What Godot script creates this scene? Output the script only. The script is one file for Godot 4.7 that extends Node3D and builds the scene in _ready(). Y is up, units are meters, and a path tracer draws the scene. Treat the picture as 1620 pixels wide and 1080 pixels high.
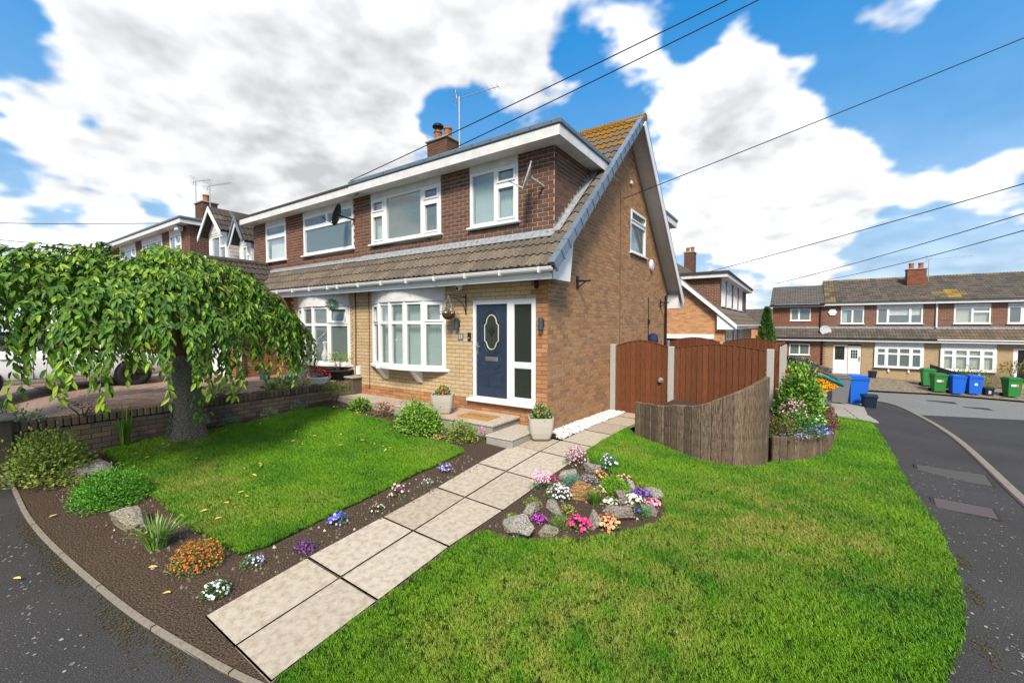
extends Node3D
# A corner plot with a dormer-roofed semi-detached house, its front garden and the street round it. Units are metres, y up, the house corner is the origin.

var M := {}
var used := {}
var cache := {}
var rng := RandomNumberGenerator.new()
var plant_scale := 1.0
const EYE := Vector3(3.774, 2.01, 6.736)

class MB:
	var v := PackedVector3Array()
	var n := PackedVector3Array()
	var c := PackedColorArray()
	var k := Color.WHITE
	var T := Transform3D()
	func t3(a: Vector3, b: Vector3, d: Vector3) -> void:
		a = T * a
		b = T * b
		d = T * d
		var m := (d - a).cross(b - a).normalized()
		v.append(a); v.append(b); v.append(d)
		n.append(m); n.append(m); n.append(m)
		c.append(k); c.append(k); c.append(k)
	func q(a: Vector3, b: Vector3, d: Vector3, e: Vector3) -> void:
		t3(a, b, d)
		t3(a, d, e)
	func sm(a: Vector3, b: Vector3, d: Vector3, na: Vector3, nb: Vector3, nd: Vector3) -> void:
		if (d - a).cross(b - a).dot(na + nb + nd) < 0.0:
			var s := b
			b = d
			d = s
			s = nb
			nb = nd
			nd = s
		v.append(T * a); v.append(T * b); v.append(T * d)
		n.append((T.basis * na).normalized()); n.append((T.basis * nb).normalized()); n.append((T.basis * nd).normalized())
		c.append(k); c.append(k); c.append(k)
	func box(l: Vector3, h: Vector3, back := true) -> void:
		q(Vector3(l.x, l.y, h.z), Vector3(l.x, h.y, h.z), Vector3(h.x, h.y, h.z), Vector3(h.x, l.y, h.z))
		if back:
			q(Vector3(h.x, l.y, l.z), Vector3(h.x, h.y, l.z), Vector3(l.x, h.y, l.z), Vector3(l.x, l.y, l.z))
		q(Vector3(h.x, l.y, h.z), Vector3(h.x, h.y, h.z), Vector3(h.x, h.y, l.z), Vector3(h.x, l.y, l.z))
		q(Vector3(l.x, l.y, l.z), Vector3(l.x, h.y, l.z), Vector3(l.x, h.y, h.z), Vector3(l.x, l.y, h.z))
		q(Vector3(l.x, h.y, h.z), Vector3(l.x, h.y, l.z), Vector3(h.x, h.y, l.z), Vector3(h.x, h.y, h.z))
		q(Vector3(l.x, l.y, l.z), Vector3(l.x, l.y, h.z), Vector3(h.x, l.y, h.z), Vector3(h.x, l.y, l.z))
	func bev(l: Vector3, h: Vector3, r: float) -> void:
		var p := func(x, y, z, ax):
			return Vector3((h.x if x > 0 else l.x) - (0.0 if ax == 0 else r * x), (h.y if y > 0 else l.y) - (0.0 if ax == 1 else r * y), (h.z if z > 0 else l.z) - (0.0 if ax == 2 else r * z))
		for s in [1, -1]:
			var f = [[p.call(s, -1, 1, 0), p.call(s, 1, 1, 0), p.call(s, 1, -1, 0), p.call(s, -1, -1, 0)], [p.call(-1, s, 1, 1), p.call(-1, s, -1, 1), p.call(1, s, -1, 1), p.call(1, s, 1, 1)], [p.call(-1, -1, s, 2), p.call(-1, 1, s, 2), p.call(1, 1, s, 2), p.call(1, -1, s, 2)]]
			for g in f:
				if s > 0: q(g[0], g[1], g[2], g[3])
				else: q(g[3], g[2], g[1], g[0])
		var e := func(a, b, d, g):
			var m: Vector3 = (d - a).cross(b - a)
			if m.dot((a + b + d + g) * 0.25 - (l + h) * 0.5) < 0: q(g, d, b, a)
			else: q(a, b, d, g)
		for i in [1, -1]:
			for j in [1, -1]:
				e.call(p.call(i, j, -1, 0), p.call(i, j, 1, 0), p.call(i, j, 1, 1), p.call(i, j, -1, 1))
				e.call(p.call(i, -1, j, 0), p.call(i, 1, j, 0), p.call(i, 1, j, 2), p.call(i, -1, j, 2))
				e.call(p.call(-1, i, j, 1), p.call(1, i, j, 1), p.call(1, i, j, 2), p.call(-1, i, j, 2))
				for m2 in [1, -1]:
					var a: Vector3 = p.call(i, j, m2, 0)
					var b: Vector3 = p.call(i, j, m2, 1)
					var d: Vector3 = p.call(i, j, m2, 2)
					if (d - a).cross(b - a).dot(a - (l + h) * 0.5) < 0: t3(a, d, b)
					else: t3(a, b, d)
	func extrude(poly: PackedVector2Array, z0: float, z1: float, back := true) -> void:
		var A := 0.0
		for i in poly.size():
			var a := poly[i]
			var b := poly[(i + 1) % poly.size()]
			A += a.x * b.y - b.x * a.y
		if A < 0: poly.reverse()
		var id := Geometry2D.triangulate_polygon(poly)
		for i in range(0, id.size(), 3):
			var a := poly[id[i]]
			var b := poly[id[i + 1]]
			var d := poly[id[i + 2]]
			if (b - a).cross(d - a) > 0:
				var s := b
				b = d
				d = s
			t3(Vector3(a.x, a.y, z1), Vector3(b.x, b.y, z1), Vector3(d.x, d.y, z1))
			if back: t3(Vector3(a.x, a.y, z0), Vector3(d.x, d.y, z0), Vector3(b.x, b.y, z0))
		for i in poly.size():
			var a := poly[i]
			var b := poly[(i + 1) % poly.size()]
			q(Vector3(a.x, a.y, z0), Vector3(a.x, a.y, z1), Vector3(b.x, b.y, z1), Vector3(b.x, b.y, z0))
	func tube(pts: Array, rad: Array, sides := 8, caps := true) -> void:
		var rings := []
		var prev := Vector3.ZERO
		for i in pts.size():
			var p: Vector3 = pts[i]
			var d: Vector3 = (pts[mini(i + 1, pts.size() - 1)] - pts[maxi(i - 1, 0)])
			d = d.normalized()
			var s := prev - d * prev.dot(d)
			if i == 0 or s.length() < 0.01:
				s = d.cross(Vector3.UP) if absf(d.y) < 0.9 else d.cross(Vector3.RIGHT)
			s = s.normalized()
			prev = s
			var u := s.cross(d)
			var ring := []
			for j in sides:
				var a := TAU * j / sides
				ring.append((s * cos(a) + u * sin(a)))
			rings.append(ring)
		for i in pts.size() - 1:
			var r0: float = rad[mini(i, rad.size() - 1)]
			var r1: float = rad[mini(i + 1, rad.size() - 1)]
			for j in sides:
				var m := (j + 1) % sides
				var a0: Vector3 = rings[i][j]
				var b0: Vector3 = rings[i][m]
				var a1: Vector3 = rings[i + 1][j]
				var b1: Vector3 = rings[i + 1][m]
				sm(pts[i] + a0 * r0, pts[i] + b0 * r0, pts[i + 1] + b1 * r1, a0, b0, b1)
				sm(pts[i] + a0 * r0, pts[i + 1] + b1 * r1, pts[i + 1] + a1 * r1, a0, b1, a1)
		if caps:
			for e in [0, pts.size() - 1]:
				var r: float = rad[mini(e, rad.size() - 1)]
				for j in range(1, sides - 1):
					if e == 0: t3(pts[e] + rings[e][0] * r, pts[e] + rings[e][j + 1] * r, pts[e] + rings[e][j] * r)
					else: t3(pts[e] + rings[e][0] * r, pts[e] + rings[e][j] * r, pts[e] + rings[e][j + 1] * r)
	func lathe(prof: Array, segs := 16, sq := 0.0) -> void:
		# sq: superellipse exponent for squarish pots, 0 is round
		var at := func(r, y, a):
			var x := cos(a)
			var z := sin(a)
			if sq > 0.0:
				var f := pow(pow(absf(x), sq) + pow(absf(z), sq), -1.0 / sq)
				x *= f
				z *= f
			return Vector3(x * r, y, z * r)
		for i in prof.size() - 1:
			var p: Vector2 = prof[i]
			var r: Vector2 = prof[i + 1]
			for j in segs:
				var a := TAU * j / segs
				var b := TAU * (j + 1) / segs
				var A: Vector3 = at.call(p.x, p.y, a)
				var B: Vector3 = at.call(p.x, p.y, b)
				var D: Vector3 = at.call(r.x, r.y, b)
				var E: Vector3 = at.call(r.x, r.y, a)
				if sq > 0.0:
					q(A, B, D, E)
					continue
				var t := (r - p).normalized()
				var na := Vector3(cos(a) * t.y, -t.x, sin(a) * t.y)
				var nb := Vector3(cos(b) * t.y, -t.x, sin(b) * t.y)
				sm(A, E, D, na, na, nb)
				sm(A, D, B, na, nb, nb)
	func leaf(p: Vector3, d: Vector3, up: Vector3, l: float, w: float) -> void:
		var s := d.cross(up).normalized() * w * 0.5
		var m := p + d * l * 0.45 + up * w * 0.18
		t3(p, m - s, p + d * l)
		t3(p, p + d * l, m + s)
	func leaf4(p: Vector3, d: Vector3, up: Vector3, l: float, w: float) -> void:
		var s := d.cross(up).normalized() * w * 0.5
		var a := p + d * l * 0.5 - up * w * 0.15
		var e := p + d * l - up * l * 0.18
		var s1 := p + d * l * 0.28 + up * w * 0.16
		var s2 := p + d * l * 0.66 + up * w * 0.06 - up * l * 0.07
		t3(p, s1 - s * 0.85, a); t3(s1 - s * 0.85, s2 - s * 0.82, a); t3(s2 - s * 0.82, e, a)
		t3(p, a, s1 + s * 0.85); t3(a, s2 + s * 0.82, s1 + s * 0.85); t3(a, e, s2 + s * 0.82)
	func petals(p: Vector3, up: Vector3, r: float, cnt := 5, cup := 0.25) -> void:
		var s := up.cross(Vector3(0.31, 0.2, 0.93)).normalized()
		var u := up.cross(s)
		for i in cnt:
			var a := TAU * i / cnt
			var d := s * cos(a) + u * sin(a)
			var e := s * -sin(a) + u * cos(a)
			t3(p, p + d * r * 0.7 + e * r * 0.5 + up * r * cup, p + d * r + up * r * cup)
			t3(p, p + d * r + up * r * cup, p + d * r * 0.7 - e * r * 0.5 + up * r * cup)
	func mesh() -> ArrayMesh:
		var a := []
		a.resize(Mesh.ARRAY_MAX)
		a[Mesh.ARRAY_VERTEX] = v
		a[Mesh.ARRAY_NORMAL] = n
		a[Mesh.ARRAY_COLOR] = c
		var m := ArrayMesh.new()
		m.add_surface_from_arrays(Mesh.PRIMITIVE_TRIANGLES, a)
		return m

func V(x, y, z) -> Vector3:
	return Vector3(x, y, z)

func numbered(s: String) -> String:
	used[s] = used.get(s, -1) + 1
	return s if used[s] == 0 else "%s_%03d" % [s, used[s]]

func tag(o: Node, label: String, cat: String, group := "", kind := "") -> void:
	if label: o.set_meta("label", label)
	if cat: o.set_meta("category", cat)
	if group: o.set_meta("group", group)
	if kind: o.set_meta("kind", kind)

func thing(called: String, label: String, cat: String, at := Vector3.ZERO, turn := 0.0, group := "") -> Node3D:
	var o := Node3D.new()
	o.name = numbered(called)
	add_child(o)
	o.position = at
	o.rotation.y = turn
	tag(o, label, cat, group)
	return o

func part(p: Node, called: String, m, mt: Material, label := "", kind := "") -> MeshInstance3D:
	var o := MeshInstance3D.new()
	var key := str(p.get_instance_id()) + called
	o.name = numbered(called) if p == self else (called if not used.has(key) else "%s_%03d" % [called, used[key]])
	used[key] = used.get(key, 0) + 1
	o.mesh = m.mesh() if m is MB else m
	o.material_override = mt
	p.add_child(o, true)
	tag(o, label, "", "", kind)
	return o

func setting(called: String, m, mt: Material, kind := "structure", label := "") -> MeshInstance3D:
	var o := part(self, called, m, mt)
	tag(o, label, "", "", kind)
	return o

# ---------- materials
func lin(r, g, b) -> Color:
	return Color(r, g, b).linear_to_srgb()

func noise(freq: float, oct := 4, sd := 1, type := FastNoiseLite.TYPE_SIMPLEX_SMOOTH) -> FastNoiseLite:
	var f := FastNoiseLite.new()
	f.noise_type = type
	f.frequency = freq
	f.seed = sd
	f.fractal_octaves = oct
	f.fractal_gain = 0.58
	return f

func tex(f: FastNoiseLite, offs: Array, cols: Array, size := 512, as_normal := 0.0) -> NoiseTexture2D:
	var t := NoiseTexture2D.new()
	t.width = size
	t.height = size
	t.seamless = true
	t.noise = f
	if as_normal > 0.0:
		t.as_normal_map = true
		t.bump_strength = as_normal
	else:
		var g := Gradient.new()
		g.offsets = PackedFloat32Array(offs)
		g.colors = PackedColorArray(cols)
		t.color_ramp = g
	return t

func gr(x) -> Color:
	return Color(x, x, x)

func mat(col: Color, rough := 0.9, t: Texture2D = null, sc := 1.0, nt: Texture2D = null, ns := 1.0, vc := false) -> StandardMaterial3D:
	var m := StandardMaterial3D.new()
	m.albedo_color = col
	m.roughness = rough
	m.metallic_specular = 0.35
	if t:
		m.albedo_texture = t
	if t or nt:
		m.uv1_triplanar = true
		m.uv1_world_triplanar = true
		m.uv1_scale = Vector3.ONE * sc
	if nt:
		m.normal_enabled = true
		m.normal_texture = nt
		m.normal_scale = ns
	m.vertex_color_use_as_albedo = vc
	return m

func make_materials() -> void:
	var fine := tex(noise(0.06, 4, 3), [0.0, 0.35, 0.65, 1.0], [gr(0.62), gr(0.86), gr(0.96), gr(1.0)])
	var blot := tex(noise(0.012, 5, 7), [0.1, 0.45, 0.8], [gr(0.6), gr(0.88), gr(1.0)])
	var bump := tex(noise(0.09, 4, 5), [], [], 512, 6.0)
	var grit_n := tex(noise(0.3, 3, 6), [], [], 512, 3.0)
	var soft := tex(noise(0.02, 4, 15), [], [], 512, 4.0)
	M.fine = fine
	M.blot = blot
	M.bump = bump
	M.vc = mat(Color.WHITE, 0.9, fine, 2.0, bump, 0.6, true)
	M.plain = mat(Color.WHITE, 0.85, null, 1.0, null, 1.0, true)
	M.leaf = mat(Color.WHITE, 0.5, null, 1.0, null, 1.0, true)
	M.leaf.metallic_specular = 0.4
	M.leaf.backlight_enabled = true
	M.leaf.backlight = Color(0.22, 0.3, 0.05)
	M.petal = mat(Color.WHITE, 0.7, null, 1.0, null, 1.0, true)
	M.petal.backlight_enabled = true
	M.petal.backlight = Color(0.25, 0.2, 0.2)
	M.mortar_tan = mat(lin(0.68, 0.55, 0.39), 0.95, fine, 3.0)
	M.mortar_brown = mat(lin(0.20, 0.125, 0.07), 0.95, fine, 3.0)
	M.mortar_pale = mat(lin(0.58, 0.48, 0.4), 0.95, fine, 3.0)
	M.mortar_dark = mat(lin(0.05, 0.045, 0.04), 0.95, fine, 3.0)
	M.upvc = mat(lin(0.74, 0.75, 0.77), 0.35)
	var faint := tex(noise(0.01, 5, 8), [0.2, 0.8], [gr(0.93), gr(1.0)])
	M.panel = mat(lin(0.7, 0.7, 0.695), 0.45, faint, 0.5)
	M.soffit = mat(lin(0.72, 0.72, 0.72), 0.6, faint, 0.5)
	M.trim = mat(lin(0.13, 0.17, 0.215), 0.4, faint, 0.8)
	M.cap = mat(lin(0.15, 0.2, 0.26), 0.35, faint, 0.8)
	M.glass = StandardMaterial3D.new()
	M.glass.transparency = BaseMaterial3D.TRANSPARENCY_ALPHA
	M.glass.albedo_color = Color(0.75, 0.85, 0.85, 0.13)
	M.glass.roughness = 0.02
	M.glass.metallic_specular = 0.75
	M.obscure = mat(lin(0.035, 0.05, 0.035), 0.12, tex(noise(0.05, 3, 33), [0.2, 0.8], [gr(0.55), gr(1.0)]), 3.0, bump, 1.0)
	M.blind = mat(lin(0.45, 0.6, 0.62), 0.8, fine, 1.0)
	M.blind_cream = mat(lin(0.62, 0.62, 0.55), 0.8, fine, 1.0)
	M.dark = mat(lin(0.03, 0.03, 0.033), 0.9)
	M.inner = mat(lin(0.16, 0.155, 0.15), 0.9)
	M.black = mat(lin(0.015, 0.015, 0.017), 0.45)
	M.rubber = mat(lin(0.02, 0.02, 0.02), 0.8)
	M.lead = mat(lin(0.36, 0.39, 0.42), 0.55, blot, 1.2, soft, 0.25)
	M.steel = mat(lin(0.6, 0.6, 0.6), 0.3)
	M.steel.metallic = 0.9
	M.alu = mat(lin(0.45, 0.46, 0.47), 0.45)
	M.alu.metallic = 0.6
	M.door = mat(lin(0.03, 0.046, 0.08), 0.35, faint, 0.6)
	M.asphalt = mat(lin(0.075, 0.073, 0.073), 0.9, tex(noise(0.075, 4, 21), [0.0, 0.4, 0.58, 0.66, 0.74, 1.0], [gr(0.5), gr(0.62), gr(0.7), gr(0.8), Color(1.0, 0.98, 0.93), gr(1.0)], 1024), 1.0, grit_n, 0.35, true)
	M.asphalt.albedo_color = lin(0.12, 0.115, 0.113)
	M.road = mat(lin(0.24, 0.24, 0.23), 0.95, tex(noise(0.02, 7, 23), [0.1, 0.5, 0.9], [gr(0.82), gr(0.93), gr(1.0)], 1024), 0.3, bump, 0.8, true)
	M.concrete = mat(lin(0.34, 0.32, 0.29), 0.92, faint, 0.7, grit_n, 0.5)
	M.post = mat(lin(0.5, 0.49, 0.46), 0.92, fine, 1.5, bump, 0.5)
	M.soil = mat(lin(0.18, 0.135, 0.1), 1.0, tex(noise(0.05, 5, 41), [0.15, 0.45, 0.6, 0.85], [Color(0.4, 0.36, 0.34), Color(0.68, 0.64, 0.6), Color(0.8, 0.77, 0.74), gr(1.0)], 1024), 0.9, tex(noise(0.045, 5, 41), [], [], 1024, 14.0), 1.4)
	M.lawn = mat(lin(0.09, 0.13, 0.03), 1.0, fine, 1.2, bump, 1.0, true)
	M.pebble = mat(lin(0.8, 0.8, 0.8), 0.7, fine, 3.0)
	M.sheet = mat(lin(0.1, 0.11, 0.07), 1.0, blot, 0.1)
	M.wood = []
	var grain := tex(noise(0.03, 5, 51), [0.15, 0.4, 0.6, 0.85], [gr(0.42), gr(0.72), gr(0.9), gr(1.0)], 512)
	for col in [[0.27, 0.2, 0.14], [0.21, 0.152, 0.105], [0.32, 0.235, 0.16], [0.24, 0.172, 0.115], [0.19, 0.142, 0.1]]:
		var w := mat(lin(col[0], col[1], col[2]), 0.95, grain, 1.0, bump, 0.5)
		w.uv1_scale = Vector3(5, 0.35, 5)
		M.wood.append(w)
	M.fence = []
	var grain2 := tex(noise(0.03, 5, 52), [0.15, 0.4, 0.6, 0.85], [gr(0.74), gr(0.88), gr(0.95), gr(1.0)], 512)
	for s in [1.0, 0.86, 1.12, 0.94]:
		var w := mat(lin(0.165 * s, 0.058 * s, 0.024 * s), 0.85, grain2, 1.0)
		w.uv1_scale = Vector3(4, 0.3, 4)
		M.fence.append(w)
	M.bark = mat(lin(0.37, 0.32, 0.275), 1.0, tex(noise(0.03, 5, 61), [0.2, 0.45, 0.7], [gr(0.35), gr(0.75), gr(1.0)]), 1.0, tex(noise(0.03, 5, 61), [], [], 512, 18.0), 1.6)
	M.bark.uv1_scale = Vector3(1.6, 3.2, 1.6)
	M.twig = mat(lin(0.12, 0.075, 0.045), 0.9)
	M.stone = []
	var spk := tex(noise(0.045, 5, 71), [0.1, 0.42, 0.62, 0.9], [gr(0.35), gr(0.7), gr(0.92), gr(1.0)])
	for col in [[0.42, 0.38, 0.31], [0.55, 0.32, 0.14], [0.36, 0.3, 0.26], [0.5, 0.46, 0.4], [0.45, 0.4, 0.3], [0.40, 0.33, 0.29]]:
		M.stone.append(mat(lin(col[0], col[1], col[2]), 0.95, spk, 1.6, tex(noise(0.06, 4, 75), [], [], 256, 10.0) if M.stone.is_empty() else M.stone[0].normal_texture, 1.0))
	# roof tiles: worn grey-brown, some with mustard lichen
	M.tile = []
	for col in [[0.27, 0.22, 0.17], [0.23, 0.19, 0.15], [0.3, 0.24, 0.18], [0.21, 0.175, 0.14]]:
		M.tile.append(mat(lin(col[0], col[1], col[2]), 0.95, spk, 1.1, bump, 0.8))
	var lich := tex(noise(0.035, 4, 81), [0.3, 0.46, 0.52, 0.8], [Color(0.42, 0.36, 0.3), Color(0.46, 0.4, 0.3), Color(0.78, 0.55, 0.08), Color(0.86, 0.62, 0.06)])
	M.lichen = mat(lin(0.62, 0.6, 0.55), 0.95, lich, 1.6, bump, 0.8)
	M.lichen_some = mat(lin(0.5, 0.48, 0.44), 0.95, tex(noise(0.04, 4, 82), [0.5, 0.62, 0.68, 0.9], [Color(0.6, 0.54, 0.47), Color(0.58, 0.5, 0.4), Color(0.75, 0.55, 0.12), Color(0.8, 0.6, 0.1)]), 1.3, bump, 0.8)
	M.tile_dark = mat(lin(0.115, 0.098, 0.085), 0.95, spk, 1.1, bump, 0.8)
	M.slab = []
	var sl := tex(noise(0.012, 8, 91), [0.15, 0.42, 0.6, 0.85], [Color(0.84, 0.81, 0.77), Color(0.93, 0.915, 0.89), Color(0.97, 0.96, 0.945), gr(1.0)], 1024)
	M.sl = sl
	M.gritn = grit_n
	for s in [[0.50, 0.445, 0.36], [0.45, 0.395, 0.315], [0.525, 0.47, 0.385], [0.475, 0.42, 0.34]]:
		M.slab.append(mat(lin(s[0], s[1], s[2]), 0.9, sl, 0.9, grit_n, 0.5))
	M.kerb = mat(lin(0.27, 0.24, 0.2), 0.95, sl, 1.6, grit_n, 0.6)
	M.tree_soil = M.soil

func brick_mat(col: Color) -> StandardMaterial3D:
	var key := "b%d_%d_%d" % [int(col.r * 100), int(col.g * 100), int(col.b * 100)]
	if not cache.has(key):
		cache[key] = mat(col.linear_to_srgb(), 0.92, M.fine, 2.0, M.bump, 0.6)
	return cache[key]

# ---------- the lie of the land
func gh(x: float, z: float) -> float:
	x = clampf(x, -7.0, 14.0)
	var e := 0.0
	if z < -6.0:
		e = -0.027 * (minf(-z, 24.0) - 6.0)
		if z < -24.0: e = lerpf(e, 0.0, smoothstep(24.0, 29.5, -z))
	return 0.0585 - 0.037 * x - 0.0475 * sqrt(z * z + 0.36) - 0.0075 * maxf(z, -30.0) + e + (0.04 * (-z - 30.0) if z < -30.0 else 0.0)

func drive_h(x: float, z: float) -> float:
	return 0.47 - smoothstep(3.8, 7.0, z) * 0.45

func patch(poly: PackedVector2Array, off: float, cell: float, hf: Callable, skirt := 0.0, colf = null) -> MB:
	var b := MB.new()
	var lo := poly[0]
	var hi := poly[0]
	for p in poly:
		lo = lo.min(p)
		hi = hi.max(p)
	var put := func(a: Vector2, d: Vector2, e: Vector2):
		if (d - a).cross(e - a) < 0:
			var s := d
			d = e
			e = s
		for p: Vector2 in [a, d, e]:
			b.v.append(V(p.x, hf.call(p.x, p.y) + off, p.y))
			b.n.append(V(hf.call(p.x - 0.05, p.y) - hf.call(p.x + 0.05, p.y), 0.1, hf.call(p.x, p.y - 0.05) - hf.call(p.x, p.y + 0.05)).normalized())
			b.c.append(colf.call(p.x, p.y) if colf != null else Color.WHITE)
	var nx := int(ceil((hi.x - lo.x) / cell))
	var nz := int(ceil((hi.y - lo.y) / cell))
	for i in nx:
		for j in nz:
			var a := lo + Vector2(i, j) * cell
			var cp := PackedVector2Array([a, a + Vector2(cell, 0), a + Vector2(cell, cell), a + Vector2(0, cell)])
			var ins := 0
			for p in cp:
				if Geometry2D.is_point_in_polygon(p, poly): ins += 1
			if ins == 4:
				put.call(cp[0], cp[1], cp[2])
				put.call(cp[0], cp[2], cp[3])
				continue
			for r in Geometry2D.intersect_polygons(cp, poly):
				var id := Geometry2D.triangulate_polygon(r)
				for t in range(0, id.size(), 3):
					put.call(r[id[t]], r[id[t + 1]], r[id[t + 2]])
	if skirt > 0.0:
		for i in poly.size():
			var a := poly[i]
			var e := poly[(i + 1) % poly.size()]
			var m := int(ceil(a.distance_to(e) / 0.5))
			for s in m:
				var p := a.lerp(e, float(s) / m)
				var r := a.lerp(e, float(s + 1) / m)
				b.k = colf.call(p.x, p.y) if colf != null else Color.WHITE
				var hp: float = hf.call(p.x, p.y) + off
				var hr: float = hf.call(r.x, r.y) + off
				b.q(V(p.x, hp - skirt, p.y), V(p.x, hp, p.y), V(r.x, hr, r.y), V(r.x, hr - skirt, r.y))
	return b

func poly(a: Array) -> PackedVector2Array:
	var p := PackedVector2Array()
	for i in range(0, a.size(), 2):
		p.append(Vector2(a[i], a[i + 1]))
	return p

func smooth_line(a: Array, steps := 8) -> Array:
	# Catmull-Rom through the given Vector3 points
	var out := []
	for i in a.size() - 1:
		var p0: Vector3 = a[maxi(i - 1, 0)]
		var p3: Vector3 = a[mini(i + 2, a.size() - 1)]
		for s in steps:
			out.append(a[i].cubic_interpolate(a[i + 1], p0, p3, float(s) / steps))
	out.append(a[-1])
	return out

func make_sky() -> ImageTexture:
	# cloud masses: azimuth (0 is -z, positive to +x), elevation, angular radius, weight (negative: a blue gap)
	var blobs := [[-70.8, 25.3, 8.9, 1], [-61.9, 25.2, 10.1, 1], [-54.1, 31.8, 8.7, 1], [-51.2, 24.4, 7.3, 1], [-78.0, 26.0, 4.0, 0.8], [-66.4, 19.4, 8.4, 1], [-76.9, 16.5, 4.1, 0.9], [-81.9, 15.7, 4.5, 0.9], [-48.0, 31.0, 5.6, 0.8], [-41.6, 34.9, 4.8, 0.9], [-34.1, 33.5, 5.5, 0.9], [-32.4, 29.3, 3.3, 0.6], [-44.1, 25.4, 2.9, -1.5], [-42.2, 32.5, 1.4, -1.1], [-39.6, 25.0, 3.2, -1.3], [-82.7, 25.2, 1.8, -1.3], [-82.5, 22.1, 1.3, -1.0], [-78.6, 18.5, 1.4, -0.9], [-72.4, 14.8, 2.3, -1.1], [-26.2, 31.8, 2.4, -1.2], [-21.7, 27.5, 3.6, -0.8], [-21.8, 35.0, 4.0, 0.7], [-17.5, 32.4, 3.3, 0.6], [-11.9, 31.5, 2.2, -1.2], [-17.8, 26.1, 3.0, -0.7], [-8.9, 22.6, 5.6, 1], [-4.2, 17.3, 6.7, 1], [-1.2, 21.2, 4.5, 1], [-10.9, 17.6, 4.1, 0.9], [-5.0, 26.1, 3.4, 0.6], [-0.3, 30.1, 2.8, -1.2], [5.5, 22.9, 3.0, -1.2], [3.9, 25.7, 2.3, -1.1], [6.6, 26.6, 2.3, 0.8], [9.3, 27.1, 1.8, 0.5], [3.3, 19.2, 2.7, 0.5], [12.8, 22.0, 4.6, -1.6], [14.9, 24.3, 4.3, -1.3], [11.3, 17.1, 3.7, -1.3], [11.2, 13.0, 2.2, 1.1], [14.9, 13.4, 1.8, 1.0], [1.9, 12.4, 5.2, 0.7], [-7.3, 10.8, 5.4, 0.6], [5.6, 8.4, 3.1, -0.6], [-80.5, 10.9, 2.7, -0.7], [-73.8, 11.8, 2.0, -0.6], [-68.9, 12.3, 3.7, 0.7], [-60.1, 17.2, 6.0, 0.9], [15.5, 6.3, 2.7, 0.4], [10.7, 8.6, 3.0, -0.4]]
	var FW := 720
	var FH := 182
	var field := PackedFloat32Array()
	field.resize(FW * FH)
	for b in blobs:
		var s: float = b[2]
		for j in range(maxi(0, int((b[1] - 2.6 * s) * 2)), mini(FH, int((b[1] + 2.6 * s) * 2) + 1)):
			var el := j * 0.5
			var ce := cos(deg_to_rad(el))
			for i in range(int((b[0] - 2.6 * s / ce + 180) * 2), int((b[0] + 2.6 * s / ce + 180) * 2) + 1):
				var da: float = (i * 0.5 - 180 - b[0]) * ce
				field[j * FW + posmod(i, FW)] += b[3] * 0.5 * exp(-(da * da + (el - b[1]) * (el - b[1])) / (s * s))
	var W := 1800
	var H := 900
	var n1 := noise(1.0, 6, 11)
	var n2 := noise(0.55, 3, 12)
	var n3 := noise(4.5, 5, 13)
	var out := PackedFloat32Array()
	out.resize(W * H * 3)
	var o := 0
	for y in H:
		var el := (0.5 - (y + 0.5) / H) * PI
		if el < -0.05:
			for x in W:
				out[o] = 0.16; out[o + 1] = 0.16; out[o + 2] = 0.15
				o += 3
			continue
		el = maxf(el, 0.001)
		var sy := sin(el)
		var cy := cos(el)
		var fl := clampf(rad_to_deg(el) * 2.0, 0, FH - 2.0)
		var j := int(fl)
		var fj := fl - j
		var top := smoothstep(0.0, 0.75, el)
		var br := lerpf(0.14, 0.003, pow(top, 0.5))
		var bg := lerpf(0.27, 0.115, pow(top, 0.6))
		var bb := lerpf(0.39, 0.31, top)
		var hz := exp(-el * 7.0)
		for x in W:
			var az := wrapf((x + 0.5) / W * TAU, -PI, PI)
			var dx := sin(az) * cy
			var dz := -cos(az) * cy
			var k := 1.0 / (sy + 0.22)
			var px := dx * k
			var pz := dz * k
			var f := n1.get_noise_3d(px * 1.15, sy * 1.6, pz * 1.15)
			var g := n2.get_noise_3d(px * 2.2 + 5.0, 1.7, pz * 2.2)
			var fi := (rad_to_deg(az) + 180.0) * 2.0
			var i := int(fi)
			var q := fi - i
			i = i % FW
			var i2 := (i + 1) % FW
			var fv := lerpf(lerpf(field[j * FW + i], field[j * FW + i2], q), lerpf(field[j * FW + FW + i], field[j * FW + FW + i2], q), fj)
			var d := fv * 0.92 + f * 0.95 + n3.get_noise_3d(px, sy * 2.0, pz) * 0.34 + 0.02
			var cov := smoothstep(-0.04, 0.28, d)
			var f2 := n1.get_noise_3d(px * 1.15 - 0.055, sy * 1.6 + 0.09, pz * 1.15 + 0.05)
			var thick := smoothstep(0.3, 1.25, d + g * 0.55)
			var w := 0.49 + 0.46 * (f - f2) + 0.07 * f - thick * 0.17 + g * 0.08
			w = clampf(w, 0.27, 0.8)
			cov = maxf(cov, hz * 0.75)
			out[o] = lerpf(br, w * 0.985, cov)
			out[o + 1] = lerpf(bg, w, cov)
			out[o + 2] = lerpf(bb, w * 1.025, cov)
			o += 3
	return ImageTexture.create_from_image(Image.create_from_data(W, H, false, Image.FORMAT_RGBF, out.to_byte_array()))

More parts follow.
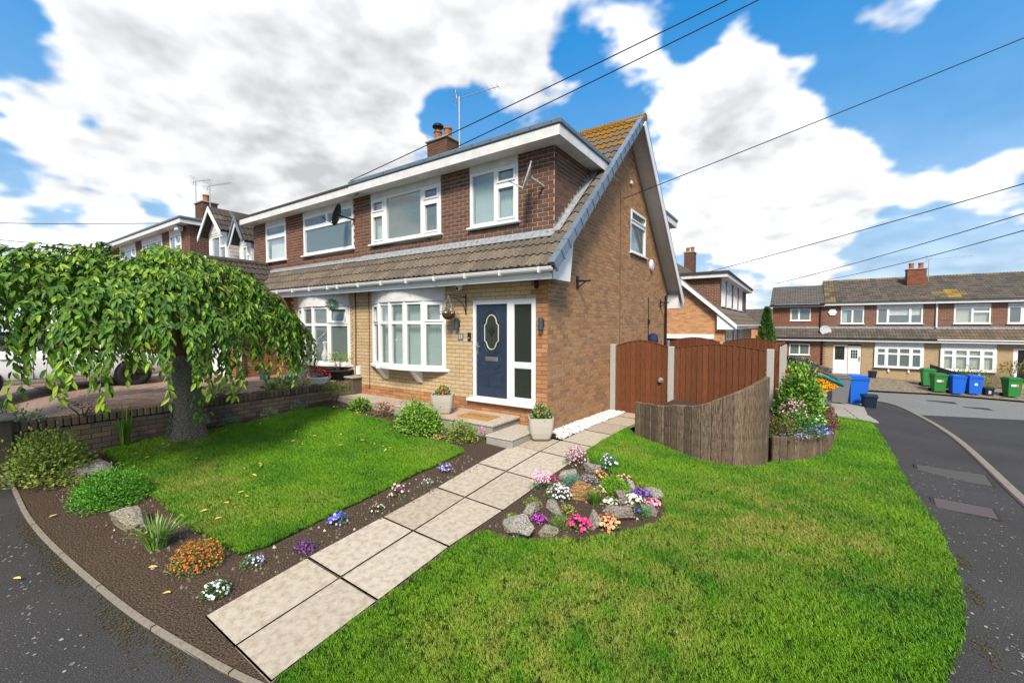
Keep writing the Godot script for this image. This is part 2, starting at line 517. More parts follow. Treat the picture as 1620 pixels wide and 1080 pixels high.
func _ready() -> void:
	rng.seed = 20240
	# --- camera
	var cam := Camera3D.new()
	cam.name = "camera"
	cam.position = EYE
	cam.rotation_degrees = V(-2.23, 34.1, 0)
	cam.fov = 77.9
	cam.near = 0.05
	cam.far = 900.0
	add_child(cam)
	cam.current = true
	# --- sky
	var env := Environment.new()
	env.background_mode = Environment.BG_SKY
	var pan := PanoramaSkyMaterial.new()
	pan.panorama = make_sky()
	pan.energy_multiplier = 1.0
	env.sky = Sky.new()
	env.sky.sky_material = pan
	env.tonemap_mode = Environment.TONE_MAPPER_LINEAR
	env.tonemap_exposure = 2.35
	env.sdfgi_enabled = true
	env.ssao_enabled = true
	env.ssil_enabled = true
	var we := WorldEnvironment.new()
	we.name = "world_environment"
	we.environment = env
	add_child(we)
	# --- sun, through thin cloud, high behind the camera
	var sun := DirectionalLight3D.new()
	sun.name = "sun"
	sun.light_energy = 0.78
	sun.light_color = Color(1.0, 0.95, 0.87)
	sun.light_angular_distance = 14.0
	sun.shadow_enabled = true
	add_child(sun)
	sun.look_at_from_position(V(0.34, 0.68, 0.62) * 50.0, Vector3.ZERO)
	make_materials()
	make_ground()
	make_house()
	make_neighbour()
	make_street_houses()
	make_fences()
	make_garden_wall()
	make_tree()
	make_plants()
	make_rockery()
	make_vehicles_and_bins()
	make_small_things()

# ---------- ground, roads, lawns, paths
func make_ground() -> void:
	var b := MB.new()
	var xs := [-400.0, -120.0, -60.0, -30.0, -20.0, -14.0, -10.0, -7.0]
	var x := -6.5
	while x < 14.1:
		xs.append(x)
		x += 0.75
	xs.append_array([16.0, 20.0, 30.0, 60.0, 120.0, 400.0])
	var zs := [-400.0, -150.0, -80.0, -50.0, -40.0, -34.0, -30.0]
	var z := -29.0
	while z < 9.0:
		zs.append(z)
		z += 0.6
	zs.append_array([12.0, 20.0, 40.0, 120.0, 400.0])
	for i in xs.size() - 1:
		for j in zs.size() - 1:
			var h := func(p, q): return V(p, gh(p, clampf(q, -60.0, 9.0)) - 0.22, q)
			b.q(h.call(xs[i], zs[j + 1]), h.call(xs[i], zs[j]), h.call(xs[i + 1], zs[j]), h.call(xs[i + 1], zs[j + 1]))
	setting("ground", b, M.sheet)
	# garden soil
	setting("garden_soil", patch(poly([-5.5, 0.5, 1.2, 0.5, 3.0, 0.6, 3.0, 4.0, 1.08, 5.5, 0.6, 5.6, -0.8, 5.79, -3.0, 5.94, -5.5, 5.9]), 0.0, 0.3, func(px, pz): return gh(px, pz) + 0.012 * soil_bump(px, pz)), M.soil)
	# pavements and carriageway
	var pv := func(px, pz):
		var s := 0.85 + 0.3 * soil_bump(px * 0.4, pz * 0.4)
		return Color(s, s, s)
	setting("pavement", patch(poly([-30, 5.9, -5.6, 5.88, -3.0, 5.92, -0.75, 5.77, 0.5, 5.59, 1.1, 5.45, 3.2, 4.9, 4.25, 3.85, 4.8, 2.3, 4.94, 1.5, 5.0, 0.5, 4.98, -0.7, 5.14, -3.6, 5.28, -7.0, 5.5, -10.2, 5.85, -13.2, 5.75, -16.3, 6.5, -15.5, 6.82, -14.4, 6.87, -13.2, 6.86, -11.4, 6.78, -8.6, 6.52, -4.9, 6.17, -1.2, 5.9, 2.0, 5.4, 4.4, 4.0, 6.6, 1.5, 7.9, -30, 8.0]), -0.012, 0.6, gh, 0.0, pv), M.asphalt)
	var carriage := func(px, pz): return gh(px, pz) - 0.1
	setting("road", patch(poly([-30, 8.1, 1.5, 8.0, 4.06, 6.7, 5.5, 4.45, 6.0, 2.0, 6.27, -1.2, 6.62, -4.9, 6.9, -8.6, 6.98, -11.4, 7.0, -12.2, 10.3, -15.2, 16, -20.5, 30, -26, 30, 14, -30, 14]), 0.0, 1.0, carriage, 0.0, pv), M.asphalt)
	setting("road", patch(poly([7.0, -12.2, 7.0, -13.2, 6.95, -14.5, 6.65, -15.65, 5.85, -16.5, 2.0, -17.5, 2.0, -24.5, 7.0, -24.2, 10.0, -25.4, 14.0, -25.7, 30, -27, 30, -26, 16, -20.5, 10.3, -15.2]), 0.004, 1.0, carriage), M.road)
	kerb([V(-12, 0, 5.9), V(-5.64, 0, 5.88), V(-3.04, 0, 5.92), V(-0.8, 0, 5.77), V(0.47, 0, 5.59), V(1.05, 0, 5.47)], 0.042, 0.012, "edging")
	kerb([V(4.02, 0, 6.66), V(5.45, 0, 4.4), V(5.95, 0, 2.0), V(6.2, 0, -1.2), V(6.56, 0, -4.9), V(6.83, 0, -8.6), V(6.92, 0, -11.4), V(6.94, 0, -13.2), V(6.88, 0, -14.45), V(6.58, 0, -15.58), V(5.8, 0, -16.4)], 0.13, 0.02, "kerb")
	# neighbour's block-paved drive, the far drives
	setting("driveway", patch(poly([-30, -0.05, -5.86, -0.05, -5.86, 5.6, -7.2, 6.9, -30, 6.9]), 0.0, 0.8, drive_h), mat(lin(0.36, 0.255, 0.205), 0.9, tex(noise(0.03, 5, 131), [0.2, 0.5, 0.8], [gr(0.62), gr(0.88), gr(1.0)]), 1.4, M.bump, 0.6))
	drive_blocks()
	setting("driveway", patch(poly([3.75, -8.3, 5.36, -8.0, 5.55, -9.6, 5.8, -13.2, 5.72, -16.4, 2.0, -17.5, 1.0, -17.5, 1.0, -9.0, 3.5, -9.0]), 0.0, 0.6, gh), M.concrete)
	for i in 5:
		for j in 3:
			var x0 := 4.3 + j * 0.42 - i * 0.02
			var z0 := -7.35 - i * 0.62
			var s := MB.new()
			s.bev(V(x0, -0.03, z0 - 0.59), V(x0 + 0.4, 0.02, z0), 0.006)
			for q in s.v.size():
				s.v[q].y += gh(s.v[q].x, s.v[q].z)
			part(self.get_node("driveway_001"), "slab", s, M.concrete)
	setting("driveway", patch(poly([1.0, -24.3, 7.0, -24.1, 10.0, -25.3, 14.0, -25.6, 30, -26.9, 30, -29.7, 1, -29.7]), 0.0, 1.0, gh), mat(lin(0.30, 0.25, 0.185), 0.95, M.blot, 0.5, M.bump, 1.0))
	# lawns
	lawn("lawn", poly([-5.3, 4.88, -4.05, 4.9, -2.72, 4.97, -1.5, 5.0, -0.6, 4.92, -0.52, 4.7, -0.54, 3.7, -0.57, 2.8, -0.56, 1.7, -0.7, 1.6, -1.2, 1.54, -1.97, 1.68, -2.5, 1.55, -2.75, 1.24, -3.35, 1.28, -4.4, 1.27, -4.95, 1.4, -5.15, 1.85, -5.02, 2.8, -5.15, 3.5, -5.4, 4.1, -5.45, 4.55]), 2000.0)
	lawn("lawn", poly([1.05, 5.42, 3.2, 4.95, 4.3, 3.9, 4.86, 2.3, 5.0, 1.5, 5.06, 0.5, 5.04, -0.7, 5.2, -3.6, 5.34, -6.9, 4.62, -7.35, 4.6, -6.9, 4.55, -5.0, 4.34, -2.6, 4.0, -1.5, 3.56, -0.86, 3.36, -0.4, 3.11, -0.17, 2.8, -0.09, 2.5, -0.14, 2.1, -0.4, 1.69, -0.67, 1.31, -0.92, 1.03, -1.4, 1.03, 0.9, 1.3, 0.98, 1.6, 1.06, 1.96, 1.22, 2.22, 1.36, 2.48, 1.6, 2.58, 1.84, 2.56, 2.12, 2.33, 2.5, 2.02, 2.85, 1.66, 3.12, 1.33, 3.31, 1.1, 3.3, 1.02, 3.6]), 1750.0)
	fallen_leaves()
	grit()
	lichen_spots()
	# garden path of big slabs
	var path := Node3D.new()
	path.name = "path"
	add_child(path)
	path.set_meta("kind", "structure")
	var rows := [[5.44, 0.02, 0.53, 1.03], [4.58, -0.03, 0.49, 1.0], [3.70, -0.04, 0.46, 0.97], [2.82, -0.06, 0.425, 1.0], [1.9, -0.12, 0.4, 1.0], [0.95, -0.12, 0.4, 1.02], [0.28, -0.13, 0.42, 1.0]]
	for i in 6:
		for s in 2:
			var a: Array = rows[i]
			var e: Array = rows[i + 1]
			slab(path, [Vector2(a[1 + s] + 0.005, a[0] - 0.003), Vector2(e[1 + s] + 0.005, e[0] + 0.003), Vector2(e[2 + s] - 0.005, e[0] + 0.003), Vector2(a[2 + s] - 0.005, a[0] - 0.003)], i * 2 + s)
	for i in 4:
		var z0 := 0.27 - i * 0.92
		slab(path, [Vector2(0.44, z0), Vector2(0.44, z0 - 0.908), Vector2(1.0, z0 - 0.908), Vector2(1.0, z0)], i + 3)
	setting("path_bed", patch(poly([-0.14, 0.1, 1.02, 0.1, 1.02, -3.6, 0.0, -3.6, 0.0, 0.05, -0.14, 0.05]), -0.03, 0.5, gh), M.soil)
	# white pebbles along the gable wall
	var pb := MB.new()
	for i in 2600:
		var px := rng.randf_range(0.02, 0.42)
		var pz := rng.randf_range(-3.2, 0.2)
		if px < 0.25 and pz > 0.0: continue
		var r := rng.randf_range(0.012, 0.026)
		var g := rng.randf_range(0.7, 1.0)
		pb.k = Color(g, g, g * 0.98)
		pb.T = Transform3D(Basis.from_euler(V(rng.randf() * 6, rng.randf() * 6, 0)).scaled(V(r, r * 0.7, r)), V(px, gh(px, pz) + rng.randf_range(-0.002, 0.022), pz))
		for a in [[V(1, 0, 0), V(0, 1, 0), V(0, 0, 1)], [V(0, 0, 1), V(0, 1, 0), V(-1, 0, 0)], [V(-1, 0, 0), V(0, 1, 0), V(0, 0, -1)], [V(0, 0, -1), V(0, 1, 0), V(1, 0, 0)], [V(1, 0, 0), V(0, 0, 1), V(0, -1, 0)], [V(0, 0, 1), V(-1, 0, 0), V(0, -1, 0)], [V(-1, 0, 0), V(0, 0, -1), V(0, -1, 0)], [V(0, 0, -1), V(1, 0, 0), V(0, -1, 0)]]:
			pb.t3(a[0], a[1], a[2])
	var pm := mat(lin(0.82, 0.82, 0.82), 0.7, null, 1.0, null, 1.0, true)
	tag(setting("pebbles", pb, pm), "white pebbles along the foot of the brown gable wall", "", "", "stuff")
	# terrace and steps of riven slabs by the door
	var ter := Node3D.new()
	ter.name = "terrace"
	add_child(ter)
	ter.set_meta("kind", "structure")
	var tm := [mat(lin(0.52, 0.47, 0.4), 0.9, M.sl, 1.3, M.gritn, 0.5), mat(lin(0.52, 0.4, 0.34), 0.9, M.sl, 1.3, M.gritn, 0.5), mat(lin(0.48, 0.44, 0.375), 0.9, M.sl, 1.3, M.gritn, 0.5)]
	var tb := MB.new()
	tb.box(V(-5.5, -0.1, 0.012), V(-0.62, 0.225, 0.8))
	part(ter, "base", tb, M.concrete)
	var tx := [-5.5, -4.8, -4.1, -3.4, -2.75, -2.1, -1.35, -0.58]
	for i in 7:
		var dep: float = 0.62 if i < 4 else 0.9
		if i >= 4:
			var g := MB.new()
			g.box(V(tx[i] + 0.02, -0.1, 0.79), V(tx[i + 1] - 0.03, 0.222, 0.88))
			part(ter, "base", g, M.concrete)
		var s := MB.new()
		s.bev(V(tx[i] + 0.005, 0.226, 0.014), V(tx[i + 1] - 0.005, 0.27, dep), 0.008)
		part(ter, "slab", s, tm[(i * 2) % 3])
	var st := MB.new()
	st.bev(V(-0.57, -0.2, 0.16), V(-0.03, 0.12, 1.12), 0.02)
	part(ter, "step", st, M.concrete)
	var st2 := MB.new()
	st2.bev(V(-0.575, 0.121, 0.15), V(-0.02, 0.15, 1.13), 0.008)
	part(ter, "slab", st2, tm[0])
	# covers in the pavement
	cover(V(5.47, 0, -0.42), 0.5, 0.32, -0.1, mat(lin(0.115, 0.095, 0.095), 0.7, M.fine, 3.0), "metal_cover", "small reddish metal cover set in the pavement beside the lawn")
	cover(V(5.75, 0, -2.2), 0.75, 0.5, -0.1, mat(lin(0.1, 0.097, 0.09), 0.9, M.fine, 2.0), "concrete_cover", "grey concrete inspection cover in the pavement near the kerb")
	cover(V(9.48, -0.09, -21.0), 0.9, 0.6, 0.0, M.black, "manhole_cover", "dark manhole cover in the pale road before the green bin")
	cover(V(10.16, -0.09, -18.9), 0.7, 0.5, 0.2, M.black, "manhole_cover", "dark manhole cover nearest the darker strip of road")

func soil_bump(x: float, z: float) -> float:
	if not cache.has("sb"): cache["sb"] = noise(1.6, 4, 19)
	return cache["sb"].get_noise_2d(x, z)

func cover(at: Vector3, w: float, d: float, turn: float, m: Material, called: String, label: String) -> void:
	var t := thing(called, label, "cover", V(at.x, gh(at.x, at.z) + at.y - 0.008, at.z), turn)
	t.rotation.x = 0.038
	var b := MB.new()
	b.bev(V(-w / 2, -0.02, -d / 2), V(w / 2, 0.012, d / 2), 0.004)
	part(t, "lid", b, m)
	var r := MB.new()
	for s in [[-w / 2 - 0.03, -d / 2 - 0.03, w / 2 + 0.03, -d / 2 - 0.004], [-w / 2 - 0.03, d / 2 + 0.004, w / 2 + 0.03, d / 2 + 0.03], [-w / 2 - 0.03, -d / 2 - 0.004, -w / 2 - 0.004, d / 2 + 0.004], [w / 2 + 0.004, -d / 2 - 0.004, w / 2 + 0.03, d / 2 + 0.004]]:
		r.box(V(s[0], -0.02, s[1]), V(s[2], 0.009, s[3]))
	part(t, "rim", r, M.mortar_dark)

func kerb(pts: Array, w: float, up: float, called: String) -> void:
	var root := Node3D.new()
	root.name = numbered(called)
	add_child(root)
	root.set_meta("kind", "structure")
	var line := smooth_line(pts, 12)
	var len := 0.0
	var seg := []
	for i in line.size():
		if i > 0: len += line[i].distance_to(line[i - 1])
		seg.append(line[i])
		if len > 0.9 or i == line.size() - 1:
			if seg.size() > 1:
				var b := MB.new()
				for j in seg.size() - 1:
					var a: Vector3 = seg[j]
					var e: Vector3 = seg[j + 1]
					if j == seg.size() - 2: e = e.lerp(a, minf(0.5, 0.012 / maxf(a.distance_to(e), 0.02)))
					var d := (e - a).normalized()
					var s := V(-d.z, 0, d.x) * w * 0.5
					var g := func(p: Vector3, o: float): return V(p.x, gh(p.x, p.z) + o, p.z)
					var ch := s * 0.75
					b.q(g.call(a - ch, up), g.call(a + ch, up), g.call(e + ch, up), g.call(e - ch, up))
					b.q(g.call(a + ch, up), g.call(a + s, up - 0.02), g.call(e + s, up - 0.02), g.call(e + ch, up))
					b.q(g.call(a - s, up - 0.02), g.call(a - ch, up), g.call(e - ch, up), g.call(e - s, up - 0.02))
					b.q(g.call(a + s, up - 0.02), g.call(a + s, -0.16), g.call(e + s, -0.16), g.call(e + s, up - 0.02))
					b.q(g.call(a - s, -0.16), g.call(a - s, up - 0.02), g.call(e - s, up - 0.02), g.call(e - s, -0.16))
				part(root, "kerbstone", b, M.kerb)
			seg = [line[i]]
			len = 0.0

func slab(p: Node, c: Array, i: int) -> void:
	var b := MB.new()
	var up := rng.randf_range(0.006, 0.014)
	var ce := Vector2.ZERO
	for q in c: ce += q * 0.25
	var g := func(v: Vector2, y: float): return V(v.x, gh(v.x, v.y) + y, v.y)
	var inn := []
	for q: Vector2 in c: inn.append(q + (ce - q).normalized() * 0.012)
	b.q(g.call(inn[0], up), g.call(inn[1], up), g.call(inn[2], up), g.call(inn[3], up))
	for j in 4:
		var k := (j + 1) % 4
		b.q(g.call(c[j], up - 0.007), g.call(inn[j], up), g.call(inn[k], up), g.call(c[k], up - 0.007))
		b.q(g.call(c[j], up - 0.06), g.call(c[j], up - 0.007), g.call(c[k], up - 0.007), g.call(c[k], up - 0.06))
	# keep outward winding whatever the order of the corners
	for t in range(0, b.v.size(), 3):
		if b.n[t].y < -0.3:
			for q in 3: b.n[t + q] = -b.n[t + q]
	part(p, "slab", b, M.slab[(i * 7 + i / 3) % 4])

func drive_blocks() -> void:
	# block paving, joined into one part: too many to pick apart
	var b := MB.new()
	for i in 52:
		for j in 46:
			var x0 := -6.1 - i * 0.212
			var z0 := -0.02 + j * 0.107
			if i % 2 == 1: z0 += 0.053
			if z0 > 4.6: continue
			var s := rng.randf_range(0.72, 1.12)
			b.k = Color(0.40 * s, 0.275 * s, 0.215 * s)
			var y := drive_h(x0, z0) + 0.006 + rng.randf() * 0.002
			b.box(V(x0 - 0.207, y - 0.004, z0), V(x0, y + 0.004, z0 + 0.102), false)
	part(get_node("driveway"), "block_paving", b, M.vc, "", "stuff")

func lawn_tone(x: float, z: float) -> Color:
	if not cache.has("ln"):
		cache["ln"] = noise(0.55, 3, 27)
		cache["ln2"] = noise(2.2, 3, 28)
	var a: float = cache["ln"].get_noise_2d(x * 0.8, z * 1.6)
	var s: float = cache["ln2"].get_noise_2d(x, z)
	var lush := Color(0.075, 0.235, 0.01)
	var fresh := Color(0.165, 0.36, 0.011)
	var dry := Color(0.33, 0.35, 0.07)
	var c := lush.lerp(fresh, clampf(0.55 + a * 1.1 + s * 0.3, 0.0, 1.0))
	var d := 0.0
	for p in [[3.55, 1.1, 0.9, 1.0], [3.0, 2.2, 0.7, 0.9], [2.6, 3.4, 0.8, 0.9], [4.1, 1.5, 0.6, 0.8], [4.3, -0.4, 0.6, 0.6], [-2.6, 4.5, 0.45, 1.0], [-1.6, 4.75, 0.5, 0.9], [-3.3, 4.4, 0.4, 0.9], [-1.0, 4.0, 0.35, 0.7], [-4.7, 4.0, 0.5, 1.1], [-1.0, 2.0, 0.3, 0.6], [1.5, 0.2, 0.4, 0.7], [2.1, 4.4, 0.7, 0.8]]:
		var q: float = (Vector2(x, z) - Vector2(p[0], p[1])).length_squared() / (p[2] * p[2])
		d += p[3] * exp(-q)
	d = clampf(d * (0.5 + s * 0.9 + a * 0.4), 0.0, 0.85)
	return c.lerp(dry, d)

func lawn(called: String, pl: PackedVector2Array, dens: float) -> void:
	var base := setting(called, patch(pl, 0.022, 0.3, gh, 0.06, lawn_tone), M.lawn)
	# one tuft of blades, strewn
	var tuft := MB.new()
	var r := RandomNumberGenerator.new()
	r.seed = 5
	for i in 16:
		var a := r.randf() * TAU
		var rad := sqrt(r.randf()) * 0.03
		var p := V(cos(a) * rad, 0, sin(a) * rad)
		var g := r.randf_range(0.7, 1.25)
		tuft.k = Color(g, g * r.randf_range(0.92, 1.05), g)
		var d := V(r.randf_range(-1, 1), 0, r.randf_range(-1, 1)) * 0.6
		var h := r.randf_range(0.016, 0.034)
		var s := V(r.randf_range(-1, 1), 0, r.randf_range(-1, 1)).normalized() * 0.0017
		var m := p + (V(0, 1, 0) + d * 0.4) * h * 0.55
		var e := p + (V(0, 1, 0) + d) * h
		tuft.q(p - s, m - s, m + s, p + s)
		tuft.t3(m - s, e, m + s)
	var lo := pl[0]
	var hi := pl[0]
	for p in pl:
		lo = lo.min(p)
		hi = hi.max(p)
	var buf := PackedFloat32Array()
	var cnt := 0
	var total := int((hi.x - lo.x) * (hi.y - lo.y) * dens)
	for i in total:
		var p := Vector2(rng.randf_range(lo.x, hi.x), rng.randf_range(lo.y, hi.y))
		var far := p.distance_to(Vector2(EYE.x, EYE.z))
		var keep := clampf(5.5 / far, 0.3, 1.0)
		if rng.randf() > keep or not Geometry2D.is_point_in_polygon(p, pl): continue
		var sc := rng.randf_range(0.75, 1.25) / sqrt(keep)
		var a := rng.randf() * TAU
		var ca := cos(a) * sc
		var sa := sin(a) * sc
		var col := lawn_tone(p.x, p.y)
		var g := rng.randf_range(0.8, 1.2)
		var sy := sc * rng.randf_range(0.7, 1.2)
		buf.append_array([ca, 0.0, sa, p.x, 0.0, sy, 0.0, gh(p.x, p.y) + 0.018, -sa, 0.0, ca, p.y, col.r * g, col.g * g, col.b * g, 1.0])
		cnt += 1
	var mm := MultiMesh.new()
	mm.transform_format = MultiMesh.TRANSFORM_3D
	mm.use_colors = true
	mm.mesh = tuft.mesh()
	mm.instance_count = cnt
	mm.buffer = buf
	var o := MultiMeshInstance3D.new()
	o.name = "grass"
	o.multimesh = mm
	o.material_override = M.leaf
	base.add_child(o, true)
	tag(o, "", "", "", "stuff")

func fallen_leaves() -> void:
	var b := MB.new()
	for i in 46:
		var p := V(rng.randf_range(-5.0, -1.2), 0, rng.randf_range(2.2, 5.0))
		if i > 36: p = V(rng.randf_range(-5, 0.2), 0, rng.randf_range(5.1, 6.6))
		p.y = gh(p.x, p.z) + (0.055 if p.z < 4.9 else 0.02)
		var s := rng.randf_range(0.7, 1.1)
		b.k = Color(0.72 * s, 0.5 * s, 0.12 * s)
		b.leaf4(p, V(rng.randf_range(-1, 1), rng.randf_range(-0.1, 0.25), rng.randf_range(-1, 1)).normalized(), V(0.2, 1, 0.1).normalized(), 0.075, 0.03)
	tag(setting("fallen_leaves", b, M.leaf), "yellow leaves strewn on the lawn below the weeping tree", "", "", "stuff")

func grit() -> void:
	# crumbs of soil, stones and a few weeds on the beds
	var b := MB.new()
	var beds := [poly([-5.3, 4.95, -0.5, 5.0, -0.5, 1.7, 0.0, 1.9, 0.0, 5.4, -5.3, 5.75]), poly([-5.2, 0.8, -0.6, 1.1, -0.6, 1.6, -2.5, 1.5, -5.0, 1.3]), poly([1.05, 0.95, 1.6, 1.05, 2.45, 1.6, 2.55, 2.1, 2.0, 2.8, 1.3, 3.25, 1.05, 3.2]), poly([-5.5, 2, -5.1, 2, -5.2, 3.6, -5.5, 4.5])]
	for i in 22000:
		var pl: PackedVector2Array = beds[[0, 0, 0, 1, 2, 2, 3][i % 7]]
		var p := Vector2(rng.randf_range(-5.5, 2.6), rng.randf_range(0.8, 5.8))
		if not Geometry2D.is_point_in_polygon(p, pl): continue
		var r := 0.004 + 0.02 * pow(rng.randf(), 2.0)
		var s := rng.randf_range(0.6, 1.3)
		b.k = Color(0.16, 0.12, 0.088) * s if i % 9 else Color(0.42, 0.38, 0.33) * s
		var c := V(p.x, gh(p.x, p.y) + 0.004, p.y)
		var t := V(c.x + rng.randf_range(-r, r) * 0.5, c.y + r, c.z)
		var q := []
		var a0 := rng.randf() * 6.0
		for j in 4: q.append(c + V(cos(a0 + j * 1.57) * r, -0.004, sin(a0 + j * 1.57) * r * 0.8))
		for j in 4: b.t3(q[j], t, q[(j + 1) % 4])
	tag(setting("soil_crumbs", b, M.plain), "crumbs of soil and small stones on the flower beds", "", "", "stuff")

func lichen_spots() -> void:
	# pale lichen blotches on the old asphalt
	var b := MB.new()
	var zones := [[-4.0, 6.0, 1.4, 7.2, 1100], [5.05, -3.0, 6.1, 3.0, 700], [4.6, 2.0, 6.0, 4.5, 400]]
	for z in zones:
		for i in z[4]:
			var p := Vector2(rng.randf_range(z[0], z[2]), rng.randf_range(z[1], z[3]))
			if z[0] < 0 and p.y < 6.02 - maxf(0.0, p.x + 1.0) * 0.25: continue
			var r := 0.003 + 0.012 * pow(rng.randf(), 3.0)
			var s := rng.randf_range(0.14, 0.34)
			b.k = Color(s, s, s * 0.96)
			var a0 := rng.randf() * 6.0
			var c := V(p.x, gh(p.x, p.y) - 0.008, p.y)
			var pr := []
			for j in 7:
				var rr := r * rng.randf_range(0.6, 1.3)
				var q := p + Vector2(cos(a0 + j * 0.9), sin(a0 + j * 0.9)) * rr
				pr.append(V(q.x, gh(q.x, q.y) - 0.008, q.y))
			for j in 7: b.t3(c, pr[j], pr[(j + 1) % 7])
	# clumps of moss and grit by the edging and the lawn edge
	for z in [[-1.9, 5.92, 0.7, 0.09, 620], [-0.5, 5.8, 0.6, 0.11, 620], [-2.9, 5.98, 0.6, 0.05, 360], [0.2, 5.7, 0.4, 0.05, 260], [5.04, 1.75, 0.06, 0.16, 120], [5.1, 1.15, 0.07, 0.12, 110], [5.06, 0.3, 0.04, 0.5, 120], [4.92, 2.5, 0.06, 0.2, 90]]:
		for i in z[4]:
			var p := Vector2(z[0] + rng.randfn() * z[2] * 0.5, z[1] + rng.randfn() * z[3] * 0.5)
			if z[0] < 1 and p.y < 5.945 - maxf(0.0, p.x + 3.0) * 0.062 - maxf(0.0, p.x + 0.8) * 0.07: continue
			var r := rng.randf_range(0.003, 0.011)
			var s := rng.randf_range(0.6, 1.3)
			b.k = Color(0.07, 0.058, 0.028) * s
			var c := V(p.x, gh(p.x, p.y) - 0.006, p.y)
			var a0 := rng.randf() * 6.0
			for j in 5: b.t3(c + V(0, 0.004, 0), c + V(cos(a0 + j * 1.26) * r, 0, sin(a0 + j * 1.26) * r), c + V(cos(a0 + j * 1.26 + 1.26) * r, 0, sin(a0 + j * 1.26 + 1.26) * r))
	tag(setting("lichen_spots", b, M.plain), "pale lichen spots and brown moss on the old asphalt pavement", "", "", "stuff")

# ---------- building parts
var bricklist := []

func bricks(T: Transform3D, spans: Callable, y0: float, y1: float, pal: Callable, mort: MB, phase := 0.0, bl := 0.223, bh := 0.071, jt := 0.012, par: Node = null) -> void:
	# spans(y) gives [[u0, u1], ...] that is wall at that height; T: u along x, up along y, out along z
	var row := 0
	var y := y0
	while y < y1 - 0.005:
		var h := minf(bh + jt, y1 - y)
		for s in spans.call(y + h * 0.5):
			mort.T = T
			mort.q(V(s[0], y, 0), V(s[0], y + h, 0), V(s[1], y + h, 0), V(s[1], y, 0))
			var st := bl + jt
			var u := floorf((s[0] - phase) / st) * st + phase + (st * 0.5 if row % 2 else 0.0) - st
			while u < s[1]:
				var a := maxf(u, s[0] + 0.002)
				var e := minf(u + bl, s[1] - 0.002)
				if e - a > 0.03:
					var p := T * V((a + e) * 0.5, y + h * 0.5, 0)
					bricklist.append([p.distance_squared_to(EYE), T, a, e, y + jt * 0.5, y + h - jt * 0.5, pal.call((a + e) * 0.5, y), par])
				u += st
		y += h
		row += 1
	mort.T = Transform3D()

func lay_bricks(house: Node, most: int, proud := 0.006) -> void:
	bricklist.sort_custom(func(a, b): return a[0] < b[0])
	var rest := MB.new()
	for i in bricklist.size():
		var b: Array = bricklist[i]
		var T: Transform3D = b[1]
		if i < most and b[7] != null:
			var w: float = roundf((b[3] - b[2]) * 500.0) / 500.0
			var h: float = roundf((b[5] - b[4]) * 1000.0) / 1000.0
			var key := "brick%.3f_%.3f" % [w, h]
			if not cache.has(key):
				var m := MB.new()
				m.box(V(-w / 2, -h / 2, -0.004), V(w / 2, h / 2, proud), false)
				cache[key] = m.mesh()
			var o := part(b[7], "brick", cache[key], brick_mat(b[6]))
			o.transform = Transform3D(T.basis, T * V((b[2] + b[3]) * 0.5, (b[4] + b[5]) * 0.5, rng.randf_range(-0.0015, 0.001)))
		else:
			rest.T = T
			rest.k = b[6]
			var z := rng.randf_range(-0.0015, 0.001) + proud
			rest.box(V(b[2], b[4], -0.004), V(b[3], b[5], z), false)
	rest.T = Transform3D()
	if rest.v.size(): part(house, "brickwork", rest, M.vc, "", "stuff")
	bricklist = []

func cut(base: Array, holes: Array, y: float) -> Array:
	var out := base
	for h in holes:
		if y < h[1] or y > h[3]: continue
		var nx := []
		for s in out:
			if h[0] > s[0] + 0.01: nx.append([s[0], minf(s[1], h[0])])
			if h[2] < s[1] - 0.01: nx.append([maxf(s[0], h[2]), s[1]])
			if s[1] <= h[0] or s[0] >= h[2]:
				nx = nx.filter(func(q): return q != [s[0], minf(s[1], h[0])] and q != [maxf(s[0], h[2]), s[1]])
				nx.append(s)
		out = nx
	return out.filter(func(s): return s[1] - s[0] > 0.01)

func pick(a: Array) -> Color:
	var c: Array = a[rng.randi() % a.size()]
	return Color(c[0], c[1], c[2])

const BROWN := [[0.47, 0.255, 0.125], [0.42, 0.222, 0.113], [0.5, 0.28, 0.14], [0.355, 0.197, 0.11], [0.44, 0.25, 0.13], [0.51, 0.268, 0.13], [0.52, 0.302, 0.157], [0.385, 0.225, 0.13]]
const CREAM := [[0.67, 0.49, 0.29], [0.7, 0.53, 0.33], [0.63, 0.455, 0.26], [0.68, 0.52, 0.34], [0.72, 0.53, 0.31], [0.64, 0.475, 0.295]]
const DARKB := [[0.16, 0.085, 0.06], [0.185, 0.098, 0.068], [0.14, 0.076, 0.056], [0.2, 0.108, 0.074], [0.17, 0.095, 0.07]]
const REDB := [[0.30, 0.11, 0.06], [0.26, 0.1, 0.06], [0.33, 0.13, 0.075], [0.23, 0.095, 0.06]]

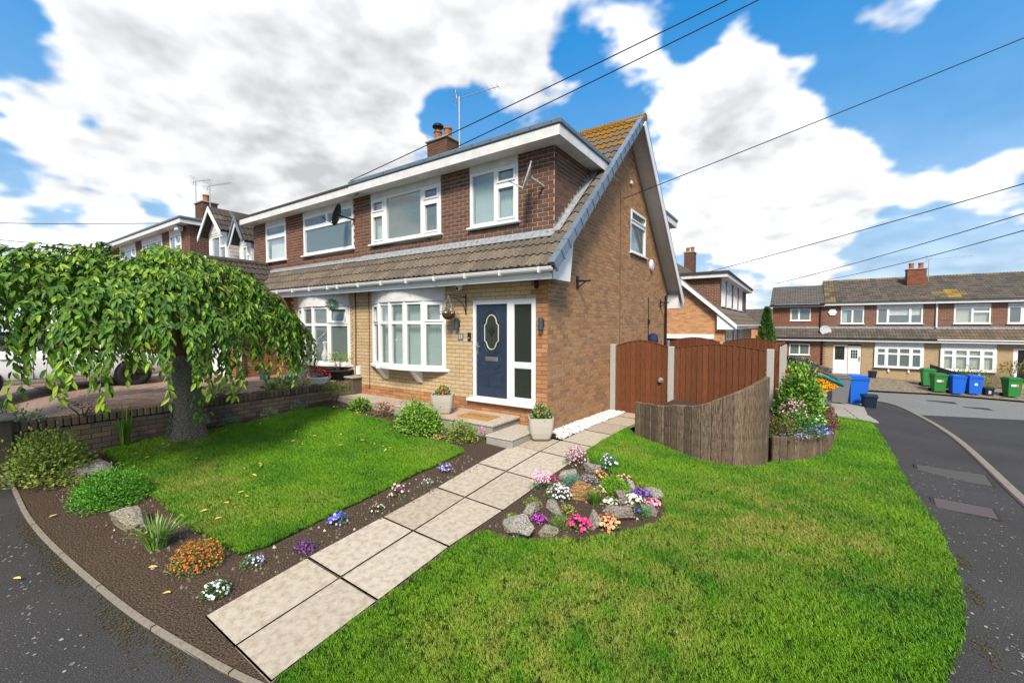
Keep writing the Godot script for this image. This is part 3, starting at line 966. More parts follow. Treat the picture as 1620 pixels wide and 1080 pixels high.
func window(parent: Node, T: Transform3D, w: float, h: float, lights: Array, sill := true, blind := 0, label := "", called := "window") -> MeshInstance3D:
	# lights: [x0, y0, x1, y1, sash]; the frame is what is left between them
	var f := MB.new()
	f.T = T
	var xs := [0.0, w]
	var ys := [0.0, h]
	for l in lights:
		for v in [l[0], l[2]]:
			if not xs.any(func(q): return absf(q - v) < 0.004): xs.append(v)
		for v in [l[1], l[3]]:
			if not ys.any(func(q): return absf(q - v) < 0.004): ys.append(v)
	xs.sort()
	ys.sort()
	for i in xs.size() - 1:
		var j0 := -1
		for j in ys.size():
			var solid := false
			if j < ys.size() - 1:
				solid = true
				var c := Vector2((xs[i] + xs[i + 1]) / 2, (ys[j] + ys[j + 1]) / 2)
				for l in lights:
					if c.x > l[0] and c.x < l[2] and c.y > l[1] and c.y < l[3]: solid = false
			if solid and j0 < 0: j0 = j
			if not solid and j0 >= 0:
				f.box(V(xs[i], ys[j0], -0.07), V(xs[i + 1], ys[j], 0.0))
				j0 = -1
	var o := part(parent, called, f, M.upvc, label)
	for l in lights:
		var in_ := 0.0
		if l.size() > 4 and l[4]:
			var s := MB.new()
			s.T = T
			var t := 0.042
			var r := [l[0] - 0.012, l[1] - 0.012, l[2] + 0.012, l[3] + 0.012]
			s.bev(V(r[0], r[1], 0.001), V(r[2], r[1] + t, 0.02), 0.005)
			s.bev(V(r[0], r[3] - t, 0.001), V(r[2], r[3], 0.02), 0.005)
			s.bev(V(r[0], r[1] + t, 0.001), V(r[0] + t, r[3] - t, 0.02), 0.005)
			s.bev(V(r[2] - t, r[1] + t, 0.001), V(r[2], r[3] - t, 0.02), 0.005)
			s.box(V(r[0] + 0.012, r[1] + 0.012, -0.06), V(r[0] + t - 0.005, r[3] - 0.012, 0.0))
			s.box(V(r[2] - t + 0.005, r[1] + 0.012, -0.06), V(r[2] - 0.012, r[3] - 0.012, 0.0))
			part(o, "sash", s, M.upvc)
			in_ = 0.03
		var p := MB.new()
		p.T = T
		p.box(V(l[0] + in_ + 0.001, l[1] + in_ * 0.9 + 0.001, -0.036), V(l[2] - in_ - 0.001, l[3] - in_ * 0.9 - 0.001, -0.03))
		part(o, "pane", p, M.glass)
	if sill:
		var s := MB.new()
		s.T = T
		s.bev(V(-0.05, -0.045, -0.07), V(w + 0.05, -0.002, 0.075), 0.008)
		part(o, "sill", s, M.upvc)
	if blind > 0:
		var b := MB.new()
		var x := 0.04
		while x < w - 0.1:
			b.T = T * Transform3D(Basis(Vector3.UP, 1.0 if blind == 1 else 0.35), V(x + 0.04, 0.04, -0.16))
			b.box(V(-0.044, 0, -0.0015), V(0.044, h - 0.06, 0.0015))
			x += 0.079
		part(o, "blind", b, M.blind if blind < 3 else M.blind_cream)
	return o

func tile_mesh(wd := 0.3, ln := 0.42) -> ArrayMesh:
	var key := "tile%.2f_%.2f" % [wd, ln]
	if cache.has(key): return cache[key]
	var pr := [[0.0, 0.0], [0.03, 0.0], [0.05, 0.024], [0.1, 0.024], [0.12, 0.0], [0.18, 0.0], [0.2, 0.024], [0.25, 0.024], [0.27, 0.0], [0.298, 0.0]]
	var b := MB.new()
	var k := wd / 0.3
	for i in pr.size() - 1:
		var x0: float = pr[i][0] * k
		var x1: float = pr[i + 1][0] * k
		var z0: float = pr[i][1]
		var z1: float = pr[i + 1][1]
		b.q(V(x0, 0, z0 + 0.038), V(x0, ln, z0 + 0.004), V(x1, ln, z1 + 0.004), V(x1, 0, z1 + 0.038))
		b.q(V(x0, 0, 0.0), V(x0, 0, z0 + 0.038), V(x1, 0, z1 + 0.038), V(x1, 0, 0.0))
	b.q(V(0, 0, 0), V(0, ln, -0.01), V(0, ln, 0.004), V(0, 0, 0.038))
	b.q(V(pr[-1][0] * k, 0, 0.038), V(pr[-1][0] * k, ln, 0.004), V(pr[-1][0] * k, ln, -0.01), V(pr[-1][0] * k, 0, 0))
	cache[key] = b.mesh()
	return cache[key]

func tiles(parent: Node, T: Transform3D, keep: Callable, cols: int, rows: int, pickm: Callable, wd := 0.3, gauge := 0.345) -> void:
	# T: x along the eaves, y up the slope, z out of the roof
	for r in rows:
		for c in cols:
			if not keep.call(c * wd, r * gauge): continue
			var o := part(parent, "tile", tile_mesh(wd), pickm.call(c * wd, r * gauge))
			o.transform = T * Transform3D(Basis(), V(c * wd, r * gauge + rng.randf_range(-0.006, 0.004), rng.randf_range(0.0, 0.003)))

func tiles_joined(parent: Node, T: Transform3D, keep: Callable, cols: int, rows: int, tone: Callable, wd := 0.3, gauge := 0.345, m: Material = null) -> void:
	var b := MB.new()
	var pr := [[0.0, 0.0], [0.06, 0.028], [0.1, 0.028], [0.16, 0.0], [0.21, 0.028], [0.25, 0.028], [0.298, 0.0]]
	for r in rows:
		for c in cols:
			if not keep.call(c * wd, r * gauge): continue
			b.k = tone.call(c * wd, r * gauge)
			b.T = T * Transform3D(Basis(), V(c * wd, r * gauge, 0))
			for i in pr.size() - 1:
				var x0: float = pr[i][0] * wd / 0.3
				var x1: float = pr[i + 1][0] * wd / 0.3
				b.q(V(x0, 0, pr[i][1] + 0.038), V(x0, gauge + 0.03, pr[i][1] + 0.006), V(x1, gauge + 0.03, pr[i + 1][1] + 0.006), V(x1, 0, pr[i + 1][1] + 0.038))
				b.q(V(x0, 0, 0.0), V(x0, 0, pr[i][1] + 0.038), V(x1, 0, pr[i + 1][1] + 0.038), V(x1, 0, 0.0))
	part(parent, "roof_tiling", b, m if m else M.vc, "", "stuff")

func frame_at(o: Vector3, u: Vector3, up: Vector3) -> Transform3D:
	u = u.normalized()
	var z := u.cross(up).normalized()
	return Transform3D(Basis(u, z.cross(u), z), o)

func bay(parent: Node, x0: float, x1: float, y0: float, y1: float, sag: float, n: int, T: Transform3D, blind: int) -> MeshInstance3D:
	# a bow window of n facets on a shallow arc; returns the window part
	var ch := x1 - x0
	var R := (ch * ch / 4 + sag * sag) / (2 * sag)
	var half := asin(ch / 2 / R)
	var at := func(a: float, e := 0.0): return Vector2((x0 + x1) / 2 + sin(a) * (R + e), cos(a) * (R + e) - R + sag)
	var posts := MB.new()
	posts.T = T
	for i in n + 1:
		var a := -half + 2 * half * i / n
		var p: Vector2 = at.call(a)
		posts.tube([V(p.x, y0, p.y - 0.02), V(p.x, y1, p.y - 0.02)], [0.042], 8)
	var win := part(parent, "bay_window", posts, M.upvc)
	for i in n:
		var a := -half + 2 * half * i / n
		var e := -half + 2 * half * (i + 1) / n
		var p: Vector2 = at.call(a)
		var r: Vector2 = at.call(e)
		var d := (r - p)
		var L := d.length()
		var FT := T * frame_at(V(p.x, y0, p.y), V(d.x, 0, d.y), Vector3.UP)
		var tr := (y1 - y0) * 0.68
		var sash := i == 0 or i == n - 1
		var lights := [[0.065, 0.065, L - 0.065, tr - 0.03, false], [0.085 if sash else 0.065, tr + 0.04, L - (0.085 if sash else 0.065), y1 - y0 - 0.06, sash]]
		bay_light(win, FT, L, y1 - y0, lights, blind)
	var s := MB.new()
	s.T = T
	var pl := PackedVector2Array()
	pl.append(Vector2(x0 - 0.14, 0.0))
	for i in 17:
		pl.append(at.call(-half + 2 * half * i / 16.0, 0.07))
	pl.append(Vector2(x1 + 0.14, 0.0))
	s.T = T * Transform3D(Basis(V(1, 0, 0), V(0, 0, 1), V(0, -1, 0)), V(0, y0, 0))
	s.extrude(pl, 0.002, 0.055)
	part(win, "sill", s, M.upvc)
	return win

func bay_light(win: Node, FT: Transform3D, L: float, h: float, lights: Array, blind: int) -> void:
	var f := MB.new()
	f.T = FT
	var a: Array = lights[0]
	var b: Array = lights[1]
	f.box(V(0.02, 0, -0.06), V(L - 0.02, a[1], 0))
	f.box(V(0.02, b[3], -0.06), V(L - 0.02, h, 0))
	f.box(V(0.02, a[3], -0.06), V(L - 0.02, b[1], 0))
	f.box(V(0.02, a[1], -0.06), V(a[0], a[3], 0))
	f.box(V(a[2], a[1], -0.06), V(L - 0.02, a[3], 0))
	f.box(V(0.02, b[1], -0.06), V(b[0], b[3], 0))
	f.box(V(b[2], b[1], -0.06), V(L - 0.02, b[3], 0))
	part(win, "frame", f, M.upvc)
	if b[4]:
		var s := MB.new()
		s.T = FT
		s.bev(V(0.035, b[1] - 0.02, 0.001), V(L - 0.035, b[1] + 0.025, 0.02), 0.005)
		s.bev(V(0.035, b[3] - 0.025, 0.001), V(L - 0.035, b[3] + 0.02, 0.02), 0.005)
		s.bev(V(0.035, b[1] + 0.025, 0.001), V(b[0] + 0.02, b[3] - 0.025, 0.02), 0.005)
		s.bev(V(b[2] - 0.02, b[1] + 0.025, 0.001), V(L - 0.035, b[3] - 0.025, 0.02), 0.005)
		part(win, "sash", s, M.upvc)
	for l in lights:
		var p := MB.new()
		p.T = FT
		p.box(V(l[0] + 0.001, l[1] + 0.001, -0.036), V(l[2] - 0.001, l[3] - 0.001, -0.03))
		part(win, "pane", p, M.glass)
	if blind:
		var s := MB.new()
		var x := 0.03
		while x < L - 0.05:
			s.T = FT * Transform3D(Basis(Vector3.UP, 0.95), V(x + 0.03, 0.03, -0.2))
			s.box(V(-0.044, 0, -0.0015), V(0.044, h - 0.05, 0.0015))
			x += 0.079
		part(win, "blind", s, M.blind)

const RS := 0.9   # rise of the main roof per metre of depth
func roof_y(z: float) -> float:
	return 3.0 + RS * (0.5 - z)

func make_house() -> void:
	var h := thing("semi_detached_house", "brick dormer house with dark blue front door and weathered brown gable wall", "house")
	var wl := -5.78
	# walls of laid bricks over mortar
	var holes := [[-1.75, 0.47, -0.25, 2.504], [-4.94, 1.05, -2.54, 2.83]]
	var mf := MB.new()
	var front := Node3D.new()
	front.name = "wall"
	h.add_child(front)
	var gable := Node3D.new()
	gable.name = "gable_wall"
	h.add_child(gable)
	var pal := func(u: float, y: float):
		if u > -0.26 or y < 0.5: return pick(BROWN) * Color(1.12, 1.0, 0.95)
		return pick(CREAM)
	bricks(Transform3D(), func(y): return cut([[wl, 0.0]], holes, y), -0.16, 2.83, pal, mf, 0.0, 0.225, 0.073, 0.01, front)
	part(front, "mortar", mf, M.mortar_brown)
	var mg := MB.new()
	var GT := Transform3D(Basis(V(0, 0, -1), V(0, 1, 0), V(1, 0, 0)), V(0, 0, 0))
	var gsp := func(y: float):
		var lo := maxf(0.0, -(0.5 - (y + 0.1 - 3.0) / RS)) if y > 3.4 else 0.0
		if y > 2.8 and y <= 3.4: lo = 0.0
		return cut([[lo, 8.46 - lo]], [[4.5, 3.94, 5.9, 5.17]], y) if lo < 4.1 else []
	bricks(GT, gsp, -0.326, 7.3, func(u, y): return pick(BROWN), mg, 0.0, 0.223, 0.071, 0.012, gable)
	part(gable, "mortar", mg, M.mortar_tan)
	# dormer walls
	var zd := -0.35
	var md := MB.new()
	var dh := [[-2.1, 4.03, -0.87, 5.4], [-5.4, 4.03, -2.95, 5.4]]
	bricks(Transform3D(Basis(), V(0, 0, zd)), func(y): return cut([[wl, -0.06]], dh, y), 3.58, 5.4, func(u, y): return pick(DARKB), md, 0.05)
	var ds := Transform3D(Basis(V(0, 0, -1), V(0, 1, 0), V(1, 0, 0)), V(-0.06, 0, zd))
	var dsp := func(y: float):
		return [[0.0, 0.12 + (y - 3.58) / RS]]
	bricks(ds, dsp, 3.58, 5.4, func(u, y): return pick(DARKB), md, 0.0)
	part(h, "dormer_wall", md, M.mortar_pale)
	lay_bricks(h, 300)
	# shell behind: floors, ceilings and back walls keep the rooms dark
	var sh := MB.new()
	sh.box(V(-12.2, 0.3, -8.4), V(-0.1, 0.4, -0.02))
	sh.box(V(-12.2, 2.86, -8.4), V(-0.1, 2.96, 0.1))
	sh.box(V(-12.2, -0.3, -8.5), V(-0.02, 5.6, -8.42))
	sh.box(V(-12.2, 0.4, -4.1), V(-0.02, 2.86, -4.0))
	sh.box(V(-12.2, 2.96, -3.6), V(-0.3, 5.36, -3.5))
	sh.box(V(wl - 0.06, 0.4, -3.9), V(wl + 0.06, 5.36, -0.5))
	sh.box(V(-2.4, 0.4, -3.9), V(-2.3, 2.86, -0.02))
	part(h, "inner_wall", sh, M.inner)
	# roof: deck, tiles, verge caps, ridge
	var N := V(0, 1, RS).normalized()
	var deck := MB.new()
	var zr := -4.3
	var yr := roof_y(zr)
	deck.q(V(wl, 3.0, 0.5), V(wl, yr, zr), V(0.4, yr, zr), V(0.4, 3.0, 0.5))
	deck.q(V(0.4, 2.86, -9.1), V(0.4, yr, zr), V(wl, yr, zr), V(wl, 2.86, -9.1))
	deck.T = Transform3D(Basis(), V(0, -0.08, 0))
	deck.q(V(0.4, 3.0, 0.5), V(0.4, yr, zr), V(wl, yr, zr), V(wl, 3.0, 0.5))
	deck.q(V(wl, 2.86, -9.1), V(wl, yr, zr), V(0.4, yr, zr), V(0.4, 2.86, -9.1))
	var roof := part(h, "roof", deck, M.tile_dark)
	var RT := frame_at(V(wl + 0.02, 3.0, 0.5), V(1, 0, 0), V(0, RS, -1).normalized())
	var keep := func(x: float, s: float):
		var wx := x + wl
		var z := 0.5 - s / sqrt(1 + RS * RS)
		if wx > -0.2: return true
		if z > -0.28: return true
		return z < -2.1
	var sel := func(x: float, s: float):
		var y := 3.0 + s * RS / sqrt(1 + RS * RS)
		if y > 6.75: return M.lichen
		if y > 6.1 and rng.randf() < 0.75: return M.lichen if rng.randf() < 0.45 else M.lichen_some
		if y > 4.4 and rng.randf() < 0.12: return M.lichen_some
		return M.tile[rng.randi() % 4]
	tiles(roof, RT, keep, 20, 19, sel, 0.308)
	var step := 0.345
	for i in 19:
		var c := MB.new()
		c.T = RT
		var s := i * step
		var xe := 0.40 - wl - 0.02
		c.box(V(xe - 0.1, s, 0.062), V(xe + 0.02, s + step + 0.02, 0.074))
		c.box(V(xe, s, -0.1), V(xe + 0.022, s + step - 0.012, 0.062))
		c.box(V(xe, s - 0.012, -0.115), V(xe + 0.034, s + 0.03, 0.08))
		part(roof, "verge_cap", c, M.cap)
	var vr := MB.new()
	var BT := frame_at(V(0.4, 2.86, -9.1), V(0, yr - 2.86, zr + 9.1), V(0, 0, -1))
	vr.T = BT
	vr.box(V(0, -0.11, -0.02), V(6.6, 0.085, 0.02))
	part(roof, "verge_strip", vr, M.cap)
	var rd := MB.new()
	for i in 14:
		var x0 := wl + i * 0.445
		rd.tube([V(x0, yr - 0.02, zr), V(x0 + 0.44, yr - 0.02, zr)], [0.12, 0.125], 8)
	part(roof, "ridge", rd, M.lichen)
	# barge board and clad soffit of the verge
	var bg := MB.new()
	bg.T = BT
	bg.box(V(0.1, -0.34, -0.06), V(6.5, -0.112, -0.03))
	part(roof, "barge_board", bg, M.upvc)
	var sf := MB.new()
	for i in 44:
		var t0 := i * 0.148
		sf.T = BT
		sf.box(V(t0 + 0.15, -0.2, 0.022), V(t0 + 0.295, -0.19, 0.4))
	part(roof, "soffit", sf, M.soffit)
	var fs := MB.new()
	fs.T = Transform3D(Basis(V(0, 0, -1), V(0, 1, 0), V(1, 0, 0)), V(0.27, 0, 0))
	fs.extrude(poly([-0.39, 2.8, 0.30, 2.8, 0.44, 3.62, -0.39, 2.98]), 0.0, 0.03)
	part(h, "box_end", fs, M.upvc)
	var rb := MB.new()
	rb.box(V(0.0, 2.58, -9.0), V(0.36, 3.05, -8.45))
	part(h, "box_end", rb, M.soffit)
	# eaves: fascia, soffit, gutter with brackets
	var fa := MB.new()
	fa.box(V(wl, 2.8, 0.37), V(0.3, 3.0, 0.39))
	part(h, "fascia", fa, M.upvc)
	var so := MB.new()
	so.box(V(wl, 2.835, 0.0), V(0.27, 2.845, 0.37))
	part(h, "soffit", so, M.soffit)
	gutter(h, wl, 0.36)
	# lead flashing in lengths
	var nf := frame_at(V(0, 0, 0), V(1, 0, 0), V(0, RS, -1).normalized())
	var s0 := (0.5 + 0.22) * sqrt(1 + RS * RS)
	var lx := [wl, -4.6, -3.1, -1.55, 0.02]
	for i in 4:
		var l := MB.new()
		l.T = frame_at(V(0, 3.0, 0.5), V(1, 0, 0), V(0, RS, -1).normalized())
		l.box(V(lx[i] + 0.004, s0 - 0.06, 0.045), V(lx[i + 1] - 0.004, s0 + 0.19, 0.062))
		l.T = Transform3D()
		l.box(V(lx[i] + 0.004, 3.62, zd), V(lx[i + 1] - 0.004, 3.83, zd + 0.018))
		part(h, "flashing", l, M.lead)
	var lf := MB.new()
	for i in 16:
		var z := zd - 0.02 - i * 0.13
		var y := roof_y(z)
		lf.box(V(-0.06, y - 0.02, z - 0.128), V(-0.045, y + 0.17, z))
	lf.T = frame_at(V(0, 3.0, 0.5), V(1, 0, 0), V(0, RS, -1).normalized())
	lf.box(V(-0.06, s0 + 0.1, 0.05), V(0.1, s0 + 3.0, 0.066))
	part(h, "flashing", lf, M.lead)
	# flat dormer roof with white fascia and grey trim
	var dr := MB.new()
	dr.box(V(wl, 5.37, -2.9), V(0.24, 5.38, 0.04))
	part(h, "soffit", dr, M.soffit)
	var df := MB.new()
	df.box(V(wl, 5.345, 0.03), V(0.25, 5.53, 0.05))
	df.box(V(0.23, 5.345, -2.45), V(0.25, 5.53, 0.03))
	part(h, "dormer_fascia", df, M.panel)
	var dt := MB.new()
	dt.bev(V(wl, 5.531, -2.75), V(0.28, 5.64, 0.08), 0.02)
	part(h, "dormer_roof", dt, M.trim)
	var bo := MB.new()
	for i in 13:
		bo.T = Transform3D(Basis(V(1, 0, 0), V(0, 0, 1), V(0, -1, 0)), V(0.1 - i * 0.45, 5.585, 0.081))
		bo.lathe([Vector2(0.0, 0.006), Vector2(0.012, 0.004), Vector2(0.014, -0.002)], 6)
	part(h, "bolts", bo, M.black)
	# windows
	var W1 := window(h, Transform3D(Basis(), V(-2.1, 4.08, zd + 0.02)), 1.23, 1.14, [[0.07, 0.07, 0.64, 1.07, false], [0.73, 0.07, 1.16, 0.72, true], [0.73, 0.82, 1.16, 1.07, true]], true, 1)
	var W2 := window(h, Transform3D(Basis(), V(-5.4, 4.08, zd + 0.02)), 2.45, 1.14, [[0.08, 0.07, 0.48, 0.70, true], [0.08, 0.81, 0.48, 1.06, true], [0.6, 0.07, 1.8, 1.08, false], [1.93, 0.07, 2.37, 0.72, true], [1.93, 0.83, 2.37, 1.06, true]], true, 0)
	var bl2 := MB.new()
	for i in 6:
		bl2.T = Transform3D(Basis(Vector3.UP, 0.75), V(-5.35 + i * 0.08, 4.12, zd - 0.15))
		bl2.box(V(-0.044, 0, -0.0015), V(0.044, 1.06, 0.0015))
	part(W2, "blind", bl2, M.blind)
	for a in [[-2.1, -0.87], [-5.4, -2.95]]:
		var pnl := MB.new()
		pnl.box(V(a[0], 5.222, zd - 0.03), V(a[1], 5.37, zd + 0.03))
		part(h, "window_panel", pnl, M.panel)
	window(h, Transform3D(Basis(V(0, 0, -1), V(0, 1, 0), V(1, 0, 0)), V(0.0, 3.98, -4.5)), 1.4, 1.19, [[0.08, 0.07, 1.32, 0.78, false], [0.08, 0.88, 1.32, 1.11, true]], true, 2)
	var bw := bay(h, -4.94, -2.54, 1.06, 2.53, 0.3, 5, Transform3D(), 1)
	var bp := MB.new()
	bp.T = Transform3D(Basis(V(1, 0, 0), V(0, 0, 1), V(0, -1, 0)), Vector3.ZERO)
	var arc := PackedVector2Array()
	arc.append(Vector2(-4.96, 0.0))
	for i in 17:
		var t := i / 16.0
		arc.append(Vector2(-4.94 + 2.4 * t, 0.3 * sin(t * PI) + 0.035))
	arc.append(Vector2(-2.52, 0.0))
	bp.extrude(arc, -2.835, -2.535)
	part(bw, "top_panel", bp, M.panel)
	for x in [-4.42, -3.27]:
		var k := MB.new()
		k.T = Transform3D(Basis(V(0, 0, -1), V(0, 1, 0), V(1, 0, 0)), V(x, 0, 0))
		k.extrude(poly([-0.3, 1.055, -0.3, 0.99, -0.06, 0.72, -0.006, 0.72, -0.006, 1.055]), -0.06, 0.06)
		part(bw, "bracket", k, M.upvc)
	# rear dormer
	var rd2 := MB.new()
	rd2.box(V(wl, 3.3, -8.2), V(-0.06, 5.37, -6.3))
	part(h, "rear_dormer", rd2, brick_mat(Color(0.17, 0.095, 0.07)))
	var rf2 := MB.new()
	rf2.box(V(wl, 5.345, -8.62), V(0.25, 5.53, -6.2))
	part(h, "dormer_fascia", rf2, M.panel)
	var rt2 := MB.new()
	rt2.bev(V(wl, 5.531, -8.66), V(0.28, 5.64, -6.1), 0.02)
	part(h, "dormer_roof", rt2, M.trim)
	make_door(h)
	# chimney astride the party wall
	chimney(h, V(-6.6, 7.2, -4.3), 0.92, 0.6, 1.12, DARKB, 2)

func gutter(h: Node, x0: float, x1: float, y := 2.95, z := 0.395) -> void:
	var g := MB.new()
	var n := 8
	for i in n:
		var a := PI * i / n
		var b := PI * (i + 1) / n
		var r := 0.068
		var p := V(0, y + 0.03 - sin(a) * r, z + 0.07 - cos(a) * r)
		var q := V(0, y + 0.03 - sin(b) * r, z + 0.07 - cos(b) * r)
		g.q(V(x0, p.y, p.z), V(x0, q.y, q.z), V(x1, q.y, q.z), V(x1, p.y, p.z))
		g.q(V(x1, p.y + 0.002, p.z), V(x1, q.y + 0.002, q.z), V(x0, q.y + 0.002, q.z), V(x0, p.y + 0.002, p.z))
		g.t3(V(x1, y + 0.03, z + 0.07), p + V(x1, 0, 0), q + V(x1, 0, 0))
	g.box(V(x0, y + 0.028, z + 0.135), V(x1, y + 0.042, z + 0.144))
	var o := part(h, "gutter", g, M.upvc)
	var x := x1 - 0.25
	while x > x0:
		var b := MB.new()
		b.box(V(x - 0.012, y - 0.05, z), V(x + 0.012, y - 0.032, z + 0.08))
		b.box(V(x - 0.012, y - 0.05, z + 0.08), V(x + 0.012, y + 0.048, z + 0.15))
		part(o, "bracket", b, M.upvc)
		x -= 0.82

func chimney(h: Node, at: Vector3, w: float, d: float, ht: float, pal: Array, pots: int) -> void:
	var m := MB.new()
	var l := V(at.x - w / 2, at.y, at.z - d / 2)
	var cs := MB.new()
	for f in [[Transform3D(Basis(), V(l.x, 0, l.z + d)), w], [Transform3D(Basis(V(0, 0, -1), V(0, 1, 0), V(1, 0, 0)), V(l.x + w, 0, l.z + d)), d], [Transform3D(Basis(V(-1, 0, 0), V(0, 1, 0), V(0, 0, -1)), V(l.x + w, 0, l.z)), w], [Transform3D(Basis(V(0, 0, 1), V(0, 1, 0), V(-1, 0, 0)), V(l.x, 0, l.z)), d]]:
		bricks(f[0], func(y): return [[0.0, f[1]]], at.y, at.y + ht, func(u, y): return pick(pal), m)
	for b in bricklist:
		cs.T = b[1]
		cs.k = b[6]
		cs.box(V(b[2], b[4], -0.004), V(b[3], b[5], 0.007), false)
	bricklist = []
	var o := part(h, "chimney", m, M.mortar_brown)
	part(o, "brickwork", cs, M.vc, "", "stuff")
	var cap := MB.new()
	cap.bev(V(l.x - 0.06, at.y + ht, l.z - 0.06), V(l.x + w + 0.06, at.y + ht + 0.07, l.z + d + 0.06), 0.02)
	part(o, "capping", cap, M.concrete)
	var terra := mat(lin(0.42, 0.17, 0.075), 0.85, M.blot, 1.5)
	for i in pots:
		var p := MB.new()
		var x := at.x + (i - (pots - 1) * 0.5) * w * 0.5
		p.T = Transform3D(Basis(), V(x, at.y + ht + 0.06, at.z))
		p.lathe([Vector2(0.16, 0), Vector2(0.15, 0.08), Vector2(0.13, 0.1), Vector2(0.13, 0.32), Vector2(0.155, 0.35), Vector2(0.155, 0.4), Vector2(0.12, 0.4), Vector2(0.12, 0.2)], 14)
		part(o, "chimney_pot", p, terra)

func arch_outline(w: float, y0: float, y1: float, e := 0.0) -> PackedVector2Array:
	# tall glazed shape of the door: stepped arch on top, ogee below
	var p := PackedVector2Array()
	var hw := w / 2 + e
	for i in 13:
		var a := PI * i / 12.0
		p.append(Vector2(cos(a) * (hw * 0.74), y1 - 0.17 + sin(a) * (0.17 + e)))
	p.append(Vector2(-hw, y1 - 0.2))
	p.append(Vector2(-hw, y0 + 0.17))
	p.append(Vector2(-hw * 0.78, y0 + 0.15))
	for i in 9:
		var a := PI + PI * (i + 0.5) / 9.0
		p.append(Vector2(cos(a) * hw * 0.68, y0 + 0.13 + sin(a) * (0.13 + e)))
	p.append(Vector2(hw * 0.78, y0 + 0.15))
	p.append(Vector2(hw, y0 + 0.17))
	p.append(Vector2(hw, y1 - 0.2))
	return p

func outline_tube(b: MB, pl: PackedVector2Array, z: float, r: float) -> void:
	var pts := []
	for q in pl: pts.append(V(q.x, q.y, z))
	pts.append(pts[0])
	b.tube(pts, [r], 6, false)

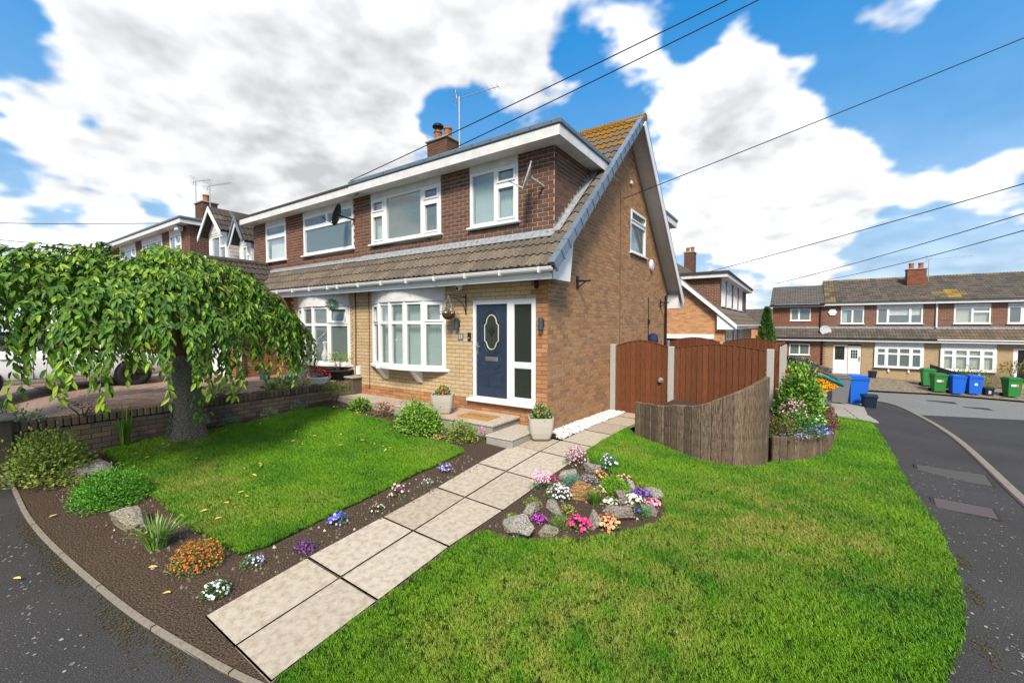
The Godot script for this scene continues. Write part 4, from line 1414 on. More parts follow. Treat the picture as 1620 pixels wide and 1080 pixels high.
func make_door(h: Node) -> void:
	var f := MB.new()
	# frame: jambs, head, mullion, sill, side light transom
	for s in [[-1.75, 0.52, -1.675, 2.504], [-0.325, 0.52, -0.25, 2.504], [-1.675, 2.425, -0.325, 2.504], [-0.895, 0.52, -0.755, 2.425], [-1.675, 0.52, -0.895, 0.56], [-0.755, 0.52, -0.325, 0.60], [-0.755, 1.2, -0.325, 1.285]]:
		f.box(V(s[0], s[1], -0.07), V(s[2], s[3], 0.012))
	var o := part(h, "door_frame", f, M.upvc)
	var sl := MB.new()
	sl.bev(V(-1.86, 0.455, -0.06), V(-0.24, 0.518, 0.11), 0.01)
	part(o, "sill", sl, M.upvc)
	for y in [[0.601, 1.199], [1.286, 2.424]]:
		var p := MB.new()
		p.box(V(-0.754, y[0], -0.03), V(-0.326, y[1], -0.015))
		part(o, "pane", p, M.obscure)
		var bd := MB.new()
		for q in [[-0.754, y[0], -0.735, y[1]], [-0.345, y[0], -0.326, y[1]], [-0.735, y[0], -0.345, y[0] + 0.018], [-0.735, y[1] - 0.018, -0.345, y[1]]]:
			bd.box(V(q[0], q[1], -0.0145), V(q[2], q[3], 0.004))
		part(o, "bead", bd, M.upvc)
	var d := MB.new()
	var cx := -1.285
	d.bev(V(-1.672, 0.563, -0.06), V(-0.898, 2.422, -0.012), 0.004)
	# raised mouldings of the lower panels
	for s in [-1, 1]:
		var px: float = cx + s * 0.165
		var pl := PackedVector2Array([Vector2(px - 0.11, 0.78), Vector2(px + 0.11, 0.78), Vector2(px + 0.11, 1.12 if s > 0 else 1.04), Vector2(px, 1.07), Vector2(px - 0.11, 1.04 if s > 0 else 1.12)])
		outline_tube(d, pl, -0.012, 0.009)
		d.extrude(PackedVector2Array([Vector2(px - 0.085, 0.805), Vector2(px + 0.085, 0.805), Vector2(px + 0.085, 1.03), Vector2(px - 0.085, 1.03)]), -0.014, -0.006)
	outline_tube(d, shifted(arch_outline(0.43, 1.46, 2.27, 0.03), cx), -0.012, 0.013)
	var door := part(h, "door", d, M.door)
	var lw := MB.new()
	for s in [-1.0, 1.0]:
		var a := []
		for i in 9:
			var t := i / 8.0
			a.append(V(cx + s * (0.06 + 0.17 * t), 1.15 + 0.1 * t * t, -0.008))
		lw.tube(a, [0.009], 6)
		var c := []
		for i in 9:
			var t := i / 8.0
			c.append(V(cx + s * (0.02 + 0.24 * t), 1.405 + 0.12 * t * t * (1.6 - 0.6 * t), -0.008))
		lw.tube(c, [0.008], 6)
	part(door, "moulding", lw, M.door)
	var g := MB.new()
	g.extrude(shifted(arch_outline(0.43, 1.46, 2.27), cx), -0.013, -0.007)
	var gm := mat(lin(0.06, 0.085, 0.068), 0.12, tex(noise(0.09, 3, 141), [0.25, 0.75], [gr(0.35), gr(1.0)]), 2.5, M.bump, 1.2)
	part(door, "pane", g, gm)
	var ld := MB.new()
	var inner := shifted(arch_outline(0.34, 1.52, 2.21), cx)
	var pts := []
	for i in inner.size() + 1:
		var q := inner[i % inner.size()]
		pts.append(V(q.x, q.y, -0.005))
	ld.tube(pts, [0.011], 5, false)
	part(door, "leading", ld, mat(lin(0.55, 0.58, 0.55), 0.3))
	var bz := MB.new()
	for s in [[0, 0.055], [0, -0.055], [-0.042, 0], [0.042, 0]]:
		bz.extrude(PackedVector2Array([Vector2(cx + s[0] - 0.036, 1.88 + s[1]), Vector2(cx + s[0], 1.88 + s[1] - 0.046), Vector2(cx + s[0] + 0.036, 1.88 + s[1]), Vector2(cx + s[0], 1.88 + s[1] + 0.046)]), -0.007, -0.003)
	part(door, "bevel", bz, M.black)
	var lb := MB.new()
	lb.bev(V(cx - 0.155, 1.285, -0.012), V(cx + 0.155, 1.375, 0.006), 0.008)
	lb.bev(V(cx - 0.12, 1.31, 0.005), V(cx + 0.12, 1.35, 0.012), 0.004)
	part(door, "letter_box", lb, M.steel)
	var hd := MB.new()
	hd.bev(V(-1.665, 1.42, -0.012), V(-1.625, 1.66, 0.002), 0.005)
	hd.tube([V(-1.645, 1.58, 0.0), V(-1.645, 1.58, 0.045), V(-1.62, 1.58, 0.055), V(-1.53, 1.58, 0.055)], [0.011, 0.011, 0.01, 0.009], 8)
	part(door, "handle", hd, M.steel)

func shifted(p: PackedVector2Array, x: float) -> PackedVector2Array:
	var o := PackedVector2Array()
	for q in p: o.append(q + Vector2(x, 0))
	return o

func make_neighbour() -> void:
	var h := thing("semi_detached_house", "adjoining brick dormer house with tiled porch beyond the weeping tree", "house")
	var wl := -11.65
	var wr := -5.782
	var zd := -0.35
	var mf := MB.new()
	bricks(Transform3D(), func(y): return cut([[wl, wr]], [[-8.3, 0.98, -5.9, 2.83]], y), 0.3, 2.83, func(u, y): return pick(CREAM) if u > -8.6 else pick(REDB), mf)
	var md := MB.new()
	bricks(Transform3D(Basis(), V(0, 0, zd)), func(y): return cut([[wl, wr]], [[-8.57, 4.03, -6.15, 5.4], [-10.82, 4.03, -9.57, 5.4]], y), 3.58, 5.4, func(u, y): return pick(DARKB) * Color(1.15, 1.0, 0.95), md)
	part(h, "wall", mf, M.mortar_brown)
	part(h, "dormer_wall", md, M.mortar_pale)
	# porch walls
	var mp := MB.new()
	bricks(Transform3D(Basis(V(0, 0, -1), V(0, 1, 0), V(1, 0, 0)), V(-9.55, 0, 1.2)), func(y): return [[0.0, 1.2]], 0.4, 3.0, func(u, y): return pick(REDB), mp)
	bricks(Transform3D(Basis(), V(0, 0, 1.2)), func(y): return cut([[-11.9, -9.55]], [[-11.2, 0.4, -10.2, 2.5]], y), 0.4, 3.0, func(u, y): return pick(REDB), mp)
	part(h, "porch_wall", mp, M.mortar_pale)
	lay_bricks(h, 0)
	# main roof and its strip of tiles
	var zr := -4.3
	var yr := roof_y(zr)
	var deck := MB.new()
	deck.q(V(wl - 0.3, 3.0, 0.5), V(wl - 0.3, yr, zr), V(wr, yr, zr), V(wr, 3.0, 0.5))
	deck.q(V(wr, 2.86, -9.1), V(wr, yr, zr), V(wl - 0.3, yr, zr), V(wl - 0.3, 2.86, -9.1))
	var roof := part(h, "roof", deck, M.tile_dark)
	var RT := frame_at(V(wl - 0.3, 3.0, 0.5), V(1, 0, 0), V(0, RS, -1).normalized())
	tiles(roof, RT, func(x, s): return 0.5 - s / sqrt(1 + RS * RS) > -0.28, 22, 4, func(x, s): return M.tile[rng.randi() % 4], 0.31)
	var gw := MB.new()
	gw.T = Transform3D(Basis(V(0, 0, -1), V(0, 1, 0), V(1, 0, 0)), V(wl, 0, 0))
	gw.extrude(poly([0, -0.2, 8.45, -0.2, 8.45, 3.0, 4.3, yr - 0.15, 0, 3.3]), -0.02, 0.0)
	part(h, "gable_wall", gw, brick_mat(Color(0.2, 0.11, 0.075)))
	var fa := MB.new()
	fa.box(V(wl - 0.3, 2.8, 0.37), V(wr - 0.004, 3.0, 0.388))
	part(h, "fascia", fa, M.upvc)
	var so := MB.new()
	so.box(V(wl, 2.835, 0.0), V(wr - 0.003, 2.845, 0.37))
	part(h, "soffit", so, M.soffit)
	gutter(h, -9.5, wr - 0.01)
	var s0 := (0.5 + 0.22) * sqrt(1 + RS * RS)
	for i in 4:
		var l := MB.new()
		l.T = frame_at(V(0, 3.0, 0.5), V(1, 0, 0), V(0, RS, -1).normalized())
		var x0 := wr - 1.2 * (i + 1)
		l.box(V(x0, s0 - 0.03, 0.045), V(x0 + 1.194, s0 + 0.15, 0.06))
		part(h, "flashing", l, M.lead)
	var dr := MB.new()
	dr.box(V(wl, 5.37, -2.9), V(wr - 0.003, 5.38, 0.04))
	part(h, "soffit", dr, M.soffit)
	var df := MB.new()
	df.box(V(wl - 0.1, 5.343, 0.028), V(wr - 0.005, 5.525, 0.047))
	part(h, "dormer_fascia", df, M.panel)
	var dt := MB.new()
	dt.box(V(wl - 0.12, 5.527, -2.75), V(wr - 0.006, 5.58, 0.07))
	part(h, "dormer_roof", dt, M.tile_dark)
	var ds := MB.new()
	ds.box(V(wl - 0.02, 3.4, -2.8), V(wl, 5.37, zd))
	part(h, "dormer_cheek", ds, brick_mat(Color(0.14, 0.08, 0.06)))
	window(h, Transform3D(Basis(), V(-8.57, 4.08, zd + 0.02)), 2.42, 1.14, [[0.07, 0.07, 2.35, 0.74, false], [0.08, 0.84, 1.16, 1.07, false], [1.26, 0.84, 2.34, 1.07, false]], true, 0)
	var w2 := window(h, Transform3D(Basis(), V(-10.82, 4.08, zd + 0.02)), 1.25, 1.14, [[0.07, 0.07, 1.18, 0.72, false], [0.08, 0.84, 1.17, 1.06, false]], true, 0)
	var net := MB.new()
	net.box(V(-10.74, 4.12, zd - 0.14), V(-9.65, 4.85, zd - 0.13))
	part(w2, "net_curtain", net, M.panel)
	for a in [[-8.57, -6.15], [-10.82, -9.57]]:
		var pnl := MB.new()
		pnl.box(V(a[0], 5.222, zd - 0.03), V(a[1], 5.37, zd + 0.03))
		part(h, "window_panel", pnl, M.panel)
	var bw := bay(h, -8.3, -5.9, 0.98, 2.5, 0.3, 4, Transform3D(), 0)
	var bp := MB.new()
	bp.T = Transform3D(Basis(V(1, 0, 0), V(0, 0, 1), V(0, -1, 0)), Vector3.ZERO)
	var arc := PackedVector2Array([Vector2(-8.32, 0.0)])
	for i in 17:
		arc.append(Vector2(-8.3 + 2.4 * i / 16.0, 0.3 * sin(i / 16.0 * PI) + 0.035))
	arc.append(Vector2(-5.88, 0.0))
	bp.extrude(arc, -2.835, -2.505)
	part(bw, "top_panel", bp, M.panel)
	var open := MB.new()
	open.T = Transform3D(Basis(V(0.93, 0, -0.37), V(0, 1, 0), V(0.37, 0, 0.93)) * Basis(V(1, 0, 0), -0.3), V(-6.5, 2.06, 0.24))
	open.bev(V(0, 0, 0), V(0.52, 0.05, 0.04), 0.006)
	open.bev(V(0, 0.37, 0), V(0.52, 0.42, 0.04), 0.006)
	open.bev(V(0, 0.05, 0), V(0.05, 0.37, 0.04), 0.006)
	open.bev(V(0.47, 0.05, 0), V(0.52, 0.37, 0.04), 0.006)
	var sash := part(bw, "open_sash", open, M.upvc)
	var og := MB.new()
	og.T = open.T
	og.box(V(0.05, 0.05, 0.015), V(0.47, 0.37, 0.02))
	part(sash, "pane", og, M.glass)
	# gabled porch roof
	var px := -10.72
	for s in [1.0, -1.0]:
		var pr := MB.new()
		var eav := V(px + s * 1.35, 2.98, 1.4 if s > 0 else -0.6)
		var T := frame_at(eav, V(0, 0, -s), V(-s * 1.35, 0.97, 0).normalized())
		if s > 0:
			pr.T = T
			pr.box(V(0, 0, -0.06), V(2.0, 1.66, 0.0))
			var rf := part(h, "porch_roof", pr, M.tile_dark)
			tiles(rf, T, func(x, q): return x < 2.1 - q * 0.1, 7, 5, func(x, q): return M.tile_dark, 0.3, 0.335)
		else:
			pr.T = T
			pr.box(V(0, 0, -0.06), V(2.0, 1.66, 0.03))
			part(h, "porch_roof", pr, M.tile_dark)
	var rd := MB.new()
	for i in 5: rd.tube([V(px, 3.96, 1.42 - i * 0.45), V(px, 3.96, 1.42 - i * 0.45 - 0.44)], [0.115, 0.11], 8)
	part(h, "ridge", rd, M.tile_dark)
	var pg := MB.new()
	pg.extrude(poly([px - 1.4, 2.95, px + 1.4, 2.95, px, 3.95]), 1.25, 1.33)
	pg.extrude(poly([px - 1.5, 2.86, px - 1.36, 2.86, px + 0.04, 3.92, px, 4.05]), 1.4, 1.44)
	pg.extrude(poly([px + 1.5, 2.86, px + 1.36, 2.86, px - 0.04, 3.92, px, 4.05]), 1.441, 1.47)
	part(h, "porch_gable", pg, M.panel)
	var pd := MB.new()
	pd.box(V(-11.2, 0.45, 1.12), V(-10.2, 2.5, 1.16))
	part(h, "door", pd, M.upvc)
	var dp := MB.new()
	dp.tube([V(-9.45, 3.0, 1.1), V(-9.45, 0.6, 1.1), V(-9.38, 0.5, 1.16)], [0.035], 8)
	part(h, "downpipe", dp, M.upvc)

func plainbox(h: Node, called: String, l: Vector3, u: Vector3, m: Material, bevel := 0.0) -> MeshInstance3D:
	var b := MB.new()
	if bevel > 0: b.bev(l, u, bevel)
	else: b.box(l, u)
	return part(h, called, b, m)

const GT := Basis(Vector3(0, 0, -1), Vector3(0, 1, 0), Vector3(1, 0, 0))

func make_street_houses() -> void:
	# --- the row across the end of the road
	var zf := -29.6
	var zu := -30.25
	var SPEC := [
		{"x0": 2.2, "x1": 10.85, "label": "house at the road end with white double door and two-storey side extension", "cream": 5.37},
		{"x0": 10.85, "x1": 19.5, "label": "house at the road end with black door and vertical blinds behind green bins", "cream": 0.0}]
	for i in 2:
		var S: Dictionary = SPEC[i]
		var h := thing("terraced_house", S.label, "house", Vector3.ZERO, 0.0, "")
		var lo := []
		var up := []
		if i == 0:
			lo = [[3.3, -0.1, 4.5, 0.68], [5.83, -1.3, 7.32, 0.67], [8.0, -0.72, 10.32, 0.84]]
			up = [[3.3, 2.32, 4.52, 3.25], [6.22, 2.1, 7.46, 3.3], [8.12, 2.1, 10.36, 3.34]]
		else:
			lo = [[11.1, -0.74, 13.42, 0.88], [14.1, -1.33, 15.3, 0.64]]
			up = [[11.76, 2.1, 13.32, 3.3], [14.0, 2.1, 16.2, 3.3]]
		var ml := MB.new()
		bricks(Transform3D(Basis(), V(0, 0, zf)), func(y): return cut([[S.x0, S.x1]], lo, y), -1.7, 1.1, func(u, y): return (pick(REDB) * Color(0.85, 0.9, 0.9) if u < S.cream else pick(CREAM) * Color(0.8, 0.78, 0.74)), ml)
		bricks(Transform3D(Basis(), V(0, 0, zu)), func(y): return cut([[S.x0, S.x1]], up, y), 1.3, 3.5, func(u, y): return (pick(REDB) * Color(0.8, 0.75, 0.7) if u < 5.37 else pick(DARKB) * Color(1.35, 1.2, 1.15)), ml)
		part(h, "wall", ml, M.mortar_pale)
		lay_bricks(h, 0)
		# blank sides and back
		plainbox(h, "side_wall", V(S.x0, -1.7, -37.0), V(S.x0 + 0.1, 3.5, zu - 0.002), brick_mat(Color(0.2, 0.09, 0.06)))
		plainbox(h, "inner_wall", V(S.x0 + 0.1, -1.7, -33.0), V(S.x1 - 0.02, 3.5, -32.9), M.inner)
		plainbox(h, "floor", V(S.x0 + 0.1, 1.2, -32.9), V(S.x1 - 0.02, 1.3, zf - 0.1), M.inner)
		# pent roof over the ground floor
		var n := int((S.x1 - S.x0) / 0.3)
		var PT := frame_at(V(S.x0 - 0.02, 1.12, zf + 0.5), V(1, 0, 0), V(0, 0.62, -1.15).normalized())
		tiles_joined(h, PT, func(x, s): return true, n, 3, func(x, s): return pick([[0.145, 0.12, 0.1], [0.17, 0.14, 0.11], [0.12, 0.105, 0.09]]) * (Color(1.25, 1.15, 1.0) if i == 1 else Color(1, 1, 1)), (S.x1 - S.x0 + 0.02) / n, 0.4)
		plainbox(h, "fascia", V(S.x0 - 0.02, 0.92, zf + 0.38), V(S.x1 - 0.01, 1.1, zf + 0.42), M.upvc)
		plainbox(h, "soffit", V(S.x0, 1.1, zf), V(S.x1 - 0.01, 1.115, zf + 0.42), M.soffit)
		plainbox(h, "gutter", V(S.x0 - 0.02, 1.06, zf + 0.42), V(S.x1 - 0.01, 1.14, zf + 0.52), M.black if i == 0 else M.upvc, 0.02)
		plainbox(h, "flashing", V(S.x0, 1.75, zu), V(S.x1 - 0.01, 1.9, zu + 0.03), M.lead)
		# main roof
		var xs: float = 5.3 if i == 0 else S.x0
		var rn := int((S.x1 - xs) / 0.3)
		var tone := func(x: float, s: float):
			var c := pick([[0.13, 0.112, 0.095], [0.155, 0.13, 0.105], [0.11, 0.098, 0.085], [0.17, 0.14, 0.11]])
			var wx := x + xs
			if s > 4.2 and rng.randf() < 0.5: c = c.lerp(Color(0.4, 0.27, 0.05), rng.randf_range(0.2, 0.8))
			if i == 1 and Vector2((wx - 11.6) / 0.9, (s - 1.0) / 0.75).length() < 1.0 and rng.randf() < 0.85: c = c.lerp(Color(0.46, 0.32, 0.05), rng.randf_range(0.2, 1.0))
			if i == 0 and wx > 9.6 and s < 0.8 and rng.randf() < 0.4: c = c.lerp(Color(0.44, 0.3, 0.06), rng.randf_range(0.1, 0.9))
			if i == 0 and wx < 5.9 and rng.randf() < 0.45: c = c.lerp(Color(0.36, 0.26, 0.08), rng.randf_range(0.1, 0.7))
			return c
		tiles_joined(h, frame_at(V(xs, 3.55, zu + 0.45), V(1, 0, 0), V(0, 1.85, -4.2).normalized()), func(x, s): return true, rn, 13, tone, (S.x1 - xs) / rn, 0.354)
		var dk := MB.new()
		dk.q(V(S.x1, 3.4, -38.6), V(S.x1, 5.36, -34.0), V(xs, 5.36, -34.0), V(xs, 3.4, -38.6))
		dk.t3(V(xs, 3.5, -38.4), V(xs, 5.36, -34.0), V(xs, 3.5, zu + 0.45))
		part(h, "roof", dk, M.tile_dark)
		plainbox(h, "eaves_board", V(xs, 3.36, zu + 0.3), V(S.x1 - 0.01, 3.54, zu + 0.34), M.upvc)
		plainbox(h, "eaves_soffit", V(xs, 3.5, zu), V(S.x1 - 0.01, 3.51, zu + 0.3), M.soffit)
		if i == 0:
			var en := 10
			tiles_joined(h, frame_at(V(2.05, 3.52, zu + 0.45), V(1, 0, 0), V(0, 1.5, -3.6).normalized()), func(x, s): return true, en, 11, func(x, s): return pick([[0.15, 0.135, 0.12], [0.165, 0.148, 0.128], [0.14, 0.125, 0.112]]), 0.325, 0.354)
			plainbox(h, "gutter", V(2.0, 3.38, zu + 0.36), V(5.3, 3.48, zu + 0.5), M.black, 0.02)
			plainbox(h, "eaves_board", V(2.05, 3.3, zu + 0.3), V(5.29, 3.5, zu + 0.34), M.upvc)
			var eg := MB.new()
			eg.t3(V(2.1, 3.5, -38.0), V(2.1, 5.0, -33.8), V(2.1, 3.5, zu + 0.45))
			part(h, "gable_end", eg, M.upvc)
			var dp := MB.new()
			dp.tube([V(5.08, 3.4, zu + 0.06), V(5.08, 1.8, zu + 0.06), V(5.2, 1.2, zf + 0.1), V(5.2, -1.3, zf + 0.06)], [0.045], 6)
			part(h, "downpipe", dp, M.black)
			window(h, Transform3D(Basis(), V(3.3, -0.1, zf)), 1.2, 0.78, [[0.06, 0.06, 0.56, 0.72], [0.64, 0.06, 1.14, 0.72]], true, 0)
			window(h, Transform3D(Basis(), V(3.3, 2.32, zu)), 1.22, 0.93, [[0.06, 0.06, 0.5, 0.87, true], [0.58, 0.06, 1.16, 0.87]], true, 0)
			# white door and glazed side panel
			var d := plainbox(h, "door", V(6.62, -1.28, zf - 0.06), V(7.3, 0.62, zf - 0.01), M.upvc, 0.01)
			plainbox(d, "frame", V(5.83, -1.3, zf - 0.06), V(6.6, -0.35, zf - 0.015), M.upvc)
			plainbox(d, "frame", V(5.83, 0.56, zf - 0.06), V(6.6, 0.67, zf - 0.015), M.upvc)
			plainbox(d, "frame", V(5.83, -0.35, zf - 0.06), V(5.92, 0.56, zf - 0.015), M.upvc)
			plainbox(d, "frame", V(6.44, -0.35, zf - 0.06), V(6.6, 0.56, zf - 0.015), M.upvc)
			plainbox(d, "pane", V(5.92, -0.34, zf - 0.04), V(6.44, 0.55, zf - 0.035), M.obscure)
			for q in 9: plainbox(d, "pane", V(6.78 + (q % 3) * 0.12, -0.22 + (q / 3) * 0.19, zf - 0.009), V(6.88 + (q % 3) * 0.12, -0.05 + (q / 3) * 0.19, zf - 0.005), M.obscure)
			plainbox(d, "handle", V(7.2, -0.4, zf - 0.009), V(7.24, -0.1, zf + 0.03), M.black)
			chimney(h, V(10.35, 4.2, -32.6), 0.95, 0.7, 1.55, REDB, 2)
		else:
			var d := plainbox(h, "door", V(14.3, -1.3, zf - 0.06), V(15.2, 0.56, zf - 0.02), M.black, 0.01)
			plainbox(d, "frame", V(14.1, -1.33, zf - 0.06), V(14.28, 0.64, zf + 0.01), M.upvc)
			plainbox(d, "frame", V(14.28, 0.56, zf - 0.06), V(15.3, 0.64, zf + 0.01), M.upvc)
			plainbox(d, "pane", V(14.5, -0.6, zf - 0.018), V(15.0, 0.4, zf - 0.012), M.obscure)
			var dp := MB.new()
			dp.tube([V(10.98, 3.45, zu + 0.06), V(10.98, 1.85, zu + 0.08)], [0.05], 6)
			part(h, "downpipe", dp, M.upvc)
		# flat-fronted bays of four lights on the ground floor
		var bx: float = 8.0 if i == 0 else 11.1
		var by: float = -0.72 if i == 0 else -0.74
		var bh := 1.3
		var ls := []
		for q in 4:
			var x0: float = 0.1 + q * 0.56
			var in_ := 0.05 if q % 3 == 0 else 0.0
			ls.append([x0 + in_, 0.1, x0 + 0.44 - in_, 0.82])
			ls.append([x0 + in_, 0.93 + in_ * 0.5, x0 + 0.44 - in_, 1.2 - in_ * 0.5])
		var bw := window(h, Transform3D(Basis(), V(bx, by, zf + 0.12)), 2.32, bh, ls, true, 0 if i == 0 else 3, "", "bay_window")
		plainbox(bw, "top_panel", V(bx, by + bh + 0.003, zf - 0.02), V(bx + 2.32, 0.93, zf + 0.11), M.panel)
		plainbox(bw, "side_panel", V(bx - 0.02, by, zf - 0.02), V(bx, by + bh, zf + 0.12), M.upvc)
		plainbox(bw, "side_panel", V(bx + 2.32, by, zf - 0.02), V(bx + 2.34, by + bh, zf + 0.12), M.upvc)
		for x in [0.66, 1.62]: plainbox(bw, "bracket", V(bx + x, by - 0.32, zf), V(bx + x + 0.09, by - 0.047, zf + 0.1), M.upvc, 0.01)
		for u in up:
			if u[0] < 5.0: continue
			var w: float = u[2] - u[0]
			var hh: float = u[3] - u[1] - 0.2
			var l2 := [[0.07, 0.07, w * 0.5 - 0.04, hh - 0.07], [w * 0.5 + 0.06, 0.07, w - 0.07, hh - 0.07]]
			if w > 1.9: l2 = [[0.08, 0.07, 0.5, hh - 0.07], [0.62, 0.07, w - 0.66, hh - 0.07], [w - 0.54, 0.07, w - 0.08, hh - 0.07]]
			if i == 1 and w < 1.9: l2 = [[0.07, 0.07, w * 0.5 - 0.04, hh - 0.07], [w * 0.5 + 0.06, 0.07, w - 0.07, 0.66], [w * 0.5 + 0.06, 0.76, w - 0.07, hh - 0.07]]
			var ww := window(h, Transform3D(Basis(), V(u[0], u[1], zu + 0.02)), w, hh, l2, true, 3 if i == 1 and w < 1.9 else 0)
			plainbox(ww, "top_panel", V(u[0], u[1] + hh + 0.003, zu - 0.02), V(u[2], u[3], zu + 0.025), M.panel)
			if w > 1.9: plainbox(ww, "blind", V(u[0] + 0.62, u[1] + (0.55 if i == 0 else 0.1), zu - 0.12), V(u[2] - 0.1, u[3] - 0.25, zu - 0.11), M.panel)
			elif i == 0: plainbox(ww, "curtain", V(u[0] + 0.1, u[1] + 0.05, zu - 0.2), V(u[0] + 0.35, u[3] - 0.25, zu - 0.16), M.blind)
	# --- gabled house beyond the fence
	var e := thing("gabled_house", "tan brick gable house with dormer windows behind the brown fence", "house")
	var ey := func(x: float): return 2.0 + RS * (1.4 - x)
	var me := MB.new()
	var zg := -15.5
	var esp := func(y: float):
		var hi := minf(0.9, 1.4 - (y + 0.12 - 2.0) / RS)
		return cut([[-7.6 + (0.9 - hi), hi]], [[-2.5, -1.4, 0.05, 1.34]], y) if hi > -3.2 else []
	bricks(Transform3D(Basis(), V(0, 0, zg)), esp, -1.2, 6.2, func(u, y): return pick(BROWN) * Color(1.5, 1.35, 1.2), me)
	bricks(Transform3D(GT, V(0.9, 0, zg)), func(y): return cut([[0.0, 14.0]], [[0.6, -0.3, 2.6, 1.8], [3.6, -1.1, 4.6, 1.8], [5.6, -0.3, 7.6, 1.8]], y), -1.2, 1.85, func(u, y): return pick(CREAM) * Color(0.7, 0.66, 0.6), me)
	bricks(Transform3D(GT, V(0.55, 0, -16.3)), func(y): return cut([[0.0, 12.7]], [[0.5, 2.95, 1.9, 4.36], [2.4, 2.95, 4.4, 4.36], [5.2, 2.95, 7.2, 4.36], [8.0, 2.95, 10.0, 4.36]], y), 2.5, 4.36, func(u, y): return pick(DARKB) * Color(1.25, 1.1, 1.0), me)
	bricks(Transform3D(Basis(), V(0, 0, -16.3)), func(y): return [[1.4 - (y - 2.0) / RS - 0.3, 0.55]], 2.5, 4.36, func(u, y): return pick(DARKB) * Color(1.25, 1.1, 1.0), me)
	part(e, "wall", me, M.mortar_pale)
	lay_bricks(e, 0)
	var dk := MB.new()
	dk.q(V(1.4, 2.0, -15.2), V(1.4, 2.0, -29.5), V(-3.4, 6.32, -29.5), V(-3.4, 6.32, -15.2))
	dk.q(V(-3.4, 6.32, -15.2), V(-3.4, 6.32, -29.5), V(-8.2, 2.0, -29.5), V(-8.2, 2.0, -15.2))
	part(e, "roof", dk, M.tile_dark)
	tiles_joined(e, frame_at(V(1.4, 2.0, -15.2), V(0, 0, -1), V(-1, RS, 0).normalized()), func(x, s): return s < 0.9 or x < 0.8 or s > 3.4, 48, 18, func(x, s): return pick([[0.16, 0.13, 0.1], [0.19, 0.155, 0.115], [0.14, 0.115, 0.095]]), 0.3, 0.36)
	for s in [1.0, -1.0]:
		var v := MB.new()
		v.T = Transform3D(Basis(), V(0, 0, -15.22))
		v.extrude(poly([-3.4 + s * 4.85, 1.82, -3.4 + s * 4.85, 2.02, -3.4, 6.35, -3.4, 6.1]), 0, 0.04)
		part(e, "barge_board", v, M.upvc)
	var eb := MB.new()
	eb.extrude(poly([1.36, 1.8, 0.6, 1.8, 0.6, 2.7, 1.36, 2.02]), -15.45, -15.26)
	part(e, "box_end", eb, M.upvc)
	plainbox(e, "fascia", V(1.3, 1.8, -29.5), V(1.34, 2.0, -15.45), M.upvc)
	plainbox(e, "gutter", V(1.34, 1.94, -29.5), V(1.44, 2.03, -15.3), M.upvc, 0.02)
	plainbox(e, "soffit", V(0.9, 1.84, -29.5), V(1.3, 1.85, -15.5), M.soffit)
	plainbox(e, "dormer_fascia", V(-1.6, 4.34, -29.3), V(0.92, 4.53, -16.0), M.panel)
	plainbox(e, "dormer_roof", V(-1.7, 4.532, -29.4), V(0.98, 4.64, -15.93), M.tile_dark)
	plainbox(e, "flashing", V(0.56, 2.62, -29.0), V(0.6, 2.85, -16.25), M.lead)
	plainbox(e, "garage_header", V(-2.5, 1.34, zg - 0.02), V(0.45, 1.56, zg + 0.06), M.upvc)
	plainbox(e, "opening_panel", V(-2.5, -1.3, zg - 0.1), V(-1.3, 1.33, zg - 0.06), M.black)  # black sheet stands in for the shade inside the open car port
	plainbox(e, "opening_panel", V(-1.28, -1.3, zg - 0.1), V(0.04, 1.33, zg - 0.06), M.post)
	plainbox(e, "inner_wall", V(-0.6, -1.2, -29.3), V(-0.5, 4.34, -16.4), M.inner)
	for w in [[0.5, 1.4], [2.4, 2.0], [5.2, 2.0], [8.0, 2.0]]:
		window(e, Transform3D(GT, V(0.57, 2.97, -16.3 - w[0])), w[1], 1.36, [[0.08, 0.08, w[1] * 0.3, 1.28], [w[1] * 0.3 + 0.1, 0.08, w[1] * 0.66, 1.28], [w[1] * 0.66 + 0.1, 0.08, w[1] - 0.08, 0.8], [w[1] * 0.66 + 0.1, 0.92, w[1] - 0.08, 1.28]], true, 0)
	for w in [[0.6, 2.0, -0.3], [3.6, 1.0, -1.1], [5.6, 2.0, -0.3]]:
		window(e, Transform3D(GT, V(0.93, w[2], zg - w[0])), w[1], 1.8 - w[2], [[0.08, 0.08, w[1] * 0.5 - 0.05, 1.2], [w[1] * 0.5 + 0.05, 0.08, w[1] - 0.08, 1.2], [0.08, 1.32, w[1] * 0.5 - 0.05, 1.72 - w[2]], [w[1] * 0.5 + 0.05, 1.32, w[1] - 0.08, 1.72 - w[2]]], true, 0)
	chimney(e, V(-3.4, 6.0, -29.0), 0.7, 0.9, 1.65, DARKB, 2)
	# --- low house glimpsed between the two
	var f := thing("distant_house", "pale brick house glimpsed between the gable house and the row", "house")
	var mw := MB.new()
	bricks(Transform3D(Basis(), V(0, 0, -46)), func(y): return [[-6.0, 3.2]], -1.8, 2.1, func(u, y): return pick(BROWN) * Color(1.6, 1.4, 1.2), mw)
	part(f, "wall", mw, M.mortar_pale)
	lay_bricks(f, 0)
	plainbox(f, "side_wall", V(3.1, -1.8, -53), V(3.2, 2.1, -46.002), brick_mat(Color(0.3, 0.17, 0.1)))
	tiles_joined(f, frame_at(V(-6.2, 2.05, -45.6), V(1, 0, 0), V(0, 1.7, -3.4).normalized()), func(x, s): return true, 32, 11, func(x, s): return pick([[0.12, 0.1, 0.085], [0.14, 0.12, 0.1]]), 0.3, 0.36)
	plainbox(f, "fascia", V(-6.2, 1.9, -45.7), V(3.4, 2.08, -45.62), M.upvc)
